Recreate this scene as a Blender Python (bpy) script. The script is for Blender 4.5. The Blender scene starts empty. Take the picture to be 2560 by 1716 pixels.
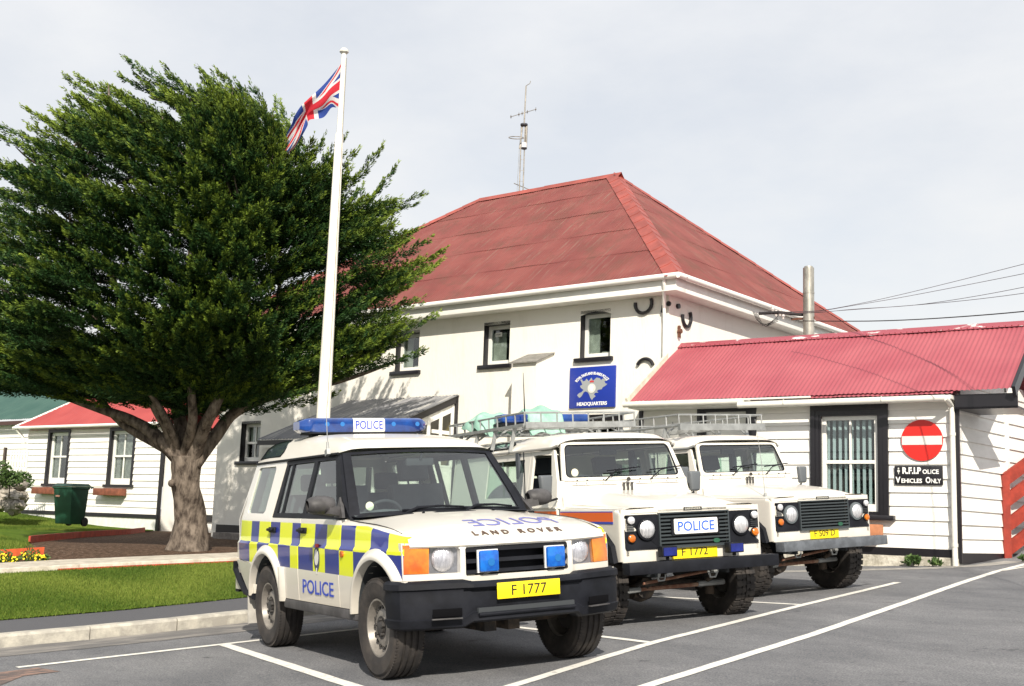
import bpy, bmesh, math, random
import numpy as np
from mathutils import Vector, Matrix
R = math.radians
sc = bpy.context.scene
col = sc.collection
random.seed(7)

# ---------------------------------------------------------------- camera
CAM = Vector((8.192, -4.418, 1.112))
YAW, PITCH, ROLL, FPX = R(150.729), R(8.573), R(1.930), 2952.6
cf = Vector((math.cos(YAW)*math.cos(PITCH), math.sin(YAW)*math.cos(PITCH), math.sin(PITCH)))
cr0 = Vector((math.sin(YAW), -math.cos(YAW), 0)); cu0 = cr0.cross(cf)
cr = cr0*math.cos(ROLL) + cu0*math.sin(ROLL); cu = -cr0*math.sin(ROLL) + cu0*math.cos(ROLL)
cam = bpy.data.cameras.new('camera'); cam.lens = FPX*36/2560; cam.sensor_width = 36; cam.clip_end = 3000
co = bpy.data.objects.new('camera', cam); col.objects.link(co)
co.matrix_world = Matrix.Translation(CAM) @ Matrix((cr, cu, -cf)).transposed().to_4x4()
sc.camera = co

# ---------------------------------------------------------------- sky, sun, exposure
SUN_EL, SUN_AZ = R(35), R(-25)          # azimuth from +x towards +y
w = bpy.data.worlds.new('World'); sc.world = w; w.use_nodes = True
nt = w.node_tree; nt.nodes.clear()
def N(nt, t, **k):
    n = nt.nodes.new(t)
    for a, v in k.items(): setattr(n, a, v)
    return n
out = N(nt, 'ShaderNodeOutputWorld'); b1 = N(nt, 'ShaderNodeBackground'); b2 = N(nt, 'ShaderNodeBackground')
sky = N(nt, 'ShaderNodeTexSky', sky_type='NISHITA'); sky.sun_disc = False
sky.sun_elevation = SUN_EL; sky.sun_rotation = R(90) - SUN_AZ; sky.air_density = 1; sky.dust_density = 1.2
nt.links.new(sky.outputs[0], b1.inputs[0]); b1.inputs[1].default_value = .10
tc = N(nt, 'ShaderNodeTexCoord'); mp = N(nt, 'ShaderNodeMapping'); mp.inputs['Scale'].default_value = (1, 1.5, 3.2); mp.inputs['Rotation'].default_value = (.1, .25, .4)
nz = N(nt, 'ShaderNodeTexNoise'); nz.inputs['Scale'].default_value = 1.9; nz.inputs['Detail'].default_value = 8; nz.inputs['Roughness'].default_value = .58
rp = N(nt, 'ShaderNodeValToRGB'); rp.color_ramp.elements[0].position = .33; rp.color_ramp.elements[1].position = .68
rp.color_ramp.elements[0].color = (.72, .72, .72, 1); rp.color_ramp.elements[1].color = (1, 1, 1, 1)
nt.links.new(tc.outputs['Generated'], mp.inputs[0]); nt.links.new(mp.outputs[0], nz.inputs['Vector']); nt.links.new(nz.outputs[0], rp.inputs[0])
b2.inputs[0].default_value = (.79, .845, .92, 1)
# thin white cloud, denser towards the horizon
sx = N(nt, 'ShaderNodeSeparateXYZ'); nt.links.new(tc.outputs['Generated'], sx.inputs[0])
mr = N(nt, 'ShaderNodeMapRange'); mr.inputs[1].default_value = 0; mr.inputs[2].default_value = .45; mr.inputs[3].default_value = 1; mr.inputs[4].default_value = 0
nt.links.new(sx.outputs[2], mr.inputs[0])
cm = N(nt, 'ShaderNodeMix', data_type='RGBA'); cm.inputs[6].default_value = (.84, .855, .88, 1); cm.inputs[7].default_value = (.93, .915, .88, 1)
nt.links.new(mr.outputs[0], cm.inputs[0]); nt.links.new(cm.outputs[2], b2.inputs[0])
b2.inputs[1].default_value = .84
ms = N(nt, 'ShaderNodeMixShader'); nt.links.new(rp.outputs[0], ms.inputs[0]); nt.links.new(b1.outputs[0], ms.inputs[1]); nt.links.new(b2.outputs[0], ms.inputs[2])
nt.links.new(ms.outputs[0], out.inputs[0])
sl = bpy.data.lights.new('sun', 'SUN'); sl.energy = 4.9; sl.angle = R(.5); sl.color = (1, .925, .81)
so = bpy.data.objects.new('sun', sl); col.objects.link(so)
sd = Vector((math.cos(SUN_EL)*math.cos(SUN_AZ), math.cos(SUN_EL)*math.sin(SUN_AZ), math.sin(SUN_EL)))
so.rotation_mode = 'QUATERNION'; so.rotation_quaternion = sd.to_track_quat('Z', 'Y'); so.location = (10, -10, 20)
sc.view_settings.view_transform = 'Standard'; sc.view_settings.look = 'None'; sc.view_settings.gamma = 1
sc.view_settings.exposure = .36
sc.render.engine = 'CYCLES'; sc.cycles.max_bounces = 8; sc.cycles.transparent_max_bounces = 16
try: sc.cycles.use_denoising = True
except Exception: pass

# ---------------------------------------------------------------- materials
MATS = {}
def pbr(name, c, rough=.6, metal=0, var=0, vs=4, c2=None, bump=0, bs=60, coat=0, stretch=(1, 1, 1), ramp=(.42, .62), spec=.5, detail=6, trans=0, alpha=1):
    if name in MATS: return MATS[name]
    m = bpy.data.materials.new(name); m.use_nodes = True; t = m.node_tree; b = t.nodes['Principled BSDF']
    c = tuple(c)+(1,)
    b.inputs['Base Color'].default_value = c; b.inputs['Roughness'].default_value = rough; b.inputs['Metallic'].default_value = metal
    b.inputs['Coat Weight'].default_value = coat; b.inputs['Coat Roughness'].default_value = .08; b.inputs['Specular IOR Level'].default_value = spec
    b.inputs['Transmission Weight'].default_value = trans; b.inputs['Alpha'].default_value = alpha
    tc = N(t, 'ShaderNodeTexCoord'); mp = N(t, 'ShaderNodeMapping'); mp.inputs['Scale'].default_value = stretch
    t.links.new(tc.outputs['Object'], mp.inputs[0])
    if var or c2:
        n = N(t, 'ShaderNodeTexNoise'); n.inputs['Scale'].default_value = vs; n.inputs['Detail'].default_value = detail; n.inputs['Roughness'].default_value = .65
        t.links.new(mp.outputs[0], n.inputs['Vector'])
        r = N(t, 'ShaderNodeValToRGB'); r.color_ramp.elements[0].position = ramp[0]; r.color_ramp.elements[1].position = ramp[1]
        if c2: a, z = c, tuple(c2)+(1,)
        else: a, z = tuple(x*(1-var) for x in c[:3])+(1,), tuple(min(1, x*(1+var)) for x in c[:3])+(1,)
        r.color_ramp.elements[0].color = a; r.color_ramp.elements[1].color = z
        t.links.new(n.outputs[0], r.inputs[0]); t.links.new(r.outputs[0], b.inputs['Base Color'])
    if bump:
        n2 = N(t, 'ShaderNodeTexNoise'); n2.inputs['Scale'].default_value = bs; n2.inputs['Detail'].default_value = 4
        t.links.new(mp.outputs[0], n2.inputs['Vector'])
        bp = N(t, 'ShaderNodeBump'); bp.inputs['Strength'].default_value = bump; bp.inputs['Distance'].default_value = .02
        t.links.new(n2.outputs[0], bp.inputs['Height']); t.links.new(bp.outputs[0], b.inputs['Normal'])
    MATS[name] = m
    return m
def glassmat(name, tint, refl=1.0, mixmin=.06):
    if name in MATS: return MATS[name]
    m = bpy.data.materials.new(name); m.use_nodes = True; t = m.node_tree; t.nodes.clear()
    o = N(t, 'ShaderNodeOutputMaterial'); tr = N(t, 'ShaderNodeBsdfTransparent'); gl = N(t, 'ShaderNodeBsdfGlossy'); mx = N(t, 'ShaderNodeMixShader')
    tr.inputs[0].default_value = tuple(tint)+(1,); gl.inputs['Roughness'].default_value = .02; gl.inputs[0].default_value = (refl, refl, refl, 1)
    fr = N(t, 'ShaderNodeLayerWeight'); pw = N(t, 'ShaderNodeMath', operation='POWER'); pw.inputs[1].default_value = 3.5; t.links.new(fr.outputs['Facing'], pw.inputs[0])
    ma = N(t, 'ShaderNodeMath', operation='MULTIPLY_ADD'); ma.inputs[1].default_value = .85; ma.inputs[2].default_value = mixmin
    t.links.new(pw.outputs[0], ma.inputs[0]); t.links.new(ma.outputs[0], mx.inputs[0]); t.links.new(tr.outputs[0], mx.inputs[1]); t.links.new(gl.outputs[0], mx.inputs[2]); t.links.new(mx.outputs[0], o.inputs[0])
    MATS[name] = m
    return m

# ---------------------------------------------------------------- mesh builder
def xyz(v): return Vector(v)
class MB:
    def __init__(s): s.v = []; s.f = []; s.m = []
    def add(s, vs, fs, m=0):
        o = len(s.v); s.v += [tuple(v) for v in vs]; s.f += [tuple(i+o for i in f) for f in fs]; s.m += [m]*len(fs); return s
    def box(s, lo, hi, m=0, M=None):
        x0, y0, z0 = lo; x1, y1, z1 = hi
        if x0 > x1: x0, x1 = x1, x0
        if y0 > y1: y0, y1 = y1, y0
        if z0 > z1: z0, z1 = z1, z0
        vs = [Vector(p) for p in ((x0,y0,z0),(x1,y0,z0),(x1,y1,z0),(x0,y1,z0),(x0,y0,z1),(x1,y0,z1),(x1,y1,z1),(x0,y1,z1))]
        if M is not None: vs = [M @ v for v in vs]
        return s.add(vs, [(0,3,2,1),(4,5,6,7),(0,1,5,4),(1,2,6,5),(2,3,7,6),(3,0,4,7)], m)
    def bar(s, a, b, w_, h_, m=0, up=(0, 0, 1)):
        a = Vector(a); b = Vector(b); d = b-a; L = d.length; d.normalize(); u = Vector(up)
        x = d.cross(u)
        if x.length < 1e-4: x = d.cross(Vector((1, 0, 0)))
        x.normalize(); u = x.cross(d)
        M = Matrix.Translation(a) @ Matrix((x, d, u)).transposed().to_4x4()
        return s.box((-w_/2, 0, -h_/2), (w_/2, L, h_/2), m, M)
    def ring(s, c, n, r, k, ph=0, ref=None):
        n = Vector(n).normalized(); a = Vector(ref) if ref else (Vector((0, 0, 1)) if abs(n.z) < .9 else Vector((1, 0, 0)))
        x = n.cross(a).normalized(); y = n.cross(x)
        return [Vector(c)+x*r*math.cos(ph+2*math.pi*i/k)+y*r*math.sin(ph+2*math.pi*i/k) for i in range(k)]
    def cyl(s, a, b, r0, r1=None, k=16, m=0, caps=True):
        r1 = r0 if r1 is None else r1; a = Vector(a); b = Vector(b)
        A = s.ring(a, b-a, r0, k); B = s.ring(b, b-a, r1, k)
        fs = [(i, i+k, (i+1) % k+k, (i+1) % k) for i in range(k)]
        if caps: fs += [tuple(range(k)), tuple(range(2*k-1, k-1, -1))]
        return s.add(A+B, fs, m)
    def tube(s, pts, r, k=8, m=0, closed=False, caps=True):
        pts = [Vector(p) for p in pts]; n = len(pts); rs = r if isinstance(r, (list, tuple)) else [r]*n
        vs = []; ref = None
        for i, p in enumerate(pts):
            if closed: t = pts[(i+1) % n]-pts[i-1]
            else: t = pts[min(i+1, n-1)]-pts[max(i-1, 0)]
            if t.length < 1e-9: t = Vector((0, 0, 1))
            t.normalize()
            if ref is None: ref = (Vector((0, 0, 1)) if abs(t.z) < .9 else Vector((1, 0, 0)))
            x = (ref-t*ref.dot(t)).normalized(); ref = x; y = t.cross(x)
            vs += [p+(x*math.cos(2*math.pi*j/k)+y*math.sin(2*math.pi*j/k))*rs[i] for j in range(k)]
        fs = []
        for i in range(n if closed else n-1):
            for j in range(k): fs.append((i*k+j, i*k+(j+1) % k, ((i+1) % n)*k+(j+1) % k, ((i+1) % n)*k+j))
        if caps and not closed: fs += [tuple(range(k-1, -1, -1)), tuple((n-1)*k+j for j in range(k))]
        return s.add(vs, fs, m)
    def lathe(s, prof, c=(0, 0, 0), axis=(0, 1, 0), k=48, m=0, closed=False):
        ax = Vector(axis).normalized(); a = Vector((0, 0, 1)) if abs(ax.z) < .9 else Vector((1, 0, 0))
        x = ax.cross(a).normalized(); y = ax.cross(x); c = Vector(c); vs = []
        for r, h in prof: vs += [c+ax*h+(x*math.cos(2*math.pi*i/k)+y*math.sin(2*math.pi*i/k))*r for i in range(k)]
        fs = []; n = len(prof)
        for i in range(n if closed else n-1):
            i2 = (i+1) % n
            for j in range(k): fs.append((i*k+j, i*k+(j+1) % k, i2*k+(j+1) % k, i2*k+j))
        return s.add(vs, fs, m)
    def grid(s, fn, us, vs_, m=0, flip=False):
        P = [fn(u, v) for v in vs_ for u in us]; n = len(us); fs = []
        for j in range(len(vs_)-1):
            for i in range(n-1):
                q = (j*n+i, j*n+i+1, (j+1)*n+i+1, (j+1)*n+i); fs.append(q[::-1] if flip else q)
        return s.add(P, fs, m)
    def prism(s, poly, fn, d0, d1, m=0):
        """poly of 2-D points; fn(u, v, d) -> 3-D; extruded from d0 to d1"""
        n = len(poly); A = [fn(u, v, d0) for u, v in poly]; B = [fn(u, v, d1) for u, v in poly]
        return s.add(A+B, [tuple(range(n-1, -1, -1)), tuple(range(n, 2*n))]+[(i, (i+1) % n, (i+1) % n+n, i+n) for i in range(n)], m)
    def panel(s, outline, fn, holes=(), us=(), vs_=(), rim=.03, m=0, out=(0, 0, 1), rimholes=True):
        """sheet with holes; fn(u, v, depth) -> point, depth > 0 goes inwards"""
        bm = bmesh.new()
        for L in [outline]+list(holes):
            vv = [bm.verts.new((p[0], p[1], 0)) for p in L]
            for i in range(len(vv)): bm.edges.new((vv[i], vv[(i+1) % len(vv)]))
        bmesh.ops.triangle_fill(bm, use_beauty=True, use_dissolve=False, edges=bm.edges[:])
        for u in us: bmesh.ops.bisect_plane(bm, geom=bm.verts[:]+bm.edges[:]+bm.faces[:], dist=1e-5, plane_co=(u, 0, 0), plane_no=(1, 0, 0))
        for v in vs_: bmesh.ops.bisect_plane(bm, geom=bm.verts[:]+bm.edges[:]+bm.faces[:], dist=1e-5, plane_co=(0, v, 0), plane_no=(0, 1, 0))
        for f in bm.faces:
            if f.normal.z < 0: f.normal_flip()
        bm.verts.index_update(); bm.normal_update()
        V = [fn(v.co.x, v.co.y, 0) for v in bm.verts]; F = [[v.index for v in f.verts] for f in bm.faces]
        nsum = Vector()
        for f in F: nsum += (Vector(V[f[1]])-Vector(V[f[0]])).cross(Vector(V[f[2]])-Vector(V[f[0]]))
        fl = nsum.dot(Vector(out)) < 0
        if rim:
            base = len(V); mp_ = {}
            for v in bm.verts:
                if any(e.is_boundary for e in v.link_edges): mp_[v.index] = base+len(mp_); V.append(fn(v.co.x, v.co.y, rim))
            for e in bm.edges:
                if e.is_boundary and len(e.link_loops):
                    l = e.link_loops[0]; a = l.vert.index; b = l.link_loop_next.vert.index
                    F.append([b, a, mp_[a], mp_[b]])
        bm.free()
        if fl: F = [f[::-1] for f in F]
        return s.add(V, F, m)
    def text(s, body, c, right, up, W_, H_, th=.004, bold=0, m=0, sp=1.0, warp=None):
        cu_ = bpy.data.curves.new('t', 'FONT'); cu_.body = body; cu_.size = 1; cu_.space_character = sp; cu_.offset = bold; cu_.resolution_u = 3
        o = bpy.data.objects.new('t', cu_); col.objects.link(o)
        dg = bpy.context.evaluated_depsgraph_get(); me = bpy.data.meshes.new_from_object(o.evaluated_get(dg))
        if warp:
            tb = bmesh.new(); tb.from_mesh(me); bmesh.ops.triangulate(tb, faces=tb.faces[:]); xs_ = [v.co.x for v in tb.verts]; ys_ = [v.co.y for v in tb.verts]
            for lo_, hi_, no_, k_ in ((min(xs_), max(xs_), (1, 0, 0), 28), (min(ys_), max(ys_), (0, 1, 0), 7)):
                for i in range(1, k_): c_ = lo_+(hi_-lo_)*i/k_; bmesh.ops.bisect_plane(tb, geom=tb.verts[:]+tb.edges[:]+tb.faces[:], dist=1e-5, plane_co=tuple(c_*q for q in no_), plane_no=no_)
            tb.to_mesh(me); tb.free()
        P = [v.co.copy() for v in me.vertices]; F = [tuple(p.vertices) for p in me.polygons]
        bpy.data.objects.remove(o); bpy.data.curves.remove(cu_); bpy.data.meshes.remove(me)
        x0 = min(p.x for p in P); x1 = max(p.x for p in P); y0 = min(p.y for p in P); y1 = max(p.y for p in P)
        c = Vector(c); r = Vector(right).normalized(); u = Vector(up).normalized(); n = r.cross(u)
        def T(p, d):
            a = ((p.x-x0)/(x1-x0)-.5)*W_; b = ((p.y-y0)/(y1-y0)-.5)*H_
            if warp: return warp(a, b, d)
            return c+r*a+u*b+n*d
        n0 = len(P); V = [T(p, th) for p in P]+[T(p, 0) for p in P]
        E = {}
        for f in F:
            for i in range(len(f)):
                a, b = f[i], f[(i+1) % len(f)]; k = (min(a, b), max(a, b)); E.setdefault(k, []).append((a, b))
        S = [(b, a, a+n0, b+n0) for k, l in E.items() if len(l) == 1 for a, b in l]
        return s.add(V, F+S, m)
    def xf(s, M): s.v = [tuple(M @ Vector(v)) for v in s.v]; return s
    def build(s, name, mats, parent=None, bevel=0, seg=2, ang=40, label=None, cat=None, group=None, kind=None, M=None, smooth=True):
        me = bpy.data.meshes.new(name)
        vs = s.v if M is None else [tuple(M @ Vector(v)) for v in s.v]
        me.from_pydata(vs, [], s.f)
        if not isinstance(mats, (list, tuple)): mats = [mats]
        for mm in mats: me.materials.append(mm)
        me.polygons.foreach_set('material_index', s.m)
        if bevel:
            bm = bmesh.new(); bm.from_mesh(me); bmesh.ops.remove_doubles(bm, verts=bm.verts, dist=1e-6)
            es = [e for e in bm.edges if len(e.link_faces) == 2 and e.calc_face_angle(0) > R(30)]
            bmesh.ops.bevel(bm, geom=es, offset=bevel, segments=seg, affect='EDGES', clamp_overlap=True, profile=.5); bm.to_mesh(me); bm.free()
        me.validate(); me.update()
        if smooth:
            me.polygons.foreach_set('use_smooth', [True]*len(me.polygons))
            me.set_sharp_from_angle(angle=R(ang))
        o = bpy.data.objects.new(name, me); col.objects.link(o)
        if parent is not None: o.parent = parent
        tag(o, label, cat, group, kind)
        return o
def tag(o, label=None, cat=None, group=None, kind=None):
    if label: o['label'] = label
    if cat: o['category'] = cat
    if group: o['group'] = group
    if kind: o['kind'] = kind
    return o
def empty(name, M, label=None, cat=None, group=None, kind=None, parent=None):
    o = bpy.data.objects.new(name, None); col.objects.link(o); o.empty_display_size = .2
    if parent: o.parent = parent; 
    if isinstance(M, Matrix): o.matrix_world = M
    else: o.location = M
    return tag(o, label, cat, group, kind)
def rot_frame(org, ang): return Matrix.Translation(Vector(org)) @ Matrix.Rotation(R(ang), 4, 'Z')
def lin(a, b, n): return [a+(b-a)*i/(n-1) for i in range(n)]
def copy_tree(o, parent=None):
    c = o.copy(); col.objects.link(c)
    if parent: c.parent = parent
    for ch in [x for x in list(bpy.data.objects) if x.parent is o]: copy_tree(ch, c)
    return c
def smooth01(t): t = max(0, min(1, t)); return t*t*(3-2*t)
def interp(x, pts):
    if x <= pts[0][0]: return pts[0][1]
    for (a, b), (c, d) in zip(pts, pts[1:]):
        if x <= c: return b+(d-b)*(x-a)/(c-a)
    return pts[-1][1]
def sinterp(x, pts):   # Catmull-Rom
    n = len(pts)
    if x <= pts[0][0]: return pts[0][1]
    if x >= pts[-1][0]: return pts[-1][1]
    for i in range(n-1):
        if x <= pts[i+1][0]: break
    x0, y0 = pts[i]; x1, y1 = pts[i+1]; h = x1-x0; t = (x-x0)/h
    m0 = (y1-pts[i-1][1])/(x1-pts[i-1][0]) if i > 0 else (y1-y0)/h
    m1 = (pts[i+2][1]-y0)/(pts[i+2][0]-x0) if i < n-2 else (y1-y0)/h
    return (2*t**3-3*t*t+1)*y0+(t**3-2*t*t+t)*h*m0+(-2*t**3+3*t*t)*y1+(t**3-t*t)*h*m1
# ---------------------------------------------------------------- terrain
def sclamp(v, a):
    s = 1 if v >= 0 else -1; v = abs(v)
    return s*(v if v < a else a+(1-math.exp(-(v-a)/10))*10)
def G(x, y): return .0150*sclamp(x, 25)+.0711*sclamp(y, 13)
KERB = [(-40, -3.6), (-9, -4.42), (-3, -4.52), (-1.5, -4.60), (-.4, -4.86), (1.2, -5.35), (4, -6.3), (6.6, -7.8), (7.6, -9.0), (12, -14)]
def xk(y): return interp(y, KERB)
def xlawn(y): return xk(y)-1.42
X2, X3 = -10.4, -11.85
def zk(y): return G(-4.7, y)+.125
def zlawn(x, y): return zk(y)+.05*max(0, xlawn(y)-x)
def z2(x, y): return .40+.006*(-x-12)+.30*smooth01((-x-27)/6)*smooth01((4-y)/4)
def zpath(y): return zlawn(X2, y)+.085
def Hg(x, y):
    if x > xk(y): return G(x, y)
    if x > xlawn(y): return zk(y)
    if x > X2: return zlawn(x, y)
    if x > X3: return zpath(y)
    t = smooth01((X3-x)/2.6); return (zpath(y)-.05)*(1-t)+z2(x, y)*t
M_asph = pbr('asphalt', (.108, .114, .128), .95, spec=.2, c2=(.255, .255, .262), vs=75, ramp=(.36, .66), bump=.6, bs=160, detail=5)
def add_spots(m, scale, lo, hi, col_, stretch=(1, 1, 1)):
    t = m.node_tree; b = t.nodes['Principled BSDF']; src = b.inputs['Base Color'].links[0].from_socket
    tc = N(t, 'ShaderNodeTexCoord'); mp = N(t, 'ShaderNodeMapping'); mp.inputs['Scale'].default_value = stretch; mp.inputs['Location'].default_value = (3.3, 7.1, 1.9)
    n = N(t, 'ShaderNodeTexNoise'); n.inputs['Scale'].default_value = scale; n.inputs['Detail'].default_value = 7; n.inputs['Roughness'].default_value = .72
    r = N(t, 'ShaderNodeValToRGB'); r.color_ramp.elements[0].position = lo; r.color_ramp.elements[1].position = hi; r.color_ramp.elements[0].color = (0, 0, 0, 1); r.color_ramp.elements[1].color = (1, 1, 1, 1)
    mx = N(t, 'ShaderNodeMix', data_type='RGBA'); mx.inputs[7].default_value = col_+(1,)
    t.links.new(tc.outputs['Object'], mp.inputs[0]); t.links.new(mp.outputs[0], n.inputs['Vector']); t.links.new(n.outputs[0], r.inputs[0])
    t.links.new(src, mx.inputs[6]); t.links.new(r.outputs[0], mx.inputs[0]); t.links.new(mx.outputs[2], b.inputs['Base Color'])
def asph_large(m):
    t = m.node_tree; b = t.nodes['Principled BSDF']; src = b.inputs['Base Color'].links[0].from_socket
    tc = N(t, 'ShaderNodeTexCoord'); mp = N(t, 'ShaderNodeMapping'); mp.inputs['Scale'].default_value = (.5, 1.1, 1)
    n = N(t, 'ShaderNodeTexNoise'); n.inputs['Scale'].default_value = 1.1; n.inputs['Detail'].default_value = 5; n.inputs['Roughness'].default_value = .7
    r = N(t, 'ShaderNodeValToRGB'); r.color_ramp.elements[0].position = .35; r.color_ramp.elements[1].position = .7
    r.color_ramp.elements[0].color = (.80, .80, .80, 1); r.color_ramp.elements[1].color = (1.28, 1.26, 1.22, 1)
    mx = N(t, 'ShaderNodeMix', data_type='RGBA', blend_type='MULTIPLY'); mx.inputs[0].default_value = 1
    t.links.new(tc.outputs['Object'], mp.inputs[0]); t.links.new(mp.outputs[0], n.inputs['Vector']); t.links.new(n.outputs[0], r.inputs[0])
    t.links.new(src, mx.inputs[6]); t.links.new(r.outputs[0], mx.inputs[7]); t.links.new(mx.outputs[2], b.inputs['Base Color'])
asph_large(M_asph); add_spots(M_asph, 1.6, .62, .70, (.075, .075, .08)); add_spots(M_asph, 26, .70, .74, (.42, .41, .38))
M_path = pbr('path_asphalt', (.075, .076, .086), .9, spec=.2, c2=(.12, .12, .125), vs=120, ramp=(.3, .7), bump=.3, bs=200)
M_kerb = pbr('kerb_concrete', (.33, .31, .27), .85, c2=(.50, .47, .40), vs=6, bump=.4, bs=90)
M_conc = pbr('pale_concrete', (.42, .38, .31), .85, c2=(.60, .55, .46), vs=5, bump=.3, bs=80)
M_grass = pbr('grass', (.055, .105, .008), .95, spec=.08, c2=(.115, .175, .018), vs=2.2, ramp=(.3, .7), bump=.8, bs=120, stretch=(.5, 1.6, 1))
M_soil = pbr('soil', (.055, .034, .022), .97, spec=.1, c2=(.15, .10, .07), vs=14, bump=1, bs=30)
add_spots(M_soil, 22, .63, .67, (.42, .37, .30))
M_line = pbr('road_paint', (.33, .32, .30), .85, c2=(.72, .70, .64), vs=16, ramp=(.30, .44), bump=.2, bs=150)
M_red = pbr('red_board', (.42, .045, .018), .6, var=.2, vs=6)

def coords(a, b, fine0, fine1, step):
    L = []; x = fine0
    while x <= fine1+1e-6: L.append(x); x += step
    d = step; x = fine1
    while x < b: d *= 1.5; x += d; L.append(min(x, b))
    d = step; x = fine0
    while x > a: d *= 1.5; x -= d; L.insert(0, max(x, a))
    return L
mb = MB()
def gfn(x, y):
    z = G(x, y)
    if x < xk(min(y, 7.6))-.1 and y < 9: z -= .5*smooth01((xk(min(y, 7.6))-.1-x)/.5)
    return (x, y, z)
mb.grid(gfn, coords(-1500, 1500, -12, 12, .6), coords(-1500, 1500, -12, 16, .6)); mb.build('road', M_asph, kind='structure')
# footpath, lawn, raised concrete path, bed and back lawn
ys = lin(-12, 8, 61)
def strip(name, fa, fb, n, zf, mat_, ys=ys, side=None, **k):
    m = MB(); m.grid(lambda t, y: ((lambda x: (x, y, zf(x, y)))(fa(y)+(fb(y)-fa(y))*t)), lin(0, 1, n), ys, flip=True)
    return m.build(name, mat_, **k)
strip('footpath', lambda y: xk(y)-.148, lambda y: xlawn(y)-.02, 6, lambda x, y: zk(y), M_path, kind='structure')
strip("lawn", xlawn, lambda y: X2+.01, 20, lambda x, y: zlawn(x, y)+.012, M_grass, kind='structure')
strip('garden_soil', lambda y: X3, lambda y: -70, 60, lambda x, y: Hg(x-.001, y), M_soil, ys=lin(-12, 12, 61), kind='structure')
# back lawn, edged by red boards
LB = [(-12.2, -9), (-12.3, -3.4), (-12.45, -1.75), (-13.2, -1.65), (-15.5, -1.2), (-19, .2), (-23.0, 2.15), (-25.6, 3.1)]
def zb(x, y): return Hg(x, y)+.03
M = MB()
bm = bmesh.new()
poly = [(-70, -9)]+LB+[(-26.4, 3.6), (-70, 3.6)]
mbb = MB(); mbb.panel(poly, lambda u, v, d: Vector((u, v, zb(u, v)-d)), us=lin(-69, -12.5, 48), vs_=lin(-8.5, 3.4, 18), rim=0, out=(0, 0, 1)); mbb.build('back_lawn', M_grass, kind='structure')
# kerb stones
mb = MB(); y = -12
while y < 7.4:
    L = .905; a = Vector((xk(y), y, 0)); b = Vector((xk(y+L), y+L, 0)); d = (b-a).normalized(); n = Vector((-d.y, d.x, 0)); b = a+d*(L-.008)
    prof = [(0, -.2), (0, .1), (.02, .125), (.15, .127), (.15, -.2)]
    vs = []
    for p, yy in ((a, y), (b, y+L)):
        for o_, z in prof: q = p+n*o_; vs.append((q.x, q.y, G(p.x, p.y)+z))
    mb.add(vs, [(0, 1, 2, 3, 4), (9, 8, 7, 6, 5)]+[(i, (i+1) % 5, (i+1) % 5+5, i+5) for i in range(5)]); y += L
mb.build('kerb', M_kerb, kind='structure', smooth=False)
mb = MB(); y = -12
while y < 6:
    L = 1.8
    for ly in (0,):
        vs = []
        for yy in (y, y+L-.006):
            for x, z in ((X2, zlawn(X2, yy)-.1), (X2, zpath(yy)-.012), (X2-.025, zpath(yy)), (X3, zpath(yy)+.004), (X3, zpath(yy)-.2)): vs.append((x, yy, z))
        mb.add(vs, [(0, 1, 2, 3, 4), (9, 8, 7, 6, 5)]+[(i, (i+1) % 5, (i+1) % 5+5, i+5) for i in range(5)])
    y += L
mb.build('concrete_path', M_conc, kind='structure', smooth=False)
mb = MB(); mb.grid(lambda t, y: (X2+.012+.02*t, y, zlawn(X2, y)+(.0 if t < .5 else .0)+.035), [0, 1], lin(-1.5, 6, 20)); mb.grid(lambda t, y: (X2+.032, y, zlawn(X2, y)-.02+.055*t), [0, 1], lin(-1.5, 6, 20))
tag(mb.build('edging_strip', M_red), 'thin orange-red strip along the foot of the pale concrete path', 'edging')
# white bay markings
def ribbon(mbx, pts, wd, dz=.005, zf=G):
    P = [Vector((p[0], p[1], 0)) for p in pts]; Q = [P[0]]
    for a, b in zip(P, P[1:]):
        n = max(1, int((b-a).length/.25)); Q += [a+(b-a)*i/n for i in range(1, n+1)]
    vs = []
    for i, p in enumerate(Q):
        d = (Q[min(i+1, len(Q)-1)]-Q[max(i-1, 0)]).normalized(); n = Vector((-d.y, d.x, 0))
        for s in (-1, 1): q = p+n*s*wd/2*(1+.06*math.sin(i*2.3+s)); vs.append((q.x, q.y, zf(q.x, q.y)+dz))
    mbx.add(vs, [(2*i+2, 2*i+3, 2*i+1, 2*i) for i in range(len(Q)-1)])
for pts, wd in (([(1.35, -.95), (.27, .91), (-.23, 1.80), (-1.63, 4.84), (-2.82, 7.56)], .10), ([(2.7, -1.9), (1.577, .411), (.328, 3.10), (-1.0, 5.72), (-2.17, 8.0), (-3.0, 9.7), (-3.75, 11.5), (-4.4, 13.4)], .11),
           ([(-3.00, 9.8), (-3.2, 10.5), (-3.45, 11.5), (-3.8, 12.8)], .07),
           ([(-1.66, 4.80), (-3.95, 4.34), (-5.4, 4.1)], .085), ([(-.26, 1.76), (-.918, 1.70), (-4.3, 1.25)], .085), ([(1.9, -1.12), (-3.0, -1.12)], .11), ([(-2.78, -2.95), (-3.05, -1.12), (-3.28, .5), (-3.5, 2.0)], .10)):
    m = MB(); ribbon(m, pts, wd); m.build('road_marking', M_line, kind='structure')
m = MB(); ribbon(m, [(-6.4, 7.1), (-5.6, 8.1), (-4.9, 8.9), (-4.2, 9.75), (-3.95, 10.6), (-4.1, 11.5)], .34, .003); m.build('gutter_strip', pbr('worn_strip', (.26, .25, .23), .9, c2=(.38, .36, .33), vs=7, bump=.4, bs=120), kind='structure')
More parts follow.
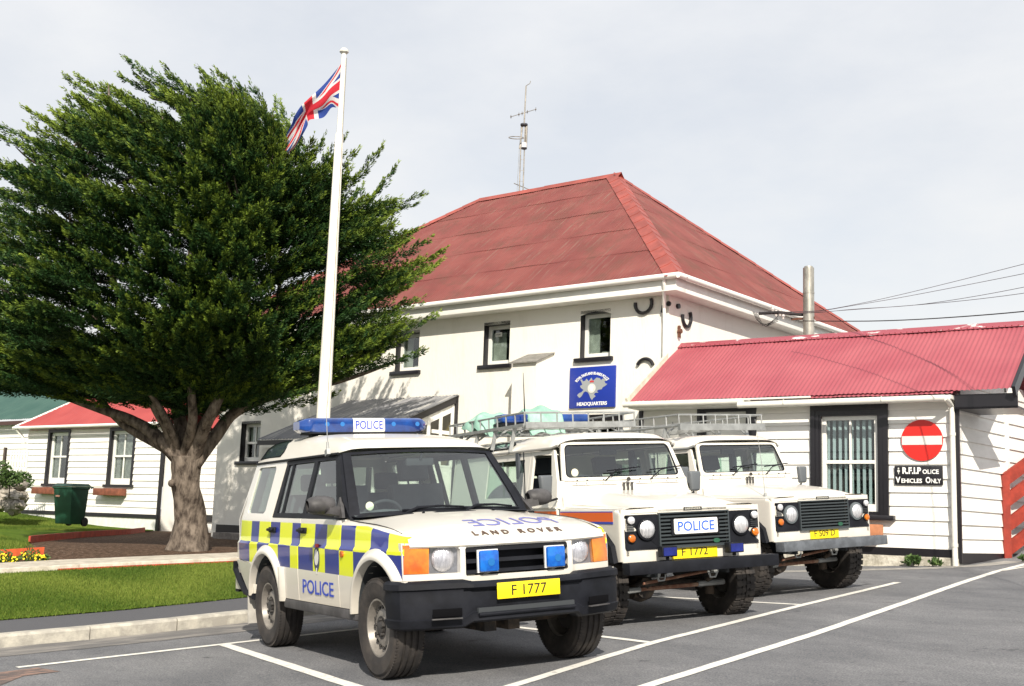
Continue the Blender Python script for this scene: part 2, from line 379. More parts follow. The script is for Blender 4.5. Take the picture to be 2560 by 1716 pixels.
m = MB(); ribbon(m, [(-1.5, -3.6), (-2.35, -3.1), (-2.45, -2.75)], .42, .004); m.build('faded_patch', pbr('faded_patch', (.10, .08, .075), .9, c2=(.27, .17, .13), vs=5, ramp=(.48, .56), stretch=(4, 1, 1), bump=.3, bs=120), kind='structure')
# thin dusty strip in front of the kerb
m = MB(); ribbon(m, [(xk(y)+.42, y) for y in lin(-8, 6, 15)], .75, .0035); m.build('gutter_dust', pbr('dust', (.135, .13, .125), .95, c2=(.27, .25, .225), vs=2.4, ramp=(.45, .66), stretch=(3, .8, 1), bump=.4, bs=130), kind='structure')
# red timber edging round the bed
def board_run(pts, h, th=.035, lift=0):
    m = MB()
    for a, b in zip(pts, pts[1:]):
        za, zb_ = Hg(*a), Hg(*b); A = Vector((a[0], a[1], 0)); B = Vector((b[0], b[1], 0)); d = (B-A).normalized(); n = Vector((-d.y, d.x, 0))*th/2
        vs = [(p.x, p.y, z+k) for p, z in ((A-n, za), (A+n, za), (B+n, zb_), (B-n, zb_)) for k in (-.05, h)]
        m.add(vs, [(0, 1, 3, 2), (2, 3, 5, 4), (4, 5, 7, 6), (6, 7, 1, 0), (1, 7, 5, 3)])
    return m
board_run([(-15.2, -1.28), (-15.9, -1.05), (-17, -.6), (-19, .2), (-23.0, 2.15), (-25.2, 2.98)], .13).build('board_edging', M_red, label='curved dark red timber edging behind the flower bed, reaching towards the tree', cat='edging', smooth=False)
board_run([(-12.9, -1.35), (-12.75, -2.0), (-12.6, -3.8), (-12.5, -6)], .15).build('board_edging', pbr('red_board_bright', (.60, .10, .03), .6, var=.15), label='bright orange-red board at the left behind the yellow flowers', cat='edging', smooth=False)

# short grass blades over the lawns (one mass nobody could count)
rg = np.random.default_rng(4); BV = []; BT = []
def blades(n, xf0, xf1, y0, y1, zf, h):
    y = rg.uniform(y0, y1, n); t = rg.random(n); x = np.array([xf0(a)+(xf1(a)-xf0(a))*b_ for a, b_ in zip(y, t)]); z = np.array([zf(a, b_) for a, b_ in zip(x, y)])
    P = np.stack([x, y, z], 1); an_ = rg.uniform(0, 6.28, n); hh = h*rg.uniform(.5, 1.2, n); s = np.stack([np.cos(an_), np.sin(an_), 0*an_], 1)*.006; ln = np.stack([rg.normal(size=n)*.012, rg.normal(size=n)*.012, hh], 1)
    BV.append(np.stack([P-s, P+s, P+ln], 1).reshape(-1, 3)); BT.append(np.repeat(np.clip(.5+.35*np.sin(x*1.3+np.sin(y*2.1)*1.5)+rg.normal(size=n)*.22, 0, 1), 3))
blades(90000, lambda y: X2+.02, lambda y: xlawn(y)+.015, -4.2, 2.4, lambda x, y: zlawn(x, y)+.004, .038)
blades(30000, lambda y: -27.0, lambda y: -12.5, -3.6, -1.4, lambda x, y: Hg(x, y)+.02, .05)
blades(26000, lambda y: -31.0, lambda y: -23.5, -1.4, 2.2, lambda x, y: Hg(x, y)+.02, .06)
BV = np.concatenate(BV).astype(np.float32); BT = np.concatenate(BT).astype(np.float32); nb_ = len(BV)//3
gm = bpy.data.meshes.new('grass'); gm.vertices.add(len(BV)); gm.vertices.foreach_set('co', BV.ravel()); gm.loops.add(len(BV)); gm.loops.foreach_set('vertex_index', np.arange(len(BV), dtype=np.int32)); gm.polygons.add(nb_); gm.polygons.foreach_set('loop_start', np.arange(0, len(BV), 3, dtype=np.int32)); gm.polygons.foreach_set('loop_total', np.full(nb_, 3, dtype=np.int32)); gm.update()
ga = gm.attributes.new('tint', 'FLOAT', 'POINT'); ga.data.foreach_set('value', BT)
M_blade = pbr('grass_blade', (.05, .10, .01), .8, spec=.15); t = M_blade.node_tree; a_ = N(t, 'ShaderNodeAttribute', attribute_name='tint'); r_ = N(t, 'ShaderNodeValToRGB'); r_.color_ramp.elements[0].color = (.042, .082, .010, 1); r_.color_ramp.elements[1].color = (.155, .195, .034, 1)
t.links.new(a_.outputs['Fac'], r_.inputs[0]); t.links.new(r_.outputs[0], t.nodes['Principled BSDF'].inputs['Base Color'])
gm.materials.append(M_blade); gob = bpy.data.objects.new('grass', gm); col.objects.link(gob); tag(gob, 'short mown green grass covering the lawns', 'grass', kind='stuff')

# ---------------------------------------------------------------- building helpers (local frames: front faces -y)
M_plas = pbr('white_render', (.70, .67, .59), .9, spec=.2, c2=(.78, .755, .69), vs=2.2, ramp=(.25, .46), stretch=(1, 1, .22), bump=.35, bs=22)
M_white = pbr('white_gloss', (.80, .79, .74), .45, var=.04, vs=3)
M_board = pbr('white_boards', (.74, .72, .67), .55, c2=(.82, .80, .755), vs=2.2, ramp=(.35, .6), stretch=(.5, 1, 3), bump=.12, bs=40)
M_black = pbr('black_gloss', (.012, .011, .014), .35)
M_darkin = pbr('dark_interior', (.02, .02, .022), .9)
M_glass = glassmat('window_glass', (.75, .80, .80))
M_slate = pbr('slate', (.22, .21, .19), .8, var=.2, vs=8)
def roofmat(name, a, b, rust, amt, vs=.6):
    m = bpy.data.materials.new(name); m.use_nodes = True; t = m.node_tree; p = t.nodes['Principled BSDF']; p.inputs['Roughness'].default_value = .55; p.inputs['Specular IOR Level'].default_value = .3
    tc = N(t, 'ShaderNodeTexCoord'); at = N(t, 'ShaderNodeUVMap') if False else N(t, 'ShaderNodeAttribute', attribute_name='uvr')
    n1 = N(t, 'ShaderNodeTexNoise'); n1.inputs['Scale'].default_value = 1.2; n1.inputs['Detail'].default_value = 6
    t.links.new(tc.outputs['Object'], n1.inputs['Vector'])
    r1 = N(t, 'ShaderNodeValToRGB'); r1.color_ramp.elements[0].position = .35; r1.color_ramp.elements[1].position = .65; r1.color_ramp.elements[0].color = a+(1,); r1.color_ramp.elements[1].color = b+(1,)
    t.links.new(n1.outputs[0], r1.inputs[0])
    mp = N(t, 'ShaderNodeMapping'); mp.inputs['Scale'].default_value = (17, .75, 1); t.links.new(at.outputs['Vector'], mp.inputs[0])
    n2 = N(t, 'ShaderNodeTexNoise'); n2.inputs['Scale'].default_value = 1; n2.inputs['Detail'].default_value = 6; n2.inputs['Roughness'].default_value = .7; t.links.new(mp.outputs[0], n2.inputs['Vector'])
    r2 = N(t, 'ShaderNodeValToRGB'); r2.color_ramp.elements[0].position = amt; r2.color_ramp.elements[1].position = amt+.09; r2.color_ramp.elements[0].color = (0, 0, 0, 1); r2.color_ramp.elements[1].color = (1, 1, 1, 1)
    t.links.new(n2.outputs[0], r2.inputs[0])
    mx = N(t, 'ShaderNodeMix', data_type='RGBA'); mx.inputs[7].default_value = rust+(1,); t.links.new(r2.outputs[0], mx.inputs[0]); t.links.new(r1.outputs[0], mx.inputs[6]); t.links.new(mx.outputs[2], p.inputs['Base Color'])
    return m
M_roof = roofmat('red_iron_roof', (.162, .042, .036), (.212, .062, .052), (.20, .105, .08), .56)
add_spots(M_roof, 1.4, .50, .68, (.135, .052, .038), (1, 1, 1))
M_roof2 = roofmat('pink_red_roof', (.300, .066, .084), (.345, .088, .104), (.42, .22, .21), .70)
M_roof3 = roofmat('cottage_roof', (.30, .050, .048), (.35, .065, .06), (.4, .12, .1), .72)
M_roofg = roofmat('green_roof', (.035, .085, .070), (.05, .105, .085), (.08, .12, .10), .62)
M_roofcap = pbr('roof_cap', (.30, .065, .048), .55, var=.18, vs=2)
def corr(mb, org, ud, vd, us0, us1, v0f, v1f, pitch=.076, amp=.008, seg=4, sheet=1.6, step=.006, m=0):
    org, ud, vd = Vector(org), Vector(ud).normalized(), Vector(vd).normalized(); nn = ud.cross(vd)
    if nn.z < 0: nn = -nn
    n = int((us1-us0)/(pitch/seg)); us = [us0+(us1-us0)*i/n for i in range(n+1)]
    vmax = max(v1f(u) for u in us); k = 0; base = len(mb.v); V = []; F = []; UV = []
    ks = int(math.ceil(vmax/sheet))
    for k in range(ks):
        rows = []
        for i, u in enumerate(us):
            a = max(k*sheet, v0f(u)); b = min((k+1)*sheet+.06, v1f(u)); b = max(a, b)
            off = amp*math.cos(2*math.pi*u/pitch)+.007*(int((u+50)/.61) % 2)
            for v in (a, b):
                V.append(org+ud*u+vd*v+nn*(off+step*(1-(v-k*sheet)/sheet)+.002*math.sin(u*1.9+k*3))); 
        s = k*2*(n+1)
        for i in range(n):
            q = (s+2*i, s+2*i+2, s+2*i+3, s+2*i+1)
            if (V[q[0]]-V[q[3]]).length < 1e-5 and (V[q[1]]-V[q[2]]).length < 1e-5: continue
            F.append(q)
    mb.uv = getattr(mb, 'uv', [])
    mb.add(V, F, m)
    for v in V: d = Vector(v)-org; mb.uv.append((d.dot(ud), d.dot(vd), 0))
def set_uvr(o, uv):
    a = o.data.attributes.new('uvr', 'FLOAT_VECTOR', 'POINT')
    uv = list(uv)+[(0, 0, 0)]*(len(o.data.vertices)-len(uv))
    a.data.foreach_set('vector', [c for p in uv[:len(o.data.vertices)] for c in p])
def boards(mb, x0, x1, z0, z1, ex, holes=(), y=0, th=.030, m=0, zoff=None, xfn=None):
    z = z0
    while z < z1-1e-4:
        zt = min(z+ex, z1); cuts = []
        for a, b, c, d in holes:
            if c < (z+zt)/2 < d: cuts.append((a, b))
        segs = [(x0, x1)]
        for a, b in cuts:
            ns = []
            for p, q in segs:
                if b <= p or a >= q: ns.append((p, q)); continue
                if a > p: ns.append((p, a))
                if b < q: ns.append((b, q))
            segs = ns
        for p, q in segs:
            n_ = max(1, int((q-p)/1.2)); j = .0025
            vs = []
            for i in range(n_+1):
                x = p+(q-p)*i/n_; w_ = j*math.sin(x*5.1+z*9)
                vs += [(x, y-.002, z+w_*.5), (x, y-th+w_, z+w_), (x, y-.003, zt+w_*.3)]
            mb.add(vs, [f for i in range(n_) for f in ((3*i, 3*i+1, 3*i+4, 3*i+3)[::-1], (3*i+1, 3*i+2, 3*i+5, 3*i+4)[::-1])], m)
        z = zt
def frame(mb, x0, x1, z0, z1, w_, y0, y1, m=0):
    mb.box((x0, y0, z0), (x0+w_, y1, z1), m); mb.box((x1-w_, y0, z0), (x1, y1, z1), m)
    mb.box((x0+w_, y0, z0), (x1-w_, y1, z0+w_), m); mb.box((x0+w_, y0, z1-w_), (x1-w_, y1, z1), m)
def sash(parent, x0, x1, z0, z1, y, fr=.05, mull=1, trans=.5, bottom=.09, glass=M_glass, label=None, inner=None):
    """white sash window in the local frame, returns the frame part"""
    m = MB(); frame(m, x0, x1, z0, z1, fr, y, y+.07)
    m.box((x0+fr, y+.006, z0+fr), (x1-fr, y+.066, z0+fr+bottom-.05))
    zt = z0+(z1-z0)*trans
    if trans: m.box((x0+fr, y-.004, zt-.028), (x1-fr, y+.06, zt+.028))
    for k in range(mull):
        xm = x0+(x1-x0)*(k+1)/(mull+1); m.box((xm-.016, y+.01, z0+fr+.002), (xm+.016, y+.05, z1-fr-.002))
    o = m.build('window', M_white, parent, label=label)
    g = MB(); g.box((x0+fr, y+.03, z0+fr), (x1-fr, y+.036, z1-fr)); g.build('pane', glass, o)
    return o
def room(mb, x0, x1, z0, z1, y0, y1, m=0):
    mb.grid(lambda u, v: (u, y1, v), [x0, x1], [z0, z1], m); mb.grid(lambda u, v: (x0, u, v), [y0, y1], [z0, z1], m); mb.grid(lambda u, v: (x1, u, v), [y0, y1], [z0, z1], m)
    mb.grid(lambda u, v: (u, v, z0), [x0, x1], [y0, y1], m); mb.grid(lambda u, v: (u, v, z1), [x0, x1], [y0, y1], m)

# ---------------------------------------------------------------- main building
FM = rot_frame((-9.765, 9.068, 0), 21.82)
st = empty('police_station', FM, 'two storey white rendered building with a red iron hip roof and small black-edged windows', 'building')
LX = -13.55; DY = 8.9; ZE = 5.74
wins = [(-2.07, -1.34, 4.39, 5.30), (-4.62, -3.90, 4.39, 5.26), (-7.25, -6.52, 4.39, 5.26), (-12.62, -11.86, 2.38, 3.34), (-1.99, -1.12, 1.9, 3.13), (-12.9, -12.2, 4.39, 5.26)]
def rect(a, b, c, d): return [(a, c), (b, c), (b, d), (a, d)]
archR = [(-2.07, 4.39), (-1.34, 4.39), (-1.34, 5.26), (-1.52, 5.31), (-1.705, 5.33), (-1.89, 5.31), (-2.07, 5.26)]
mb = MB()
mb.panel(rect(LX, 0, -.3, ZE), lambda u, v, d: Vector((u, d, v)), holes=[archR]+[rect(*q) for q in wins[1:]], us=lin(LX+1, -1, 12), vs_=[1, 2, 3.7, 5], rim=0, out=(0, -1, 0))
mb.grid(lambda u, v: (0, u, v), lin(0, DY, 10), lin(-.3, ZE, 6)); mb.grid(lambda u, v: (LX, u, v), [0, DY], [-.3, ZE]); mb.grid(lambda u, v: (u, DY, v), [LX, 0], [-.3, ZE])
wall = mb.build('wall', M_plas, st)
mb = MB(); mb.uv = []
RZ = 9.70; RY = 4.45; RL, RR = -8.75, -4.30; EX0, EX1 = LX-.42, .42; EY0, EY1 = -.42, DY+.42; EZ = 5.80
def rl(a, b): return math.hypot(a, b)
hz = RZ-EZ; fv = Vector((0, RY-EY0, hz)); FL = fv.length
corr(mb, (0, EY0, EZ), (1, 0, 0), fv, EX0, EX1, lambda u: 0, lambda u: FL*min(1, (EX1-u)/(EX1-RR), (u-EX0)/(RL-EX0)), sheet=1.28)
rv = Vector((RR-EX1, 0, hz)); RLn = rv.length
corr(mb, (EX1, 0, EZ), (0, 1, 0), rv, EY0, EY1, lambda u: 0, lambda u: RLn*max(0, min(1, (u-EY0)/(RY-EY0), (EY1-u)/(EY1-RY))), sheet=1.28)
bv = Vector((0, RY-EY1, hz)); corr(mb, (0, EY1, EZ), (1, 0, 0), bv, EX0, EX1, lambda u: 0, lambda u: bv.length*min(1, (EX1-u)/(EX1-RR), (u-EX0)/(RL-EX0)), pitch=.18, sheet=1.28)
lv = Vector((RL-EX0, 0, hz)); corr(mb, (EX0, 0, EZ), (0, 1, 0), lv, EY0, EY1, lambda u: 0, lambda u: lv.length*max(0, min(1, (u-EY0)/(RY-EY0), (EY1-u)/(EY1-RY))), pitch=.18, sheet=1.28)
roof = mb.build('roof', M_roof, st, ang=75); set_uvr(roof, mb.uv)
def cap(parent, a, b, wa, wb, w_=.22, up=.03, seglen=.5, drop=.13):
    """V-shaped ridge/hip capping made of lapped lengths"""
    a, b = Vector(a), Vector(b); d = b-a; n = max(1, int(d.length/seglen)); m = MB(); wa, wb = Vector(wa).normalized(), Vector(wb).normalized()
    for i in range(n):
        p = a+d*(i/n)+Vector((0, 0, up+.012)); q = a+d*((i+1.08)/n)+Vector((0, 0, up))
        vs = []
        for c in (p, q): vs += [c+wa*w_, c+wa*.06+Vector((0, 0, .012)), c+Vector((0, 0, .03)), c+wb*.06+Vector((0, 0, .012)), c+wb*w_]
        m.add(vs, [(j, j+1, j+6, j+5) for j in range(4)]+[(0, 1, 2, 3, 4)])
    return m.build('roof_cap', M_roofcap, parent, ang=50)
def dn(v): return Vector(v).normalized()
fd = -fv.normalized(); rd_ = -rv.normalized()
H1a, H1b = Vector((EX1, EY0, EZ)), Vector((RR, RY, RZ))
hd = (H1b-H1a).normalized()
cap(roof, H1a, H1b, fd.cross(fd.cross(hd)) if False else (Vector((-1, 0, 0))-hd*Vector((-1, 0, 0)).dot(hd)), Vector((0, 1, 0))-hd*Vector((0, 1, 0)).dot(hd), w_=.25)
cap(roof, (RL, RY, RZ), (RR, RY, RZ), fd, -bv.normalized(), w_=.17, seglen=1.8)
H2a, H2b = Vector((EX0, EY0, EZ)), Vector((RL, RY, RZ)); hd = (H2b-H2a).normalized()
cap(roof, H2a, H2b, Vector((1, 0, 0))-hd*hd.x, Vector((0, 1, 0))-hd*hd.y, w_=.17)
H3a = Vector((EX1, EY1, EZ)); hd = (H1b-H3a).normalized()
cap(roof, H3a, H1b, Vector((0, -1, 0))+hd*hd.y, Vector((-1, 0, 0))+hd*hd.x, w_=.17)
# eaves box, fascia and gutters
mb = MB(); mb.box((LX-.3, -.37, 5.50), (.37, 0, 5.76)); mb.box((0.002, -.368, 5.502), (.368, DY+.3, 5.762)); mb.build('fascia', M_white, st, bevel=.012)
mb = MB(); mb.tube([(LX-.4, -.45, 5.745), (.45, -.45, 5.765)], .058, 10); mb.tube([(.47, -.47, 5.765), (.47, DY+.4, 5.765)], .058, 10)
mb.tube([(.13, -.42, 5.75), (.13, -.40, 5.60), (.0-.06, -.08, 5.25), (-.06, -.06, 5.0), (-.06, -.06, .5)], .035, 8)
mb.build('gutter', M_white, st)
mb = MB(); mb.box((LX+.2, -.02, .55), (-.3, -.001, .78)); mb.build('plinth', M_black, st)
# recessed windows with black reveals
def main_window(x0, x1, z0, z1, kind=0):
    f = sash(st, x0+.0, x1-.0, z0, z1, .165, fr=.075, mull=0 if kind in (0, 1) else 1, trans=0 if kind in (0, 1) else .5)
    m = MB()
    for q in (((x0, 0), (x0, .17)), ((x1, .17), (x1, 0))): m.add([(q[0][0], q[0][1], z0), (q[1][0], q[1][1], z0), (q[1][0], q[1][1], z1+.06), (q[0][0], q[0][1], z1+.06)], [(0, 1, 2, 3)])
    m.box((x0, .0, z1-.0), (x1, .17, z1+.06)); m.build('reveal', M_black, f)
    m = MB(); m.box((x0-.11, -.07, z0-.085), (x1+.08, .17, z0+.002)); m.build('sill', M_black, f, bevel=.008)
    m = MB(); room(m, x0, x1, z0, z1, .25, 1.6); m.build('room', M_darkin, f)
    m = MB()
    if kind == 0: m.box((x0+.06, .26, z0+.05), (x0+.30, .28, z1-.06)); m.box((x0+.33, .30, z0+.05), (x1, .32, z0+.16)); m.box((x1-.20, .34, z0+.1), (x1-.08, .42, z0+.38))
    elif kind == 1: m.box((x0+.07, .26, z0+.12), (x0+.42, .28, z1-.14)); m.box((x0+.09, .27, z0+.05), (x1-.1, .30, z0+.11))
    else: m.box((x0+.08, .26, z0+.5), (x1-.08, .27, z1-.05))
    m.build('curtain', pbr('curtain', (.62, .60, .50), .8, var=.15, vs=6), f)
    return f
w0 = main_window(*wins[0], 0); w1 = main_window(*wins[1], 1); main_window(*wins[2], 0); main_window(*wins[3], 2); main_window(*wins[5], 1)
m = MB(); m.box((-4.45, .185, 5.03), (-4.27, .19, 5.12)); s_ = m.build('sticker', M_white, w1)
m = MB(); m.text('STUDIO', (-4.36, .184, 5.075), (1, 0, 0), (0, 0, 1), .13, .035, .002, 0, 0); m.build('lettering', M_black, w1)
# ground floor window under the sign
f = sash(st, -1.99, -1.12, 1.9, 3.13, .06, fr=.07, mull=0, trans=.62); m = MB(); frame(m, -2.11, -1.0, 1.78, 3.25, .12, -.02, .02); m.build('trim', M_black, f); m = MB(); room(m, -1.99, -1.12, 1.9, 3.13, .16, 1.2); m.build('room', M_darkin, f)
# black iron wall ties
def tie(pts, label=None, thick=.035):
    m = MB(); m.tube(pts, thick, 8); return m.build('wall_tie', M_black, st, label=label)
def arc(cx, cz, r, a0, a1, y=-.03, n=14, ax='x', k=1): 
    P = []
    for i in range(n):
        t = R(a0+(a1-a0)*i/(n-1)); u, v = cx+r*math.cos(t), cz+r*math.sin(t)*k
        P.append((u, y, v) if ax == 'x' else (.03, u, v))
    return P
tie(arc(-.56, 5.38, .19, 170, 385)); tie(arc(-.50, 4.10, .19, 20, 155))
tie(arc(.62, 5.16, .16, 170, 400, ax='y', k=1.15)); m = MB(); m.cyl((.0, .30, 5.33), (.05, .30, 5.33), .05); m.build('wall_tie', M_black, st)
m = MB(); m.cyl((0, -.03, 5.33), (0, -.0, 5.33), .05); m.bar((-.10, -.05, 5.30), (-.13, -.04, 5.16), .05, .03); m.build('wall_tie', M_black, st)
m = MB(); m.bar((.04, .32, 4.95), (.04, .33, 4.72), .04, .05); m.cyl((.02, .325, 4.84), (.09, .325, 4.84), .045); m.build('wall_bracket', pbr('rust', (.12, .05, .03), .9), st)
# small slated offset under the windows, and its chimney breast
m = MB(); m.box((-3.36, -.55, 1.0), (-2.74, -.001, 4.30)); m.add([(-3.36, -.55, 4.30), (-2.74, -.55, 4.30), (-2.74, 0, 4.52), (-3.36, 0, 4.52)], [(0, 1, 2, 3)]); m.add([(-3.36, -.55, 4.30), (-3.36, 0, 4.30), (-3.36, 0, 4.52)], [(0, 1, 2)]); m.add([(-2.74, -.55, 4.30), (-2.74, 0, 4.30), (-2.74, 0, 4.52)], [(0, 1, 2)]); fl_ = m.build('chimney_breast', M_plas, st)
m = MB(); A_ = [(-3.40, -.62, 4.285), (-2.70, -.62, 4.285), (-2.70, -.0, 4.535), (-3.40, -.0, 4.535)]; m.add(A_+[(x, y, z+.025) for x, y, z in A_], [(3, 2, 1, 0), (4, 5, 6, 7), (0, 1, 5, 4), (1, 2, 6, 5), (3, 0, 4, 7)]); m.build('slate_cover', M_slate, fl_)
# glazed porch
PX1, PX0, PO = -5.27, -8.6, -2.6
m = MB(); m.box((PX1-.08, -.08, .4), (PX1, -.001, 3.78), 0); m.bar((PX1-.04, -.02, 3.70), (PX1-.04, PO-.1, 2.62), .08, .15, 0); m.box((PX1-.08, PO, .4), (PX1-.001, PO+.08, 2.6), 0)
m.bar((PX0, PO-.1, 2.60), (PX1, PO-.1, 2.60), .06, .10)
porch = m.build('porch', M_black, st, label='lean-to glazed porch with black edges')
m = MB(); m.uv = []; pv = Vector((0, -PO+.1, 1.12)); corr(m, (0, PO-.12, 2.66), (1, 0, 0), pv, PX0, PX1+.05, lambda u: 0, lambda u: pv.length, pitch=.10, amp=.012, seg=4, sheet=3)
o = m.build('porch_roof', roofmat('zinc', (.16, .165, .175), (.24, .24, .25), (.42, .41, .38), .52), porch, ang=75); set_uvr(o, m.uv)
m = MB(); xw = PX1-.05
m.box((xw-.02, PO+.08, .4), (xw, -.08, 2.2)); m.box((xw-.02, PO+.08, 2.36), (xw+.01, -.08, 2.52)); m.box((xw-.02, -.75, 2.9), (xw+.01, -.08, 2.98)); m.box((xw-.02, PO+.08, 2.2), (xw+.01, -.08, 2.24))
for k in range(7):
    y = -.12-.37*k; top = 3.62+(y*.42)
    m.box((xw-.02, y-.04, 2.24), (xw+.012, y+.04, max(2.5, top)))
m.add([(xw, -.08, 3.62), (xw, PO+.08, 2.52), (xw, PO+.08, 2.40), (xw, -.08, 3.42)], [(0, 1, 2, 3)])
m.box((PX0, PO+.02, .4), (PX1-.08, PO+.04, 2.5)); m.build('porch_side', M_white, porch)
m = MB(); m.add([(xw-.03, -.1, .5), (xw-.03, PO+.1, .5), (xw-.03, PO+.1, 2.5), (xw-.03, -.1, 3.5)], [(0, 1, 2, 3)]); m.build('pane', glassmat('olive_pane', (.40, .36, .16)), porch)
# black drain stack left of the sign, stone step and low plinth on the far left
m = MB(); m.tube([(-8.55, -.06, 3.6), (-8.55, -.06, .5)], .05, 8); m.build('drainpipe', M_white, st)
m = MB(); m.box((-12.3, -.9, .30), (-10.6, -.02, .60)); m.build('doorstep', pbr('stone', (.22, .20, .18), .9, var=.25, vs=7), st)

def pbox(name, F, lo, hi, mat_, **k):
    m = MB(); m.box(lo, hi); bv_ = k.pop('bevel', 0); o = m.build(name, mat_, bevel=bv_, **k); o.matrix_world = F; return o
# ---------------------------------------------------------------- headquarters sign
sg = MB(); sg.box((-2.275, -.045, 3.385), (-1.175, -.004, 4.205)); sgo = sg.build('headquarters_sign', pbr('sign_blue', (.012, .035, .30), .4), label='square dark blue headquarters sign with a grey island map under the small upper window', cat='sign', bevel=.004); sgo.matrix_world = FM
WT = pbr('sign_white', (.85, .85, .82), .5)
def sgn(u, v, d): return Vector((-1.725+u*.55, -.045-d, 3.795+v*.41))
def arcwarp(a, b, d):
    t = a/.80; rad = .80+b; return sgn((rad*math.sin(t)), -.32+(rad*math.cos(t)), d+.004) if True else None
m = MB(); 
def wfn(a, b, d):
    r0 = .86; t = a/r0; return sgn(math.sin(t)*(r0+b), -.20+math.cos(t)*(r0+b)*1.02, d+.002)
m.text('ROYAL FALKLAND ISLANDS POLICE', (0, 0, 0), (1, 0, 0), (0, 0, 1), 1.64, .135, .004, .03, 0, warp=wfn)
m.text('HEADQUARTERS', sgn(.02, -.82, .003), (1, 0, 0), (0, 0, 1), .72, .085, .004, .025)
m.build('lettering', WT, sgo)
isl = [(-.52,.52),(-.44,.56),(-.40,.42),(-.30,.44),(-.24,.58),(-.14,.40),(-.08,.52),(-.02,.62),(.04,.42),(.12,.50),(.20,.60),(.34,.56),(.40,.42),(.46,.52),(.60,.50),(.66,.40),(.54,.34),(.60,.20),(.68,.18),(.58,.05),(.48,-.02),(.44,-.14),(.30,-.16),(.22,-.24),(.30,-.34),(.16,-.34),(.10,-.44),(.18,-.56),(.08,-.66),(.02,-.80),(-.06,-.62),(-.10,-.46),(-.16,-.30),(-.28,-.22),(-.36,-.30),(-.44,-.52),(-.54,-.62),(-.64,-.44),(-.56,-.32),(-.44,-.26),(-.36,-.12),(-.48,.0),(-.52,.14),(-.42,.20),(-.46,.36)]
m = MB(); m.prism([(a, b*.78-.02) for a, b in isl], lambda u, v, d: sgn(u, v, d), .001, .004); m.build('island_map', pbr('sign_grey', (.30, .32, .33), .6), sgo, smooth=False)
m = MB(); m.cyl(sgn(0, -.06, .003), sgn(0, -.06, .010), .095, k=20); m.build('crest', pbr('sign_silver', (.62, .62, .58), .5), sgo)
m = MB(); m.cyl(sgn(0, -.02, .010), sgn(0, -.02, .013), .045, k=16); m.cyl(sgn(0, -.14, .010), sgn(0, -.14, .013), .028, k=12); m.build('crest_shield', WT, sgo)
m = MB(); 
for k in (-1, 0, 1): m.box(sgn(k*.06-.025, .23, .004), sgn(k*.06+.025, .31+(.02 if k == 0 else 0), .007))
m.build('crown', pbr('sign_red', (.55, .03, .03), .5), sgo)
for k in range(6):
    t = R(60*k+30); 
# ---------------------------------------------------------------- annex
FA = rot_frame((-4.172, 10.343, 0), 25.23)
an = empty('weatherboard_annex', FA, 'low white weatherboard annex with a pink-red corrugated roof and black trimmed windows at the right', 'building')
m = MB(); WA = [(-2.29, -1.05, 1.40, 3.12)]
boards(m, -3.26, -.05, .905, 3.20, .2135, WA, 0)
boards(m, -5.55, -3.26, .70, 3.26, .2135, [(-4.44, -3.42, 1.6, 3.26)], .22)
wa_ = m.build('wall', M_board, an, smooth=False)
m = MB(); m.box((-5.55, .245, -.2), (-3.3, .3, 3.3)); m.panel(rect(-3.26, -.0, .3, 3.2), lambda u, v, d: Vector((u, .02+d, v)), holes=[rect(*WA[0])], rim=0, out=(0, -1, 0)); m.box((-3.27, .03, .3), (-3.255, .25, 3.2)); m.build('wall_core', M_white, an)
# side wall (set a little off square) with its own boards
SA = R(83.4-90)
Ms = Matrix.Translation((0, 0, 0)) @ Matrix.Rotation(R(83.4), 4, 'Z')
m = MB(); zr = .86
while zr < 4.3:
    xs_ = max(.03, (zr+.2135-3.20)/.675-.2); xe_ = min(4.0, 3.44-(zr+.2135-3.20)/.675+.2)
    if xs_ < 2.0: boards(m, xs_, 2.0, zr, zr+.2135, .2135, (), 0)
    if xe_ > 2.12: boards(m, max(xs_, 2.12), xe_ if zr > 3 else 6.2, zr, zr+.2135, .2135, (), 0)
    zr += .2135
m.xf(Ms); m.build('side_wall', M_board, an, smooth=False)
m = MB(); m.prism([(0, .3), (6.2, .3), (6.2, 3.0), (3.66, 3.0), (1.72, 4.42), (0, 3.22)], lambda u, v, d: Vector((u, d, v)), .01, .05); m.box((2.0, -.045, .8), (2.12, .0, 3.5)); m.xf(Ms); m.build('side_core', M_white, an)
m = MB(); m.box((0.02, -.02, .70), (6.2, .008, .86)); m.xf(Ms); m.build('plinth', M_black, an)
for nm_, lo_, hi_ in (('plinth', (-3.26, -.04, .78), (-.09, .01, .905)), ('corner_board', (-.018, -.040, .72), (.045, .02, 3.15)), ('corner_board', (-3.33, -.035, .8), (-3.262, .22, 3.2)), ('corner_board', (-5.62, .16, .4), (-5.56, .24, 3.25))): m = MB(); m.box(lo_, hi_); m.build(nm_, M_black, an)
m = MB(); m.box((-3.3, -.06, -.2), (.0, .02, .785)); m.box((-3.3, -.16, -.2), (.0, -.05, .62)); m.build('footing', pbr('footing', (.30, .28, .23), .95, c2=(.52, .49, .42), vs=7, bump=.8, bs=30), an, bevel=.02)
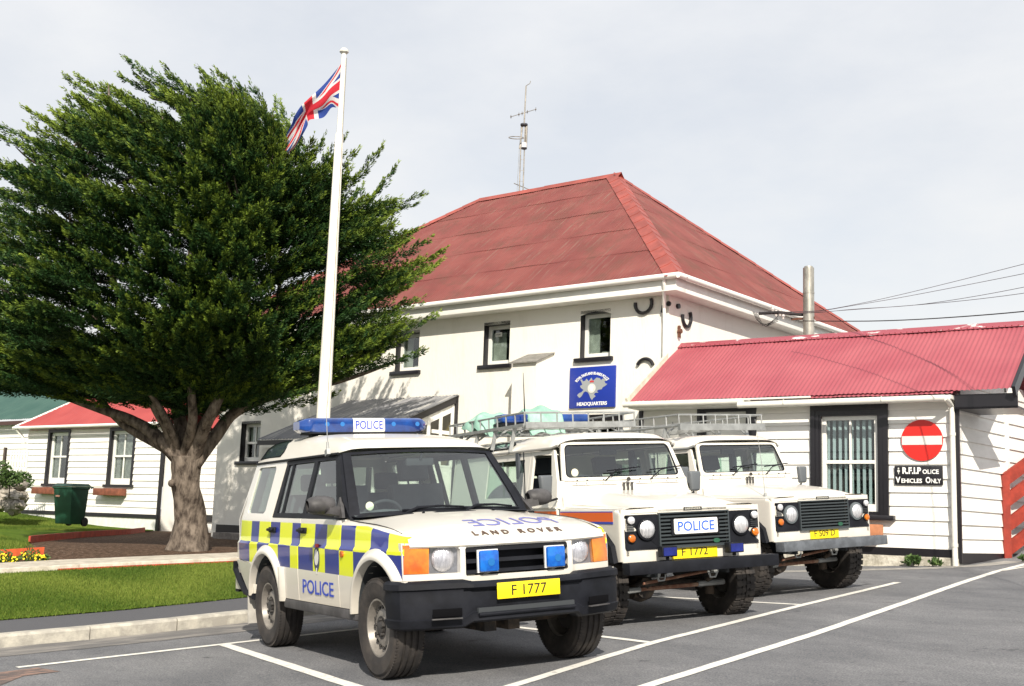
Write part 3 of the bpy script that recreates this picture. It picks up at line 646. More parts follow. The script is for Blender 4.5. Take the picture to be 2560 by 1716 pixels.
# roof with ridge behind
m = MB(); m.uv = []; AR = 1.72; AZ0, AZ1 = 3.29, 4.60
v_ = Vector((0, AR+.22, AZ1-AZ0)); corr(m, (0, -.22, AZ0), (1, 0, 0), v_, -5.60, .88, lambda u: 0, lambda u: v_.length, pitch=.076, amp=.006, seg=6, sheet=3)
v2_ = Vector((0, -AR-.22, AZ1-AZ0)); corr(m, (0, 2*AR+.22, AZ0), (1, 0, 0), v2_, -5.60, .88, lambda u: 0, lambda u: v2_.length, pitch=.18, sheet=3)
v3_ = Vector((0, .40, .15)); corr(m, (0, -.30, 3.235), (1, 0, 0), v3_, -3.25, .02, lambda u: 0, lambda u: v3_.length, pitch=.076, amp=.006, seg=6, sheet=3)
ro = m.build('roof', M_roof2, an, ang=75); set_uvr(ro, m.uv)
M_cap2 = pbr('pink_cap', (.31, .06, .08), .5, c2=(.62, .60, .58), vs=3.2, ramp=(.60, .63), stretch=(.8, 2, 2))
m = MB(); vu = v_.normalized(); wv = v2_.normalized()
A0, A1 = Vector((-5.62, AR, AZ1+.035)), Vector((.9, AR, AZ1+.035))
m.add([A0-vu*.20, A1-vu*.20, A0-vu*.03+Vector((0, 0, .015)), A1-vu*.03+Vector((0, 0, .015)), A0-wv*.03+Vector((0, 0, .015)), A1-wv*.03+Vector((0, 0, .015)), A0-wv*.20, A1-wv*.20], [(0, 1, 3, 2), (2, 3, 5, 4), (4, 5, 7, 6)])
m.build('roof_cap', M_cap2, ro)
m = MB(); 
for k in range(64): u = -5.5+k*.1; p = Vector((u, AR, AZ1+.035))-vu*.175; m.cyl(p, p+vu.cross(Vector((1, 0, 0)))*-.016, .012, .006, 6)
m.build('roof_nails', pbr('nail', (.22, .03, .03), .7), ro)
m = MB(); g0 = Vector((-5.63, -.26, AZ0-.01)); g1 = Vector((-5.63, AR, AZ1)); m.bar(g0, g1, .05, .17); m.build('verge', pbr('cream', (.66, .62, .50), .7, var=.15), ro)
m = MB(); m.bar((.90, -.26, AZ0-.04), (.90, AR, AZ1-.02), .05, .16); m.bar((.90, 2*AR+.26, AZ0-.04), (.90, AR, AZ1-.02), .05, .16); m.box((.02, -.14, 3.02), (.92, -.10, 3.24)); m.box((.02, -.14, 3.02), (.92, .9, 3.05)); m.build('barge_board', M_black, ro)
m = MB(); m.tube([(-5.66, -.33, 3.235), (-3.36, -.33, 3.225)], .052, 10); m.tube([(-3.42, -.40, 3.155), (-.05, -.40, 3.165)], .052, 10); m.tube([(-3.40, -.30, 3.26), (-2.2, -.30, 3.262)], .018, 6)
m.tube([(-.06, -.40, 3.165), (-.045, -.28, 3.14), (-.04, -.085, 3.06), (-.04, -.085, .66), (-.045, -.10, .60)], .042, 10)
for z in (2.62, .95): m.cyl((-.04, -.085, z), (-.04, -.085, z+.05), .05, k=10)
for x in (-1.0, -2.6): m.bar((x, -.455, 3.15), (x, -.455, 3.22), .02, .01)
m.build('gutter', pbr('cream_gloss', (.72, .70, .63), .4, var=.05), an)
m = MB(); m.box((-5.6, -.27, 3.17), (-3.3, .24, 3.25)); m.box((-3.3, -.28, 3.17), (-.0, .0, 3.23)); m.build('soffit', M_white, an)
# main annex window
m = MB(); x0, x1, z0, z1 = -2.305, -1.035, 1.395, 3.145
def molding(m, x0, x1, z0, z1, w_, y):
    for k, (o_, i_, yy) in enumerate(((0, w_*.45, y-.05), (w_*.45, w_*.8, y-.035), (w_*.8, w_, y-.02))):
        m.box((x0+o_, yy, z0), (x0+i_, y+.02, z1-o_)); m.box((x1-i_, yy, z0), (x1-o_, y+.02, z1-o_)); m.box((x0+i_, yy, z1-i_), (x1-i_, y+.02, z1-o_))
molding(m, x0, x1, z0, z1, .175, -.01); m.box((x0+.17, -.02, z0), (x1-.17, .02, z0+.055))
wf = sash(an, -2.13, -1.21, 1.45, 2.97, .03, fr=.065, mull=1, trans=.515, bottom=.10)
m.build('trim', M_black, wf)
m = MB(); m.box((-2.42, -.13, 1.315), (-.94, .02, 1.395)); m.build('sill', M_black, wf, bevel=.01)
m = MB(); 
for k in range(9):
    x = -2.06+k*.098; a = R(22); cx, cy = x, .12; dx, dy = .024*math.cos(a), .024*math.sin(a); m.add([(cx-dx, cy-dy, 1.47), (cx+dx, cy+dy, 1.47), (cx+dx, cy+dy, 2.93), (cx-dx, cy-dy, 2.93)], [(0, 1, 2, 3)])
m.build('blind', pbr('blind', (.70, .76, .76), .8), wf, smooth=False)
m = MB(); room(m, -2.15, -1.19, 1.45, 2.97, .075, 1.6); m.build('room', M_darkin, wf)
# left annex window
wf = sash(an, -4.31, -3.55, 1.5, 3.10, .24, fr=.06, mull=1, trans=.5, bottom=.1)
m = MB(); molding(m, -4.46, -3.40, 1.4, 3.265, .15, .215); m.build('trim', M_black, wf)
m = MB(); m.box((-4.15, .225, 2.34), (-3.7, .26, 2.36)); m.box((-4.26, .262, 2.72), (-3.6, .29, 2.74)); m.build('glazing_bar', M_white, wf)
m = MB(); room(m, -4.3, -3.56, 1.5, 3.1, .32, 1.5); m.build('room', M_darkin, wf)
m = MB(); m.box((-5.05, .10, 2.62), (-4.80, .2, 2.80)); m.tube([(-4.92, .12, 2.8), (-4.90, .1, 2.95)], .012, 6); m.tube([(-5.08, .15, 2.6), (-5.12, .12, 2.72), (-5.05, .12, 2.86)], .012, 6); m.build('wall_lamp', pbr('lamp_grey', (.35, .35, .33), .5), an, bevel=.01)
# round no entry sign, and notice
m = MB(); m.cyl((-.51, -.050, 2.56), (-.51, -.034, 2.56), .318, k=64); ne = m.build('no_entry_sign', pbr('no_entry_red', (.62, .018, .012), .45), label='round red no entry sign with a white bar on the weatherboards', cat='sign'); ne.matrix_world = FA
m = MB(); m.box((-.815, -.056, 2.49), (-.205, -.049, 2.625)); m.build('bar', pbr('bar_white', (.66, .64, .60), .5), ne)
m = MB(); m.box((-.94, -.052, 1.875), (-.205, -.034, 2.165)); nb = m.build('notice_board', M_black, label='small black notice reading R.F.I. Police Vehicles Only below the round red sign', cat='sign', bevel=.004); nb.matrix_world = FA
m = MB(); m.text('R.F.I.P', (-.672, -.052, 2.092), (1, 0, 0), (0, 0, 1), .285, .105, .003, .035); m.text('OLICE', (-.385, -.052, 2.076), (1, 0, 0), (0, 0, 1), .245, .068, .003, .025)
m.text('V', (-.885, -.052, 1.948), (1, 0, 0), (0, 0, 1), .075, .095, .003, .03); m.text('EHICLES', (-.675, -.052, 1.935), (1, 0, 0), (0, 0, 1), .315, .068, .003, .025)
m.text('O', (-.425, -.052, 1.948), (1, 0, 0), (0, 0, 1), .075, .095, .003, .03); m.text('NLY', (-.305, -.052, 1.935), (1, 0, 0), (0, 0, 1), .15, .068, .003, .025)
m.build('lettering', WT, nb)
m = MB(); m.cyl((-.875, -.052, 2.085), (-.875, -.055, 2.085), .022, k=12); m.cyl((-.875, -.052, 2.125), (-.875, -.055, 2.125), .013, k=10); m.box((-.880, -.055, 2.035), (-.870, -.052, 2.065)); m.build('crest', pbr('sign_silver', (.5, .5, .5)), nb)
m = MB(); m.box((-1.62, -.30, 1.05), (-1.12, -.06, 1.25)); pl = m.build('planter_box', pbr('terracotta', (.42, .17, .08), .8, var=.15), bevel=.012, label='terracotta window box under the barred annex window, beside the bumper', cat='planter'); pl.matrix_world = FA
# stainless flue
m = MB(); fx = FA.inverted() @ Vector(CAM+( Matrix((cr, cu, -cf)).transposed() @ Vector(((2022-1280)/FPX, -(838-858)/FPX, -1)))*22.6)
fx.z = 4.0
FZ = [(CAM+(Matrix((cr, cu, -cf)).transposed() @ Vector(((2022-1280)/FPX, -(v-858)/FPX, -1)))*22.6).z for v in (665, 730, 797)]
m.cyl((fx.x, fx.y, 3.2), (fx.x, fx.y, FZ[0]), .105, k=24); m.cyl((fx.x, fx.y, FZ[1]-.015), (fx.x, fx.y, FZ[1]+.015), .110, k=24); m.cyl((fx.x, fx.y, FZ[0]), (fx.x, fx.y, FZ[0]+.03), .085, .08, k=24)
fo = m.build('flue_pipe', pbr('steel', (.40, .385, .34), .45, .6, var=.35, vs=3, stretch=(1, 1, .4)), label='tall stainless steel flue rising behind the pink-red roof', cat='flue'); fo.matrix_world = FA
m = MB(); m.box((fx.x-.35, fx.y-.01, FZ[2]), (fx.x+.115, fx.y+.02, FZ[2]+.04)); m.build('bracket', pbr('rust', (.25, .09, .04), .9), fo)
CM3 = Matrix((cr, cu, -cf)).transposed()
def at(u, v, depth):      # photo pixel (2560 wide) + distance -> world point
    return CAM + CM3 @ Vector(((u-1280)/FPX, -(v-858)/FPX, -1))*depth
def at_g(u, v, z):        # photo pixel on the level z
    d = CM3 @ Vector(((u-1280)/FPX, -(v-858)/FPX, -1)); return CAM + d*((z-CAM.z)/d.z)
# ---------------------------------------------------------------- cottage
FC = rot_frame((-26.77, 3.71, 0), 24.21)
ct = empty('cottage', FC, 'small white weatherboard cottage with a bright red roof, left of the tree', 'building')
CW = [(-5.79, -4.78, 1.80, 3.42), (-2.53, -1.45, 1.80, 3.42)]
m = MB(); boards(m, -7.05, -.10, .95, 3.52, .195, CW, 0); m.build('wall', M_board, ct, smooth=False)
m = MB(); m.panel(rect(-7.05, 0, -.2, 3.6), lambda u, v, d: Vector((u, .015+d, v)), holes=[rect(*q) for q in CW], rim=0, out=(0, -1, 0)); m.box((-7.05, .1, -.2), (-7.0, 4.8, 3.6)); m.box((-.05, .1, -.2), (0, 1.2, 3.6)); m.build('wall_core', M_white, ct)
m = MB(); m.box((-7.12, -.05, .84), (-.02, .01, .95)); m.box((-.10, -.035, .45), (.02, .02, 3.5)); m.build('plinth', M_black, ct)
m = MB(); m.box((-7.05, -.02, -.2), (-.1, .015, .84)); m.build('footing', pbr('white_footing', (.70, .69, .66), .8, var=.08, vs=5), ct)
# stepped-back link to the main building
m = MB(); boards(m, .02, 3.9, 1.0, 3.4, .195, (), 1.1); m.box((0.02, 1.11, -.2), (3.9, 1.2, 3.45)); m.build('link_wall', M_board, ct, smooth=False); m = MB(); m.box((.02, 1.05, .80), (3.9, 1.1, .98)); m.build('link_plinth', M_black, ct)
m = MB(); m.uv = []
cv = Vector((0, 2.35, 1.65)); corr(m, (0, -.28, 3.60), (1, 0, 0), cv, -7.42, .35, lambda u: 0, lambda u: cv.length*min(1, (u+7.42+.02)/1.9 if u < -5.5 else 1), pitch=.10, amp=.012, seg=4, sheet=3)
cv2 = Vector((1.9, 0, 1.65)); corr(m, (-7.42, 0, 3.60), (0, 1, 0), cv2, -.28, 4.42, lambda u: 0, lambda u: cv2.length*max(0, min(1, (u+.28)/2.35, (4.42-u)/2.35)), pitch=.2, seg=4, sheet=3)
cv3 = Vector((0, -2.35, 1.65)); corr(m, (0, 4.42, 3.60), (1, 0, 0), cv3, -7.42, .35, lambda u: 0, lambda u: cv3.length*min(1, (u+7.42+.02)/1.9 if u < -5.5 else 1), pitch=.2, seg=4, sheet=3)
lv4 = Vector((0, 2.2, 1.55)); corr(m, (0, .85, 3.5), (1, 0, 0), lv4, .35, 4.3, lambda u: 0, lambda u: lv4.length, pitch=.10, amp=.012, seg=4, sheet=3)
o = m.build('roof', M_roof3, ct, ang=75); set_uvr(o, m.uv)
m = MB(); m.tube([(-7.45, -.33, 3.58), (.4, -.33, 3.57)], .045, 8); m.bar((-7.44, -.28, 3.63), (-5.52, 2.07, 5.27), .03, .05); m.tube([(-7.30, -.3, 3.55), (-7.25, -.1, 3.3), (-7.2, -.05, 3.1)], .05, 8); m.build('gutter', M_white, ct)
for (x0, x1, z0, z1), lc in zip(CW, (0, 1)):
    wf = sash(ct, x0, x1, z0, z1, .06, fr=.10, mull=1, trans=.53, bottom=.14)
    m = MB(); w_ = .10; m.box((x0-w_, -.04, z0-.06), (x0, .05, z1+w_)); m.box((x1, -.04, z0-.06), (x1+w_, .05, z1+w_)); m.box((x0, -.04, z1), (x1, .05, z1+w_)); m.box((x0-w_-.08, -.09, z0-.07), (x1+w_+.08, .05, z0)); m.build('trim', M_black, wf)
    m = MB(); m.box((x0+.1, .14, z0+.1), (x0+(.36 if lc == 0 else .9), .15, z1-.1)); m.build('curtain', pbr('net_curtain', (.35, .38, .38) if lc else (.45, .42, .36), .9, var=.25, vs=9), wf)
    m = MB(); room(m, x0, x1, z0, z1, .2, 1.4); m.build('room', M_darkin, wf)
for x0, x1, lab in ((-6.1, -4.9, 'brown wooden window box under the left cottage window, partly behind the bin'), (-2.83, -1.55, 'brown wooden window box under the right cottage window')):
    m = MB(); m.box((x0, -.32, 1.47), (x1, -.06, 1.68)); o = m.build('planter_box', pbr('brown_wood', (.20, .065, .035), .7, var=.25, vs=6), bevel=.01, label=lab, cat='planter', group='window boxes on the cottage'); o.matrix_world = FC
# ---------------------------------------------------------------- green roofed house far left
FG = rot_frame((-34.5, 1.3, 0), 24)
gh = empty('green_roofed_house', FG, 'white weatherboard house with a dark green corrugated roof at the left edge', 'building')
m = MB(); boards(m, -9, 3.5, 1.2, 3.9, .2, (), 0); m.box((-9, .01, 0), (3.5, .1, 3.9)); m.build('wall', M_board, gh, smooth=False)
m = MB(); m.uv = []; gv = Vector((0, 3.6, 2.1)); corr(m, (0, -.35, 3.98), (1, 0, 0), gv, -9.3, 3.9, lambda u: 0, lambda u: gv.length, pitch=.11, amp=.013, seg=4, sheet=5); gv2 = Vector((0, -3.6, 2.1)); corr(m, (0, 6.85, 3.98), (1, 0, 0), gv2, -9.3, 3.9, lambda u: 0, lambda u: gv2.length, pitch=.2, seg=4, sheet=5)
o = m.build('roof', M_roofg, gh, ang=75); set_uvr(o, m.uv)
m = MB(); m.box((-9.3, -.34, 3.80), (3.9, -.30, 3.93)); m.build('fascia', pbr('brown_fascia', (.07, .035, .03), .7), gh)
# trellis
m = MB(); P0 = at(22, 1205, 35.5); P1 = at(64, 1190, 35.5); hx = (P1-P0); hx.z = 0; L = hx.length; hx.normalize()
B0 = Vector((P0.x, P0.y, 1.35))
for k in range(7): p = B0+hx*(L*k/6); m.bar(p, p+Vector((0, 0, 1.35)), .045, .03, up=hx)
for k in range(7): p = B0+Vector((0, 0, .06+k*.2)); m.bar(p, p+hx*L, .03, .04)
m.bar(B0-hx*.2, B0-hx*.2+Vector((0, 0, 1.45)), .14, .05, 1, up=hx)
m.build('trellis', [M_white, pbr('dark_post', (.08, .06, .05), .8)], label='white lattice trellis panel in front of the green roofed house', cat='trellis', smooth=False)
# rubble wall
m = MB(); rnd = random.Random(3)
def rock(m, c, sx, sy, sz, rnd, n=10):
    vs = []; fs = []; rings = 6
    for i in range(rings+1):
        ph = math.pi*i/rings-math.pi/2
        for j in range(n):
            th = 2*math.pi*j/n; k = 1+.22*math.sin(j*2.1+i*1.7+c[0]*9)+rnd.uniform(-.12, .12)
            vs.append((c[0]+sx*math.cos(ph)*math.cos(th)*k, c[1]+sy*math.cos(ph)*math.sin(th)*k, c[2]+sz*math.sin(ph)*k))
    for i in range(rings):
        for j in range(n): fs.append((i*n+j, i*n+(j+1) % n, (i+1)*n+(j+1) % n, (i+1)*n+j))
    m.add(vs, fs)
for k in range(46):
    u = rnd.uniform(-20, 56); v = 1200+rnd.uniform(0, 75); d = 32.6+rnd.uniform(-.2, .2)+(1275-v)*.012; p = at(u, v, d); rock(m, p, rnd.uniform(.12, .26), .2, rnd.uniform(.09, .17), rnd)
m.build('rubble_wall', pbr('rubble', (.20, .18, .15), .95, c2=(.42, .38, .32), vs=4, bump=.6, bs=12), label='low rubble stone wall at the left edge beside the cottage', cat='wall')
# generic leafy plant
def leafcloud(m, c, rx, ry, rz, n, ls, rnd, up=.3, mi=0):
    for k in range(n):
        while True:
            p = Vector((rnd.uniform(-1, 1), rnd.uniform(-1, 1), rnd.uniform(-1, 1)))
            if p.length < 1: break
        p = Vector((c[0]+p.x*rx, c[1]+p.y*ry, c[2]+p.z*rz)); d = Vector((rnd.uniform(-1, 1), rnd.uniform(-1, 1), rnd.uniform(-.4, 1)+up)).normalized()
        s = d.cross(Vector((rnd.uniform(-1, 1), rnd.uniform(-1, 1), rnd.uniform(-1, 1)))).normalized()*ls*.3; L = ls*rnd.uniform(.6, 1.2)
        m.add([p-s*.3, p+d*L*.5-s, p+d*L, p+d*L*.5+s], [(0, 1, 2, 3)], mi)
M_leaf = pbr('leaf', (.035, .08, .015), .7, c2=(.085, .14, .03), vs=12)
for (u, v, d, rx, rz, lab) in ((26, 1200, 32.0, .50, .22, 'low green shrub on top of the rubble wall, left edge'), (50, 1205, 33.6, .20, .30, 'thin climbing shrub at the corner of the cottage'), (-4, 1190, 31.4, .4, .4, 'dense green shrub cut by the left edge of the view')):
    m = MB(); p = at(u, v, d); leafcloud(m, p, rx, .35, rz, 620, .10, random.Random(u+50)); o = m.build('leaves', M_leaf, smooth=False)
    s_ = MB(); s_.tube([(p.x, p.y, p.z-rz-.25), (p.x+.03, p.y, p.z+.1)], [.02, .008], 6); st_ = s_.build('shrub', pbr('stem', (.10, .07, .05), .9), label=lab, cat='shrub'); o.parent = st_
# ---------------------------------------------------------------- wheelie bin
p = at_g(171, 1309, Hg(-24.5, -.5)+.02); zb0 = Hg(p.x, p.y)+.03
d = (CM3 @ Vector(((171-1280)/FPX, -(1309-858)/FPX, -1))); t = (zb0-CAM.z)/d.z; p = CAM+d*min(t, 29)
FB = Matrix.Translation((p.x, p.y, zb0)) @ Matrix.Rotation(R(38), 4, 'Z')
bn = empty('wheelie_bin', FB, 'dark green wheeled refuse bin standing on the grass against the white cottage', 'bin')
M_bin = pbr('bin_green', (.012, .065, .038), .5, var=.1)
m = MB(); A = [(-.24, -.20), (.24, -.20), (.24, .28), (-.24, .28)]; Bq = [(-.29, -.30), (.29, -.30), (.29, .30), (-.29, .30)]
H_ = .93
m.add([(x, y, .05) for x, y in A]+[(x, y, H_) for x, y in Bq], [(3, 2, 1, 0), (0, 1, 5, 4), (1, 2, 6, 5), (2, 3, 7, 6), (3, 0, 4, 7)]); m.box((-.31, -.325, H_-.03), (.31, .32, H_+.02)); m.build('bin_body', M_bin, bn, bevel=.02)
m = MB(); m.add([(-.31, -.34, H_+.03), (.31, -.34, H_+.03), (.31, .36, H_+.05), (-.31, .36, H_+.05), (-.26, -.22, H_+.10), (.26, -.22, H_+.10), (.26, .30, H_+.11), (-.26, .30, H_+.11)], [(0, 3, 2, 1), (4, 5, 6, 7), (0, 1, 5, 4), (1, 2, 6, 5), (2, 3, 7, 6), (3, 0, 4, 7)]); m.tube([(-.28, .38, H_+.0), (-.28, .45, H_+.03), (.28, .45, H_+.03), (.28, .38, H_)], .015, 6); m.build('lid', M_bin, bn, bevel=.015)
for s in (-1, 1): m = MB(); m.cyl((s*.27, .27, .11), (s*.22, .27, .11), .11, k=20); m.build('wheel', M_black, bn)
m = MB(); m.box((-.20, -.30, .70), (-.08, -.285, .74)); m.build('sticker', pbr('peach', (.7, .35, .25), .6), bn)
# ---------------------------------------------------------------- flower plants in the bed
rnd = random.Random(5)
for i, (u, v, s, lab) in enumerate(((4, 1402, 1.1, 'yellow flowering plant furthest left, cut by the edge of the view'), (32, 1398, .5, 'tiny yellow flowering plant left of the middle clump'), (74, 1399, 1.1, 'largest clump of yellow flowers in front of the orange board'), (110, 1398, .55, 'small yellow flower clump at the right end of the orange board'))):
    z = zpath(-2); q = at_g(u, v+6, .235); q = Vector((min(q.x, X3-.12), q.y, 0)); 
    dd = CM3 @ Vector(((u-1280)/FPX, -(v-858)/FPX, -1)); t = (X3-.25-CAM.x)/dd.x; q = CAM+dd*t; q.z = Hg(q.x, q.y)
    m = MB(); leafcloud(m, (0, 0, .10*s), .15*s, .15*s, .10*s, 160, .055, rnd); o = m.build('flower_plant', M_leaf, label=lab, cat='flower', group='yellow flowers in the bed', smooth=False); o.location = q
    m = MB()
    for k in range(int(26*s)):
        c = Vector((rnd.gauss(0, .08*s)+.06, rnd.gauss(0, .08*s), .09*s+rnd.uniform(-.03, .07))); n = Vector((.8, -.4, .6)).normalized(); rr = m.ring(c, n, .018, 6); m.add(rr, [tuple(range(6))])
    m.build('flowers', pbr('yellow_petal', (.80, .62, .01), .7), o, smooth=False)
for i, (x, s, lab) in enumerate(((-.62, .85, 'bushy green weed growing at the foot of the annex wall below the sill'), (-.28, .5, 'sparse low weeds beside the downpipe of the annex'), (.75, .4, 'short green weed at the foot of the annex side wall, under the red fence'))):
    m = MB(); rnd = random.Random(i+20); yy = -.24 if i < 2 else .9
    leafcloud(m, (0, 0, .07*s), .20*s, .06, .08*s, int(150*s), .085, rnd, up=.6); q = FA @ Vector((x, yy, 0)); o = m.build('weed_clump', M_leaf, label=lab, cat='weed', group='weeds along the annex wall', smooth=False); o.location = (q.x, q.y, G(q.x, q.y)+.01)
# ---------------------------------------------------------------- flagpole and flag
PD = 19.9; pb = at(808, 1045, PD)
def polez(v_px):
    d = CM3 @ Vector(((808-(1045-v_px)*-.0568-1280)/FPX, -(v_px-858)/FPX, -1)); k = Vector((pb.x-CAM.x, pb.y-CAM.y)).length/Vector((d.x, d.y)).length; return CAM.z+d.z*k
fp = empty('flagpole', (pb.x, pb.y, 0), 'tall white painted wooden flagpole in front of the tree', 'flagpole')
zt = polez(127); zj = polez(338); M_pole = pbr('pole_paint', (.84, .81, .72), .45, var=.03)
m = MB(); m.tube([(0, 0, -.1), (0, 0, 2.5), (0, 0, zj), (0, 0, zj+.04)], [.135, .118, .072, .05], 20); m.build('lower_pole', M_pole, fp)
m = MB(); m.tube([(0, 0, zj), (0, 0, zt-.06)], [.052, .040], 16); m.build('upper_pole', M_pole, fp)
m = MB(); m.lathe([(.001, .09), (.05, .085), (.078, .05), (.08, .02), (.06, 0), (.03, -.02)], (0, 0, zt-.05), (0, 0, 1), 20); m.build('truck', pbr('truck_white', (.6, .58, .52), .5), fp)
m = MB(); m.tube([(.07, -.03, .8), (.11, .02, 3), (.06, .03, zt-.15)], .006, 5); m.tube([(-.12, -.04, .8), (-.13, 0, 3.2), (-.07, .0, zj)], .006, 5); m.cyl((-.06, 0, zj-.15), (-.16, -.02, zj-.13), .012); m.build('halyard', pbr('rope', (.25, .23, .18), .9), fp)
ZF = lambda x, y: (680+x/3.734, 80+y/3.734)
topc = [(0, (690, 238)), (.22, (560, 395)), (.36, (462, 500)), (.5, (330, 632)), (.6, (268, 705)), (.68, (215, 800)), (.75, (196, 862)), (.86, (140, 985)), (1, (84, 1150))]
botc = [(0, (660, 696)), (.12, (600, 706)), (.25, (552, 712)), (.38, (478, 800)), (.5, (352, 822)), (.62, (330, 880)), (.74, (290, 955)), (.86, (215, 1075)), (1, (118, 1158))]
def jack(s, t):
    x, y = s*60, (1-t)*30; 
    if abs(x-30) < 3 or abs(y-15) < 3: return 0
    if abs(x-30) < 5 or abs(y-15) < 5: return 1
    d1 = (y-x/2)/math.sqrt(1.25); d2 = (y-(30-x/2))/math.sqrt(1.25); L = math.sqrt(1)
    for d_, lft in ((d1, x < 30), (d2, x < 30)):
        if abs(d_) < 3*1.0:
            sgn_ = d_ if ((d_ is d1) == False) else d_
            if (0 < d_*(-1 if lft else 1)*(1 if d_ is d1 else -1) < 2): return 0
            return 1
    return 2
PDF = (Vector((pb.x, pb.y, zj+1.0))-CAM).dot(cf)
m = MB(); ns, ntt = 150, 76; fd_ = (CM3 @ Vector((0, 0, -1)))
V = []
for j in range(ntt+1):
    t = j/ntt
    for i in range(ns+1):
        s = i/ns; ta = (sinterp(s, [(a, b[0]) for a, b in topc]), sinterp(s, [(a, b[1]) for a, b in topc])); ba = (sinterp(s, [(a, b[0]) for a, b in botc]), sinterp(s, [(a, b[1]) for a, b in botc]))
        tt = t+.07*math.sin(t*9+s*6)*s*(1-t)*2
        X = ta[0]+(ba[0]-ta[0])*tt; Y = ta[1]+(ba[1]-ta[1])*tt
        u, v = ZF(X, Y); V.append(at(u, v, PDF+.07+s*.75+.13*math.sin(t*5.5+s*8)*s+.05*math.sin(t*13-s*7)*s))
F = [(j*(ns+1)+i, j*(ns+1)+i+1, (j+1)*(ns+1)+i+1, (j+1)*(ns+1)+i) for j in range(ntt) for i in range(ns)]
m.v = [tuple(v) for v in V]; m.f = F; m.m = [jack((i+.5)/ns, (j+.5)/ntt) for j in range(ntt) for i in range(ns)]
def cloth(name, c):
    mm = pbr(name, c, .8); b = mm.node_tree.nodes['Principled BSDF']; b.inputs['Subsurface Weight'].default_value = 0
    t = mm.node_tree; tr = N(t, 'ShaderNodeBsdfTranslucent'); tr.inputs[0].default_value = c+(1,); mx = N(t, 'ShaderNodeMixShader'); mx.inputs[0].default_value = .35
    t.links.new(b.outputs[0], mx.inputs[1]); t.links.new(tr.outputs[0], mx.inputs[2]); t.links.new(mx.outputs[0], t.nodes['Material Output'].inputs[0]); return mm
fl = m.build('flag', [cloth('flag_red', (.66, .03, .05)), cloth('flag_white', (.80, .78, .76)), cloth('flag_blue', (.03, .07, .32))], label='red, white and blue union flag blowing left from the top of the flagpole', cat='flag')
# ---------------------------------------------------------------- radio mast behind the ridge
MD = 31.5; q = at(1305, 470, MD); zm = lambda v: (at(1305, v, MD).z)
ma = empty('radio_mast', (q.x, q.y, 0), 'slender radio mast with aerials rising behind the red roof ridge', 'mast')
M_mast = pbr('mast', (.24, .22, .19), .5, .3, var=.3, vs=8); M_md = pbr('mast_dark', (.04, .04, .05), .6)
z0, z1_, z2_, z3 = 7.4, zm(368), zm(306), zm(200)
m = MB(); rt = cr0.normalized(); o_ = lambda dx, z: (rt.x*dx, rt.y*dx, z)
lean = lambda z: (z-zm(470))*.006
for dx in (-.07, .03): m.tube([o_(dx, z0), o_(dx, z2_)], .016, 6)
m.tube([o_(.07, z1_), o_(.07, z2_)], .03, 8); m.tube([o_(-.10, zm(368)), o_(-.04, z2_)], .02, 6)
for k in range(12): z = z0+(z1_-z0)*k/12; m.bar(o_(-.07, z), o_(.03, z), .008, .008)
m.tube([o_(0, z2_), o_(.02, z3)], .018, 6); m.tube([o_(.02, z3), o_(.12, z3+.07), o_(.14, z3+.14)], .01, 5); m.build('lattice', M_mast, ma)
m = MB(); m.cyl(o_(0, z2_), o_(0, z2_+.04), .10, k=16); m.cyl(o_(.02, z1_), o_(.02, z1_+.03), .075, k=16); m.build('mast_plate', M_md, ma)
m = MB(); m.cyl(o_(.02, z1_+.04), o_(.02, z1_+.16), .07, k=16); m.build('aerial_pod', pbr('pod_white', (.8, .8, .8)), ma)
m = MB(); a, b = Vector(o_(-.36, zm(284))), Vector(o_(.30, zm(262))); m.tube([a, b], .009, 5)
for f_ in (0, .32, .45, .66, 1): c = a+(b-a)*f_; m.tube([c-fd_*.25+rt*.0, c+fd_*.25], .007, 5); m.cyl(c-rt*.02, c+rt*.02, .02, k=8)
m.tube([Vector(o_(-.20, zm(339)))+Vector((rt.x*.20*math.cos(t), rt.y*.20*math.cos(t), .07*math.sin(t)))+fd_*.2*math.sin(t) for t in lin(0, 6.28, 25)], .012, 5)
m.tube([o_(-.22, zm(459)), o_(.22, zm(475))], .012, 5); m.tube([o_(-.17, z0), o_(-.11, z1_)], .005, 4); m.build('aerial', M_mast, ma)
# ---------------------------------------------------------------- overhead wires
M_wire = pbr('wire', (.10, .08, .09), .7); M_wd = pbr('wire_black', (.015, .012, .012), .7)
def wire(pts, r, mat_, lab):
    m = MB(); m.tube(pts, r, 6); m.build('overhead_wire', mat_, label=lab, cat='wire', group='wires leading from the eaves to the right')
Wz = lambda x, y: (2040+x/4.498, 600+y/4.498)
def catn(ps, d0, d1):
    n = 40; P = []
    for i in range(n+1):
        t = i/n; x = ps[0][0]+(ps[-1][0]-ps[0][0])*t; y = sinterp(x, ps); u, v = Wz(x, y); P.append(at(u, v, d0*(1-t)+d1*t))
    return P
b0 = (-420, 735)
wire(catn([(-420, 810), (0, 800), (350, 745), (1000, 605), (2339, 272), (3300, 20), (5600, -700)], 22.6, 9), .0042, M_wire, 'thin overhead wire, highest of those at the right edge')
wire(catn([(-420, 812), (0, 805), (350, 750), (1000, 640), (2339, 380), (3300, 180), (5600, -420)], 22.6, 9), .0042, M_wire, 'thin overhead wire, second highest at the right edge')
wire(catn([(-420, 830), (0, 820), (400, 782), (1100, 735), (1700, 650), (2339, 532), (3300, 330), (5600, -180)], 22.7, 9), .0042, M_wire, 'thin overhead wire, third from the top at the right edge')
wire(catn([(-420, 830), (0, 815), (350, 790), (1100, 735), (1700, 680), (2339, 600), (3300, 450), (5600, 60)], 22.7, 9), .0042, M_wire, 'thin overhead wire, fourth from the top at the right edge')
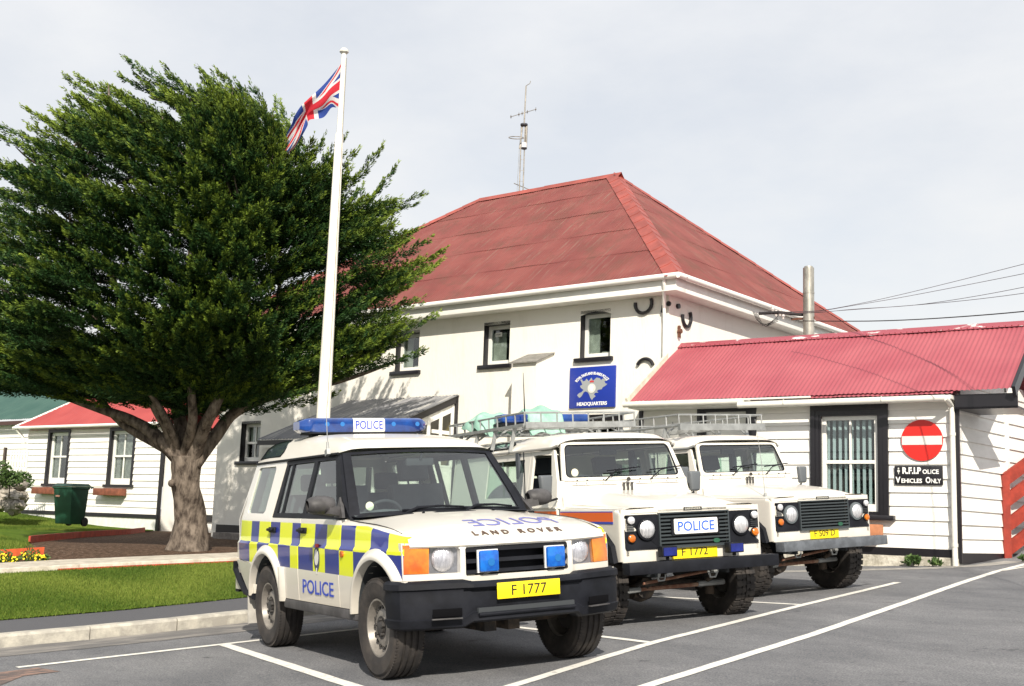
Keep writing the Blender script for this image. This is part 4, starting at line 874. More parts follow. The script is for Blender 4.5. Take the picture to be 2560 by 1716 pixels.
wire(catn([(-150, 912), (0, 914), (700, 912), (1400, 880), (2339, 805), (3300, 690), (5600, 330)], 20.5, 9), .008, M_wd, 'thick black overhead cable, lowest and darkest, leaving the steel flue')
wire([at(*Wz(-150, 845), 22.8), at(*Wz(-420, 815), 22.7), at(*Wz(-640, 830), 22.9)], .03, M_wd, 'short thick bundle of wires at the eaves left of the flue')
m = MB()
for u, v in ((1932, 775), (1940, 785), (1950, 784), (1958, 792)): p = at(u, v, 23.0); m.cyl(p, p+Vector((0, 0, .07)), .035, .025, 10); m.cyl(p-Vector((0, 0, .05)), p, .02, k=8)
m.build('insulator_rack', pbr('porcelain', (.5, .45, .42), .3), label='row of small insulators on the eaves board above the annex roof', cat='insulator')
m = MB()
for k in range(4): m.tube([at(1882+k*4, 779+k*2, 23.3), at(1892+k*5, 800+k*5, 23.3), at(1915+k*3, 817-k*3, 23.3), at(1945, 803-k*4, 23.3)], .007, 5)
m.build('slack_wires', M_wd, label='slack loops of thin wire hanging under the eaves board', cat='wire')
# ---------------------------------------------------------------- red rail fence on the right
M_rail = pbr('red_rail', (.27, .030, .015), .55, var=.18, vs=5, bump=.2, bs=40)
fx0 = Vector((-4.70, 12.10, 0)); zf0 = .74
rf = empty('red_fence', (fx0.x, fx0.y, 0), 'red painted timber rail fence climbing to the right at the edge of the view', 'fence')
dr = Vector((math.cos(R(80)), math.sin(R(80)), 0)); rise = .62
def railp(t, z): return (dr.x*t, dr.y*t, z+rise*t)
m = MB(); m.bar((0, 0, zf0-.05), (0, 0, 2.12), .13, .06, up=(.9, -.3, 0)); m.build('post', M_rail, rf, smooth=False)
m = MB(); m.bar(railp(2.4, zf0), railp(2.4, 2.2), .13, .06, up=(.9, -.3, 0)); m.build('post', M_rail, rf, smooth=False)
for z in (2.05, 1.70, 1.30, .92): m = MB(); m.bar(railp(0, z), railp(2.5, z), .05, .20); m.build('rail', M_rail, rf, smooth=False)
m = MB(); vs = []
for t in (0.1, 2.6): 
    for s in (0, 1.5): vs += [Vector((fx0.x, fx0.y, 0))+Vector((dr.x*t+.9*s, dr.y*t-.35*s, zf0+rise*t-.02-.25*s)) for _ in (0,)]
m.add(vs+[(v[0], v[1], 0) for v in vs], [(0, 1, 3, 2), (0, 1, 5, 4), (1, 3, 7, 5), (0, 2, 6, 4)]); m.build('ramp', M_asph, kind='structure', smooth=False)
# ---------------------------------------------------------------- cypress tree
S_ = 1.09448
rng = np.random.default_rng(11)
base = at(470, 1384, 21.4); base.z = Hg(base.x, base.y); BD = 21.4
TR = empty('cypress_tree', (base.x, base.y, 0), 'large wind-swept dark green cypress tree with a thick bare trunk, left of the flagpole', 'tree')
Tinv = Vector((base.x, base.y, 0))
def T(u, v, d): return at(u*S_, v*S_, d)-Tinv
M_bark = pbr('bark', (.045, .035, .029), .95, spec=.1, c2=(.205, .168, .135), vs=9, ramp=(.36, .60), bump=1.0, bs=22, stretch=(1, 1, .4))
m = MB()
def limb(m, pts, r, k=14, nz=.08, sub=5):
    P = []; Rr = []
    n = len(pts)
    for i in range(n-1):
        p0 = pts[max(i-1, 0)]; p1 = pts[i]; p2 = pts[i+1]; p3 = pts[min(i+2, n-1)]
        for j in range(sub):
            t = j/sub; P.append(.5*((2*p1)+(-p0+p2)*t+(2*p0-5*p1+4*p2-p3)*t*t+(-p0+3*p1-3*p2+p3)*t**3)); Rr.append(r[i]+(r[i+1]-r[i])*t)
    P.append(pts[-1]); Rr.append(r[-1])
    s = len(m.v); m.tube(P, Rr, k)
    for i in range(len(P)):
        for j in range(k):
            v = Vector(m.v[s+i*k+j]); d = v-P[i]; f = 1+nz*math.sin(j*2*math.pi/k*3+i*.35)+nz*.7*math.sin(j*2*math.pi/k*5-i*.8+1)
            m.v[s+i*k+j] = tuple(P[i]+d*f)
z0 = base.z
limb(m, [Vector((0, 0, z0-.25)), Vector((-.02, 0, z0+.12)), Vector((-.03, .0, z0+.55)), T(427, 1120, BD), T(425, 1075, BD), T(425, 1040, BD)], [.46, .36, .28, .245, .255, .265], 28, .06, 6)
fork = T(425, 1060, BD)
LIM = [([(410, 1050), (360, 1000), (300, 960), (200, 925), (90, 885), (0, 850)], [21.4, 21.4, 21.6, 21.8, 22.0, 22.0], .17),
       ([(410, 1050), (385, 980), (352, 920), (330, 840), (280, 700), (230, 540), (180, 330)], [21.4, 21.3, 21.2, 21.4, 21.6, 21.8, 21.8], .16),
       ([(425, 1060), (415, 980), (400, 880), (420, 700), (450, 450), (450, 230)], [21.4, 21.8, 22.2, 22.6, 22.8, 22.8], .18),
       ([(435, 1060), (465, 980), (490, 930), (520, 860), (560, 700), (555, 450), (545, 250)], [21.4, 21.2, 21.0, 21.2, 21.6, 21.9, 22.0], .16),
       ([(440, 1060), (490, 1000), (540, 940), (640, 900), (780, 870), (920, 820)], [21.4, 21.7, 22.0, 22.3, 22.6, 22.8], .18),
       ([(440, 1050), (500, 985), (545, 925), (600, 850), (680, 720), (800, 560)], [21.4, 21.8, 22.3, 22.8, 23.2, 23.2], .15),
       ([(410, 1040), (350, 1010), (260, 950), (150, 800), (60, 690)], [21.4, 21.6, 22.0, 22.6, 22.9], .13),
       ([(420, 1040), (440, 960), (440, 860), (480, 720), (520, 600), (560, 520)], [21.4, 21.0, 20.8, 20.6, 20.6, 20.8], .12),
       ([(410, 1040), (380, 960), (330, 880), (270, 790), (230, 730)], [21.4, 21.0, 20.7, 20.5, 20.5], .09),
       ([(430, 1050), (470, 960), (560, 890), (600, 780), (640, 640), (630, 450)], [21.4, 22.2, 23.4, 24.3, 24.6, 24.4], .13)]
LP = []
for pts, ds, r in LIM:
    P = [T(u, v, d) for (u, v), d in zip(pts, ds)]; n = len(P); limb(m, P, [r*.85*(1-.85*i/(n-1)) for i in range(n)], 12, .06)
    LP += [p for p in P[1:]]
    for i in range(n-1): LP += [P[i]*(1-t)+P[i+1]*t for t in (.33, .66)] if i > 0 else []
m.cyl(T(403, 1100, BD)-Vector((0, 0, 0))+(-fd_)*.30, T(403, 1100, BD)+(-fd_)*.36, .07, .05, 12)
SIL = [(-90, 400), (-30, 300), (60, 265), (112, 185), (180, 200), (235, 178), (322, 158), (400, 180), (458, 158), (550, 182), (600, 235), (640, 225), (655, 290), (700, 345), (790, 330), (810, 375), (870, 362), (868, 400), (905, 408), (890, 452), (968, 450), (940, 520), (1000, 548), (975, 590), (1045, 612), (1005, 680), (1010, 752), (955, 835), (880, 860), (800, 905), (735, 935), (640, 925), (540, 915), (440, 905), (340, 900), (200, 925), (140, 932), (40, 912), (-90, 900)]
SC = np.array([430., 640.])
SP = np.array(SIL, float); SA_ = np.arctan2(SP[:, 1]-SC[1], SP[:, 0]-SC[0]); SR = np.hypot(SP[:, 0]-SC[0], SP[:, 1]-SC[1]); od = np.argsort(SA_); SA_, SR = SA_[od], SR[od]
def srad(a): return float(np.interp(a, np.r_[SA_[-1]-2*np.pi, SA_, SA_[0]+2*np.pi], np.r_[SR[-1], SR, SR[0]]))
boughs = []
DC = 22.2
def addb(a, rho, depth, L):
    rr = srad(a)*rho; p = T(SC[0]+math.cos(a)*rr, SC[1]+math.sin(a)*rr, depth); boughs.append((p, a, rho, L))
for k in range(120):      # along the outline
    a = -math.pi+2*math.pi*(k+rng.random()*.8)/120
    addb(a, .84+.17*rng.random(), DC+rng.normal()*.8, 1.3+.9*rng.random())
for k in range(980):      # front and back of the crown
    a = rng.uniform(-math.pi, math.pi); rho = math.sqrt(rng.random())*.90; h = math.sqrt(max(0, 1-rho**2)); front = rng.random() < .78
    if front: dep = DC-3.6*h*(1-.28*rng.random()**2)
    else: dep = DC+3.2*h*(.4+.6*rng.random())
    X = SC[0]+math.cos(a)*srad(a)*rho
    if X > 640: dep = max(dep, 20.6+.6*rng.random())
    addb(a, rho, dep, .8+.8*rng.random())
for k in range(26): boughs.append((T(rng.uniform(-70, 110), rng.choice([400, 610, 640, 700, 740, 760])+rng.normal()*14, 18.6), .3, .5, 1.0))
for k in range(110): boughs.append((T(rng.uniform(-90, 340), rng.uniform(770, 905), 20.0+rng.random()*2.8), 2.6, .5, 1.0))
upv = Vector((0, 0, 1)); lft = -Vector((cr0.x, cr0.y, 0)).normalized()
V = []; TI = []; ax = []
LPn = np.array([tuple(p) for p in LP])
for (p, a, rho, L) in boughs:
    dd = LPn-np.array(p); ds = np.linalg.norm(dd, axis=1); dd2 = ds+np.where(LPn[:, 2] > p.z, 1.5, 0)+np.where(ds < .9, 2, 0); q = Vector(LPn[int(np.argmin(dd2))])
    out = (p-q).normalized(); rh = Vector((p.x-fork.x, p.y-fork.y, 0)); rl_ = min(1, rh.length/2.0); rad = rh.normalized()*rl_ if rh.length > .01 else Vector()
    top = smooth01((p.z-base.z-5.6)/3.0); rgt = max(0, -rad.dot(lft))
    dirv = (out*.18+rad*(1.0-.35*top)+lft*(.28+.62*top)*(1-.55*rgt*(1-top))+upv*(.02+.14*rgt+.50*top)+Vector((rng.normal(), rng.normal(), rng.normal()*.5))*.13).normalized()
    ax.append((p, q, dirv, L, rho))
    pw_ = p+Tinv-CAM
    if pw_.dot(cr)/pw_.dot(cf)*FPX+1280 > 600: continue
    if rho > .55 and (p-q).length < 2.6 and rng.random() < .3 and p.z-base.z > 4: limb(m, [q, q*.5+p*.5-Vector((0, 0, .12)), p-dirv*.3*L], [.04, .026, .008], 5, 0, 3)
tips = []
for u, v0, v1 in ((455, 230, 420), (533, 200, 400), (372, 250, 420), (560, 260, 400), (625, 265, 380), (250, 195, 330)):   # pale leaders at the top
    limb(m, [T(u-4, v1, DC-1.6), T(u, (v0+v1)/2, DC-1.2), T(u-2, v0, DC-.7)], [.05, .035, .012], 7, .05, 3)
m.build('trunk', M_bark, TR, ang=80)
VV = []; CC = []
def tuft(c0, sd_, sl_, r0, n, base_t):
    t = rng.random(n)**.8; a1 = np.cross(sd_, rng.normal(size=3)); a1 /= np.linalg.norm(a1); a2 = np.cross(sd_, a1)
    ph = rng.uniform(0, 2*np.pi, n); rr = r0*(1-t)**.6+.008
    ctr = c0+np.outer(t*sl_, sd_)+np.outer(t*t*.05, (0, 0, 1.))
    rv = np.outer(np.cos(ph), a1)+np.outer(np.sin(ph), a2)
    bd = sd_*1.25+rv*.5+rng.normal(size=(n, 3))*.16; bd /= np.linalg.norm(bd, axis=1)[:, None]
    bl = rng.uniform(.045, .085, n)[:, None]; bw = rng.uniform(.007, .012, n)[:, None]
    sdv = np.cross(bd, rng.normal(size=(n, 3))); sdv /= np.linalg.norm(sdv, axis=1)[:, None]
    b0_ = ctr+rv*rr[:, None]*.45
    VV.append(np.stack([b0_-sdv*bw*.6, b0_+bd*bl*.5-sdv*bw, b0_+bd*bl, b0_+bd*bl*.5+sdv*bw], 1).reshape(-1, 3))
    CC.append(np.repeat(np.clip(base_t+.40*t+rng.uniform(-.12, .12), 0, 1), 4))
for (p, q, dv, L, rho) in ax:
    dv = np.array(dv); up_ = np.array([0, 0, 1.]); s1 = np.cross(dv, up_); s1 /= np.linalg.norm(s1)+1e-9; s2 = np.cross(s1, dv)
    if s2[2] < 0: s2 = -s2
    P0 = np.array(p)-dv*L; br = rng.uniform(-.16, .12)+(.14 if rho > .8 else 0); roll = rng.normal()*.28
    h1 = s1*np.cos(roll)+s2*np.sin(roll); h2 = -s1*np.sin(roll)+s2*np.cos(roll)
    nbr = int(8+L*12)
    for k in range(nbr):
        f = (k+rng.random())/nbr; ln = (.34*(1-f)**.6+.08)*rng.uniform(.7, 1.15); sg_ = 1 if k % 2 else -1
        c0 = P0+dv*L*f+up_*(.10*f*f*L)+h2*rng.normal()*.03
        sd_ = dv*rng.uniform(.6, .95)+h1*sg_*rng.uniform(.35, .85)*(1-.5*f)+h2*rng.normal()*.09+up_*.10; sd_ /= np.linalg.norm(sd_)
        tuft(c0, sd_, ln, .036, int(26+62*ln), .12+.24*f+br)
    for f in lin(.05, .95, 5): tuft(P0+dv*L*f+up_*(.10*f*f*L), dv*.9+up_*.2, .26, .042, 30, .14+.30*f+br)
# inner foliage closes the heart of the crown; dark tint paints its shade
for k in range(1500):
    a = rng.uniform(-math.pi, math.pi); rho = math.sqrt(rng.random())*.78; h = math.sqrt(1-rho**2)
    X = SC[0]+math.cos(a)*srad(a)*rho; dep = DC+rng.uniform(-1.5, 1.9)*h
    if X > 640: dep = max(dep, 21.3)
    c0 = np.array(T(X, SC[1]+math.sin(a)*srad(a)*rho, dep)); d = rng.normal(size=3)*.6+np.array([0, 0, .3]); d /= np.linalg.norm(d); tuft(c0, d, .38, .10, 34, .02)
VV = np.concatenate(VV).astype(np.float32); CC = np.concatenate(CC).astype(np.float32); nq = len(VV)//4
me = bpy.data.meshes.new('crown'); me.vertices.add(len(VV)); me.vertices.foreach_set('co', VV.ravel()); me.loops.add(len(VV)); me.loops.foreach_set('vertex_index', np.arange(len(VV), dtype=np.int32))
me.polygons.add(nq); me.polygons.foreach_set('loop_start', np.arange(0, len(VV), 4, dtype=np.int32)); me.polygons.foreach_set('loop_total', np.full(nq, 4, dtype=np.int32)); me.update()
at_ = me.attributes.new('tint', 'FLOAT', 'POINT'); at_.data.foreach_set('value', CC)
mf = bpy.data.materials.new('cypress_foliage'); mf.use_nodes = True; t = mf.node_tree; b = t.nodes['Principled BSDF']; b.inputs['Roughness'].default_value = .62; b.inputs['Specular IOR Level'].default_value = .25
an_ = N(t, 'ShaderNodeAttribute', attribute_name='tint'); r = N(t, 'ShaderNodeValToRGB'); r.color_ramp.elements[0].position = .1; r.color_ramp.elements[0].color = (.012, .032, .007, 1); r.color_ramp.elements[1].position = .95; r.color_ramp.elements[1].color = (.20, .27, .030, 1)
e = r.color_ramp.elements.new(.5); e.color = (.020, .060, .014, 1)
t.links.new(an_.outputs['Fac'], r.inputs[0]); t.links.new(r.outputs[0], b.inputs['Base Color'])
me.materials.append(mf); crown = bpy.data.objects.new('crown', me); col.objects.link(crown); crown.parent = TR
print('leaf quads', nq)
# ---------------------------------------------------------------- vehicle materials
def carpaint():
    m = pbr('white_paint', (.70, .67, .60), .38, coat=.6, var=.02, vs=2)
    t = m.node_tree; b = t.nodes['Principled BSDF']; src = b.inputs['Base Color'].links[0].from_socket
    tc = N(t, 'ShaderNodeTexCoord'); sx = N(t, 'ShaderNodeSeparateXYZ'); t.links.new(tc.outputs['Object'], sx.inputs[0])
    mr = N(t, 'ShaderNodeMapRange'); mr.inputs[1].default_value = .85; mr.inputs[2].default_value = .40; t.links.new(sx.outputs[2], mr.inputs[0])
    n = N(t, 'ShaderNodeTexNoise'); n.inputs['Scale'].default_value = 5; n.inputs['Detail'].default_value = 6; t.links.new(tc.outputs['Object'], n.inputs['Vector'])
    mu = N(t, 'ShaderNodeMath', operation='MULTIPLY'); t.links.new(mr.outputs[0], mu.inputs[0]); t.links.new(n.outputs[0], mu.inputs[1])
    mx = N(t, 'ShaderNodeMix', data_type='RGBA'); mx.inputs[7].default_value = (.30, .26, .20, 1); t.links.new(mu.outputs[0], mx.inputs[0]); t.links.new(src, mx.inputs[6]); t.links.new(mx.outputs[2], b.inputs['Base Color'])
    return m
M_car = carpaint()
M_trim = pbr('black_plastic', (.010, .011, .015), .55, spec=.18, var=.25, vs=5, bump=.05, bs=300)
M_trimd = pbr('dusty_plastic', (.06, .057, .058), .6, var=.3, vs=7)
M_rub = pbr('tyre_rubber', (.022, .019, .018), .8, c2=(.050, .042, .036), vs=6, bump=.15, bs=120)
M_steel = pbr('wheel_silver', (.24, .22, .195), .45, .3, var=.18, vs=9)
M_hub = pbr('hub_dark', (.035, .032, .030), .6)
M_in = pbr('cabin_dark', (.035, .040, .045), .8)
M_seat = pbr('seat_cloth', (.075, .085, .10), .9, var=.15)
M_roofin = pbr('headlining', (.35, .34, .31), .9)
M_cg = glassmat('car_glass', (.82, .90, .88), .95, .13)
M_cgd = glassmat('car_glass_side', (.68, .80, .73), 1, .03)
M_lens = glassmat('lens', (.92, .92, .95), 1, .10)
M_chrome = pbr('reflector', (.88, .88, .90), .30, .55)
M_lampg = pbr('lamp_glass', (.50, .51, .54), .22, .55, c2=(.86, .86, .88), vs=22, ramp=(.35, .6), coat=1, bump=.5, bs=40, stretch=(1, 3, .4))
M_amber = pbr('amber', (.48, .085, .006), .15, coat=.8, c2=(.74, .25, .010), vs=4, ramp=(.35, .65))
M_bluel = pbr('blue_lens', (.004, .075, .40), .08, coat=.6, c2=(.006, .15, .58), vs=9, ramp=(.4, .6))
M_bdark = pbr('blue_lens_dark', (.006, .012, .13), .1, coat=1, c2=(.010, .022, .20), vs=8)
M_numy = pbr('plate_yellow', (.86, .66, .01), .4)
M_txtk = pbr('plate_black', (.01, .01, .01), .5)
M_txtb = pbr('police_blue', (.025, .06, .42), .4)
M_txtd = pbr('badge_bronze', (.09, .05, .03), .4)
M_shut = pbr('shut_line', (.03, .028, .025), .8)
M_under = pbr('underbody', (.03, .027, .025), .85, c2=(.10, .075, .055), vs=8)
M_rust = pbr('rusty_rod', (.20, .09, .055), .8, c2=(.34, .22, .15), vs=9)
M_grey = pbr('galvanised', (.34, .35, .345), .5, .5, var=.15, vs=7)
def livery():
    m = bpy.data.materials.new('checker_livery'); m.use_nodes = True; t = m.node_tree; b = t.nodes['Principled BSDF']
    b.inputs['Roughness'].default_value = .33; b.inputs['Coat Weight'].default_value = .5
    tc = N(t, 'ShaderNodeTexCoord'); sx = N(t, 'ShaderNodeSeparateXYZ'); t.links.new(tc.outputs['Object'], sx.inputs[0])
    def math_(op, a, b_=None, c=None):
        n = N(t, 'ShaderNodeMath', operation=op)
        for i, q in enumerate((a, b_, c)):
            if q is None: continue
            if isinstance(q, (int, float)): n.inputs[i].default_value = q
            else: t.links.new(q, n.inputs[i])
        return n.outputs[0]
    X, Z = sx.outputs[0], sx.outputs[2]
    u = math_('MULTIPLY_ADD', X, 1/4.2, 3.6/4.2)
    rp = N(t, 'ShaderNodeValToRGB'); rp.color_ramp.interpolation = 'CONSTANT'; t.links.new(u, rp.inputs[0])
    cuts = [(-3.60, 1), (-3.05, 0), (-2.80, 1), (-2.47, 0), (-2.20, 1), (-1.87, 0), (-1.66, 1), (-1.29, 0), (-1.01, 1), (-.71, 0), (-.41, 1), (-.09, 0), (.21, 1)]
    e = rp.color_ramp.elements
    for i, (x, v) in enumerate(cuts):
        p = (x+3.6)/4.2
        if i < 2: el = e[i]; el.position = p
        else: el = e.new(p)
        el.color = (v, v, v, 1)
    n = N(t, 'ShaderNodeTexNoise'); n.inputs['Scale'].default_value = 9; t.links.new(tc.outputs['Object'], n.inputs['Vector'])
    zz = math_('MULTIPLY_ADD', n.outputs[0], .010, -.005); Zj = math_('ADD', Z, zz)
    # row heights follow the waist line
    k = math_('ADD', X, 2.0); sl_ = math_('MULTIPLY', k, -.0135)
    k2 = math_('MAXIMUM', math_('ADD', X, .2), 0); sl2 = math_('MULTIPLY', k2, -.10); 
    ztop = math_('ADD', math_('ADD', 1.126, sl_), sl2); zmid = math_('ADD', .932, sl_); zbot = math_('ADD', .740, math_('MULTIPLY', k, -.014))
    up = math_('GREATER_THAN', Zj, zmid); isy = math_('SUBTRACT', 1, math_('ABSOLUTE', math_('SUBTRACT', rp.outputs[0], up)))
    inb = math_('MULTIPLY', math_('LESS_THAN', Z, ztop), math_('GREATER_THAN', Z, zbot)); inb = math_('MULTIPLY', inb, math_('GREATER_THAN', X, -3.50))
    c1 = N(t, 'ShaderNodeMix', data_type='RGBA'); c1.inputs[6].default_value = (.010, .022, .23, 1); c1.inputs[7].default_value = (.74, .80, .015, 1); t.links.new(isy, c1.inputs[0])
    c2 = N(t, 'ShaderNodeMix', data_type='RGBA'); c2.inputs[6].default_value = (.70, .67, .60, 1); t.links.new(c1.outputs[2], c2.inputs[7]); t.links.new(inb, c2.inputs[0])
    mr = N(t, 'ShaderNodeMapRange'); mr.inputs[1].default_value = .80; mr.inputs[2].default_value = .42; t.links.new(Z, mr.inputs[0])
    mx = N(t, 'ShaderNodeMix', data_type='RGBA'); mx.inputs[7].default_value = (.42, .36, .28, 1); t.links.new(math_('MULTIPLY', mr.outputs[0], .55), mx.inputs[0]); t.links.new(c2.outputs[2], mx.inputs[6]); t.links.new(mx.outputs[2], b.inputs['Base Color'])
    return m
M_liv = livery()
# ground plane frame of the parking area
gx = Vector((1, 0, .0150)).normalized(); gn = Vector((-.0150, -.0711, 1)).normalized(); gy = gn.cross(gx)
GB = Matrix((gx, gy, gn)).transposed().to_4x4()
def carframe(x, y, yaw, z=0): return GB @ Matrix.Translation((x, y, z)) @ Matrix.Rotation(yaw, 4, 'Z')

def seat(parent, x, y, z, mat_=None, head=True, h=.62, w_=.50):
    m = MB(); m.box((x-.26, y-w_/2, z), (x+.26, y+w_/2, z+.14)); M_ = Matrix.Translation((x-.24, y, z+.1)) @ Matrix.Rotation(R(-14), 4, 'Y')
    m.box((-.06, -w_/2, 0), (.06, w_/2, h), 0, M_)
    if head:
        for s in (-.06, .06): m.box((-.01, s-.008, h-.02), (.01, s+.008, h+.06), 0, M_)
        m.box((-.05, -.14, h+.05), (.05, .14, h+.24), 0, M_)
    return m.build('seat', mat_ or M_seat, parent, bevel=.035, seg=3)
def steering(parent, x, y, z, r=.19, tilt=62):
    m = MB(); c = Vector((x, y, z)); ax_ = Vector((-math.sin(R(tilt)), 0, math.cos(R(tilt)))); m.tube(m.ring(c, ax_, r, 32), .014, 8, closed=True)
    for k in (0, 120, 240): p = m.ring(c, ax_, r, 360)[k]; m.bar(c, p, .03, .012)
    m.cyl(c, c-ax_*.4, .03, k=10); m.cyl(c-ax_*.01, c+ax_*.02, .06, k=14); m.build('steering_wheel', M_in, parent)
def wiper(parent, a, b, c, mat_=None):
    m = MB(); m.tube([a, b], .010, 6); m.tube([b, c], .008, 6)
    return m.build('wiper', mat_ or M_trim, parent)

def make_wheel(parent, x, y, Rt, wd, rim_r, side, kind):
    """side = -1: outer face towards -y"""
    M_ = Matrix.Translation((x, y, Rt))
    o = MB(); o.cyl((0, -.03, 0), (0, .03, 0), .14, k=24); hub = o.build('wheel', M_hub, parent, M=M_)
    hw = wd/2; s = side
    prof = [(rim_r-.012, -hw*.80), (rim_r+.012, -hw*.90), (rim_r+.03, -hw*.97), (rim_r+(Rt-rim_r)*.45, -hw*1.04), (rim_r+(Rt-rim_r)*.72, -hw*1.02), (rim_r+(Rt-rim_r)*.76, -hw*1.03), (rim_r+(Rt-rim_r)*.80, -hw*1.00), (Rt-.028, -hw*.97), (Rt-.010, -hw*.86), (Rt-.002, -hw*.74)]
    gr = []
    for c in (-.42, -.02+.02, .42):
        gr += [(Rt, hw*(c-.09)), (Rt-.011, hw*(c-.07)), (Rt-.011, hw*(c+.07)), (Rt, hw*(c+.09))]
    prof = prof+gr+[(r, -h) for r, h in prof[::-1]]
    if kind == 'mud': prof = [(r-(.014 if abs(h) < hw*.9 and r > Rt-.02 else 0), h) for r, h in prof]
    m = MB(); m.lathe([(r, h*s*-1) for r, h in prof], (0, 0, 0), (0, 1, 0), 72)
    if kind == 'mud':
        n = 34
        for i in range(n):
            a = 2*math.pi*i/n
            for sg_ in (-1, 1):
                aa = a+(math.pi/n if sg_ > 0 else 0); Mr = Matrix.Rotation(aa, 4, 'Y')
                m.box((-.026, sg_*hw*.42, Rt-.022), (.026, sg_*hw*1.01, Rt-.006), 0, Mr); m.box((-.020, sg_*hw*.98, Rt-.05), (.020, sg_*hw*1.035, Rt-.010), 0, Mr)
                m.box((-.03, sg_*hw*.04, Rt-.022), (.016, sg_*hw*.40, Rt-.005), 0, Mr)
    else:
        n = 84
        for i in range(n):
            Mr = Matrix.Rotation(2*math.pi*i/n, 4, 'Y')
            for sg_ in (-1, 1): m.box((-.0075, sg_*hw*.56, Rt-.02), (.0075, sg_*hw*.93, Rt-.0005-.004), 0, Mr)
    m.build('tyre', M_rub, hub, M=M_, ang=35)
    f = -hw*.80  # outer face is at y = side*... (f is negative, flipped by s)
    def Y(v): return v*s*-1
    m = MB(); m.lathe([(rim_r, Y(hw*.8)), (rim_r-.02, Y(hw*.6)), (rim_r-.02, Y(-hw*.55)), (rim_r-.008, Y(-hw*.78)), (rim_r+.006, Y(-hw*.86)), (rim_r-.010, Y(-hw*.86)), (rim_r-.016, Y(-hw*.70)), (rim_r-.030, Y(-hw*.40)), (rim_r-.042, Y(-hw*.36)), (.115, Y(-hw*.60)), (.085, Y(-hw*.62)), (.07, Y(-hw*.40)), (.001, Y(-hw*.40))], (0, 0, 0), (0, 1, 0), 48)
    rim = m.build('rim', M_steel, hub, M=M_, ang=40)
    m = MB(); nh = 16 if kind != 'mud' else 10
    for i in range(nh):
        a = 2*math.pi*i/nh; r_ = rim_r-.060 if kind != 'mud' else rim_r-.058; yy = Y(-hw*.44-.004)
        c = Vector((r_*math.cos(a), yy, r_*math.sin(a))); c1 = c+Vector((0, Y(-.010), 0))
        m.cyl(c+Vector((0, Y(.01), 0)), c1, .013 if kind != 'mud' else .019, k=10)
    for i in range(5):
        a = 2*math.pi*i/5+.3; c = Vector((.057*math.cos(a), Y(-hw*.58), .057*math.sin(a))); m.cyl(c, c+Vector((0, Y(-.03), 0)), .012, k=6)
    m.lathe([(.052, Y(-hw*.38)), (.050, Y(-hw*.72)), (.035, Y(-hw*.80)), (.001, Y(-hw*.80))], k=20); m.lathe([(.086, Y(-hw*.625)), (.078, Y(-hw*.64)), (.070, Y(-hw*.62))], k=24)
    m.build('hub_cap', M_hub, hub, M=M_)
    return hub

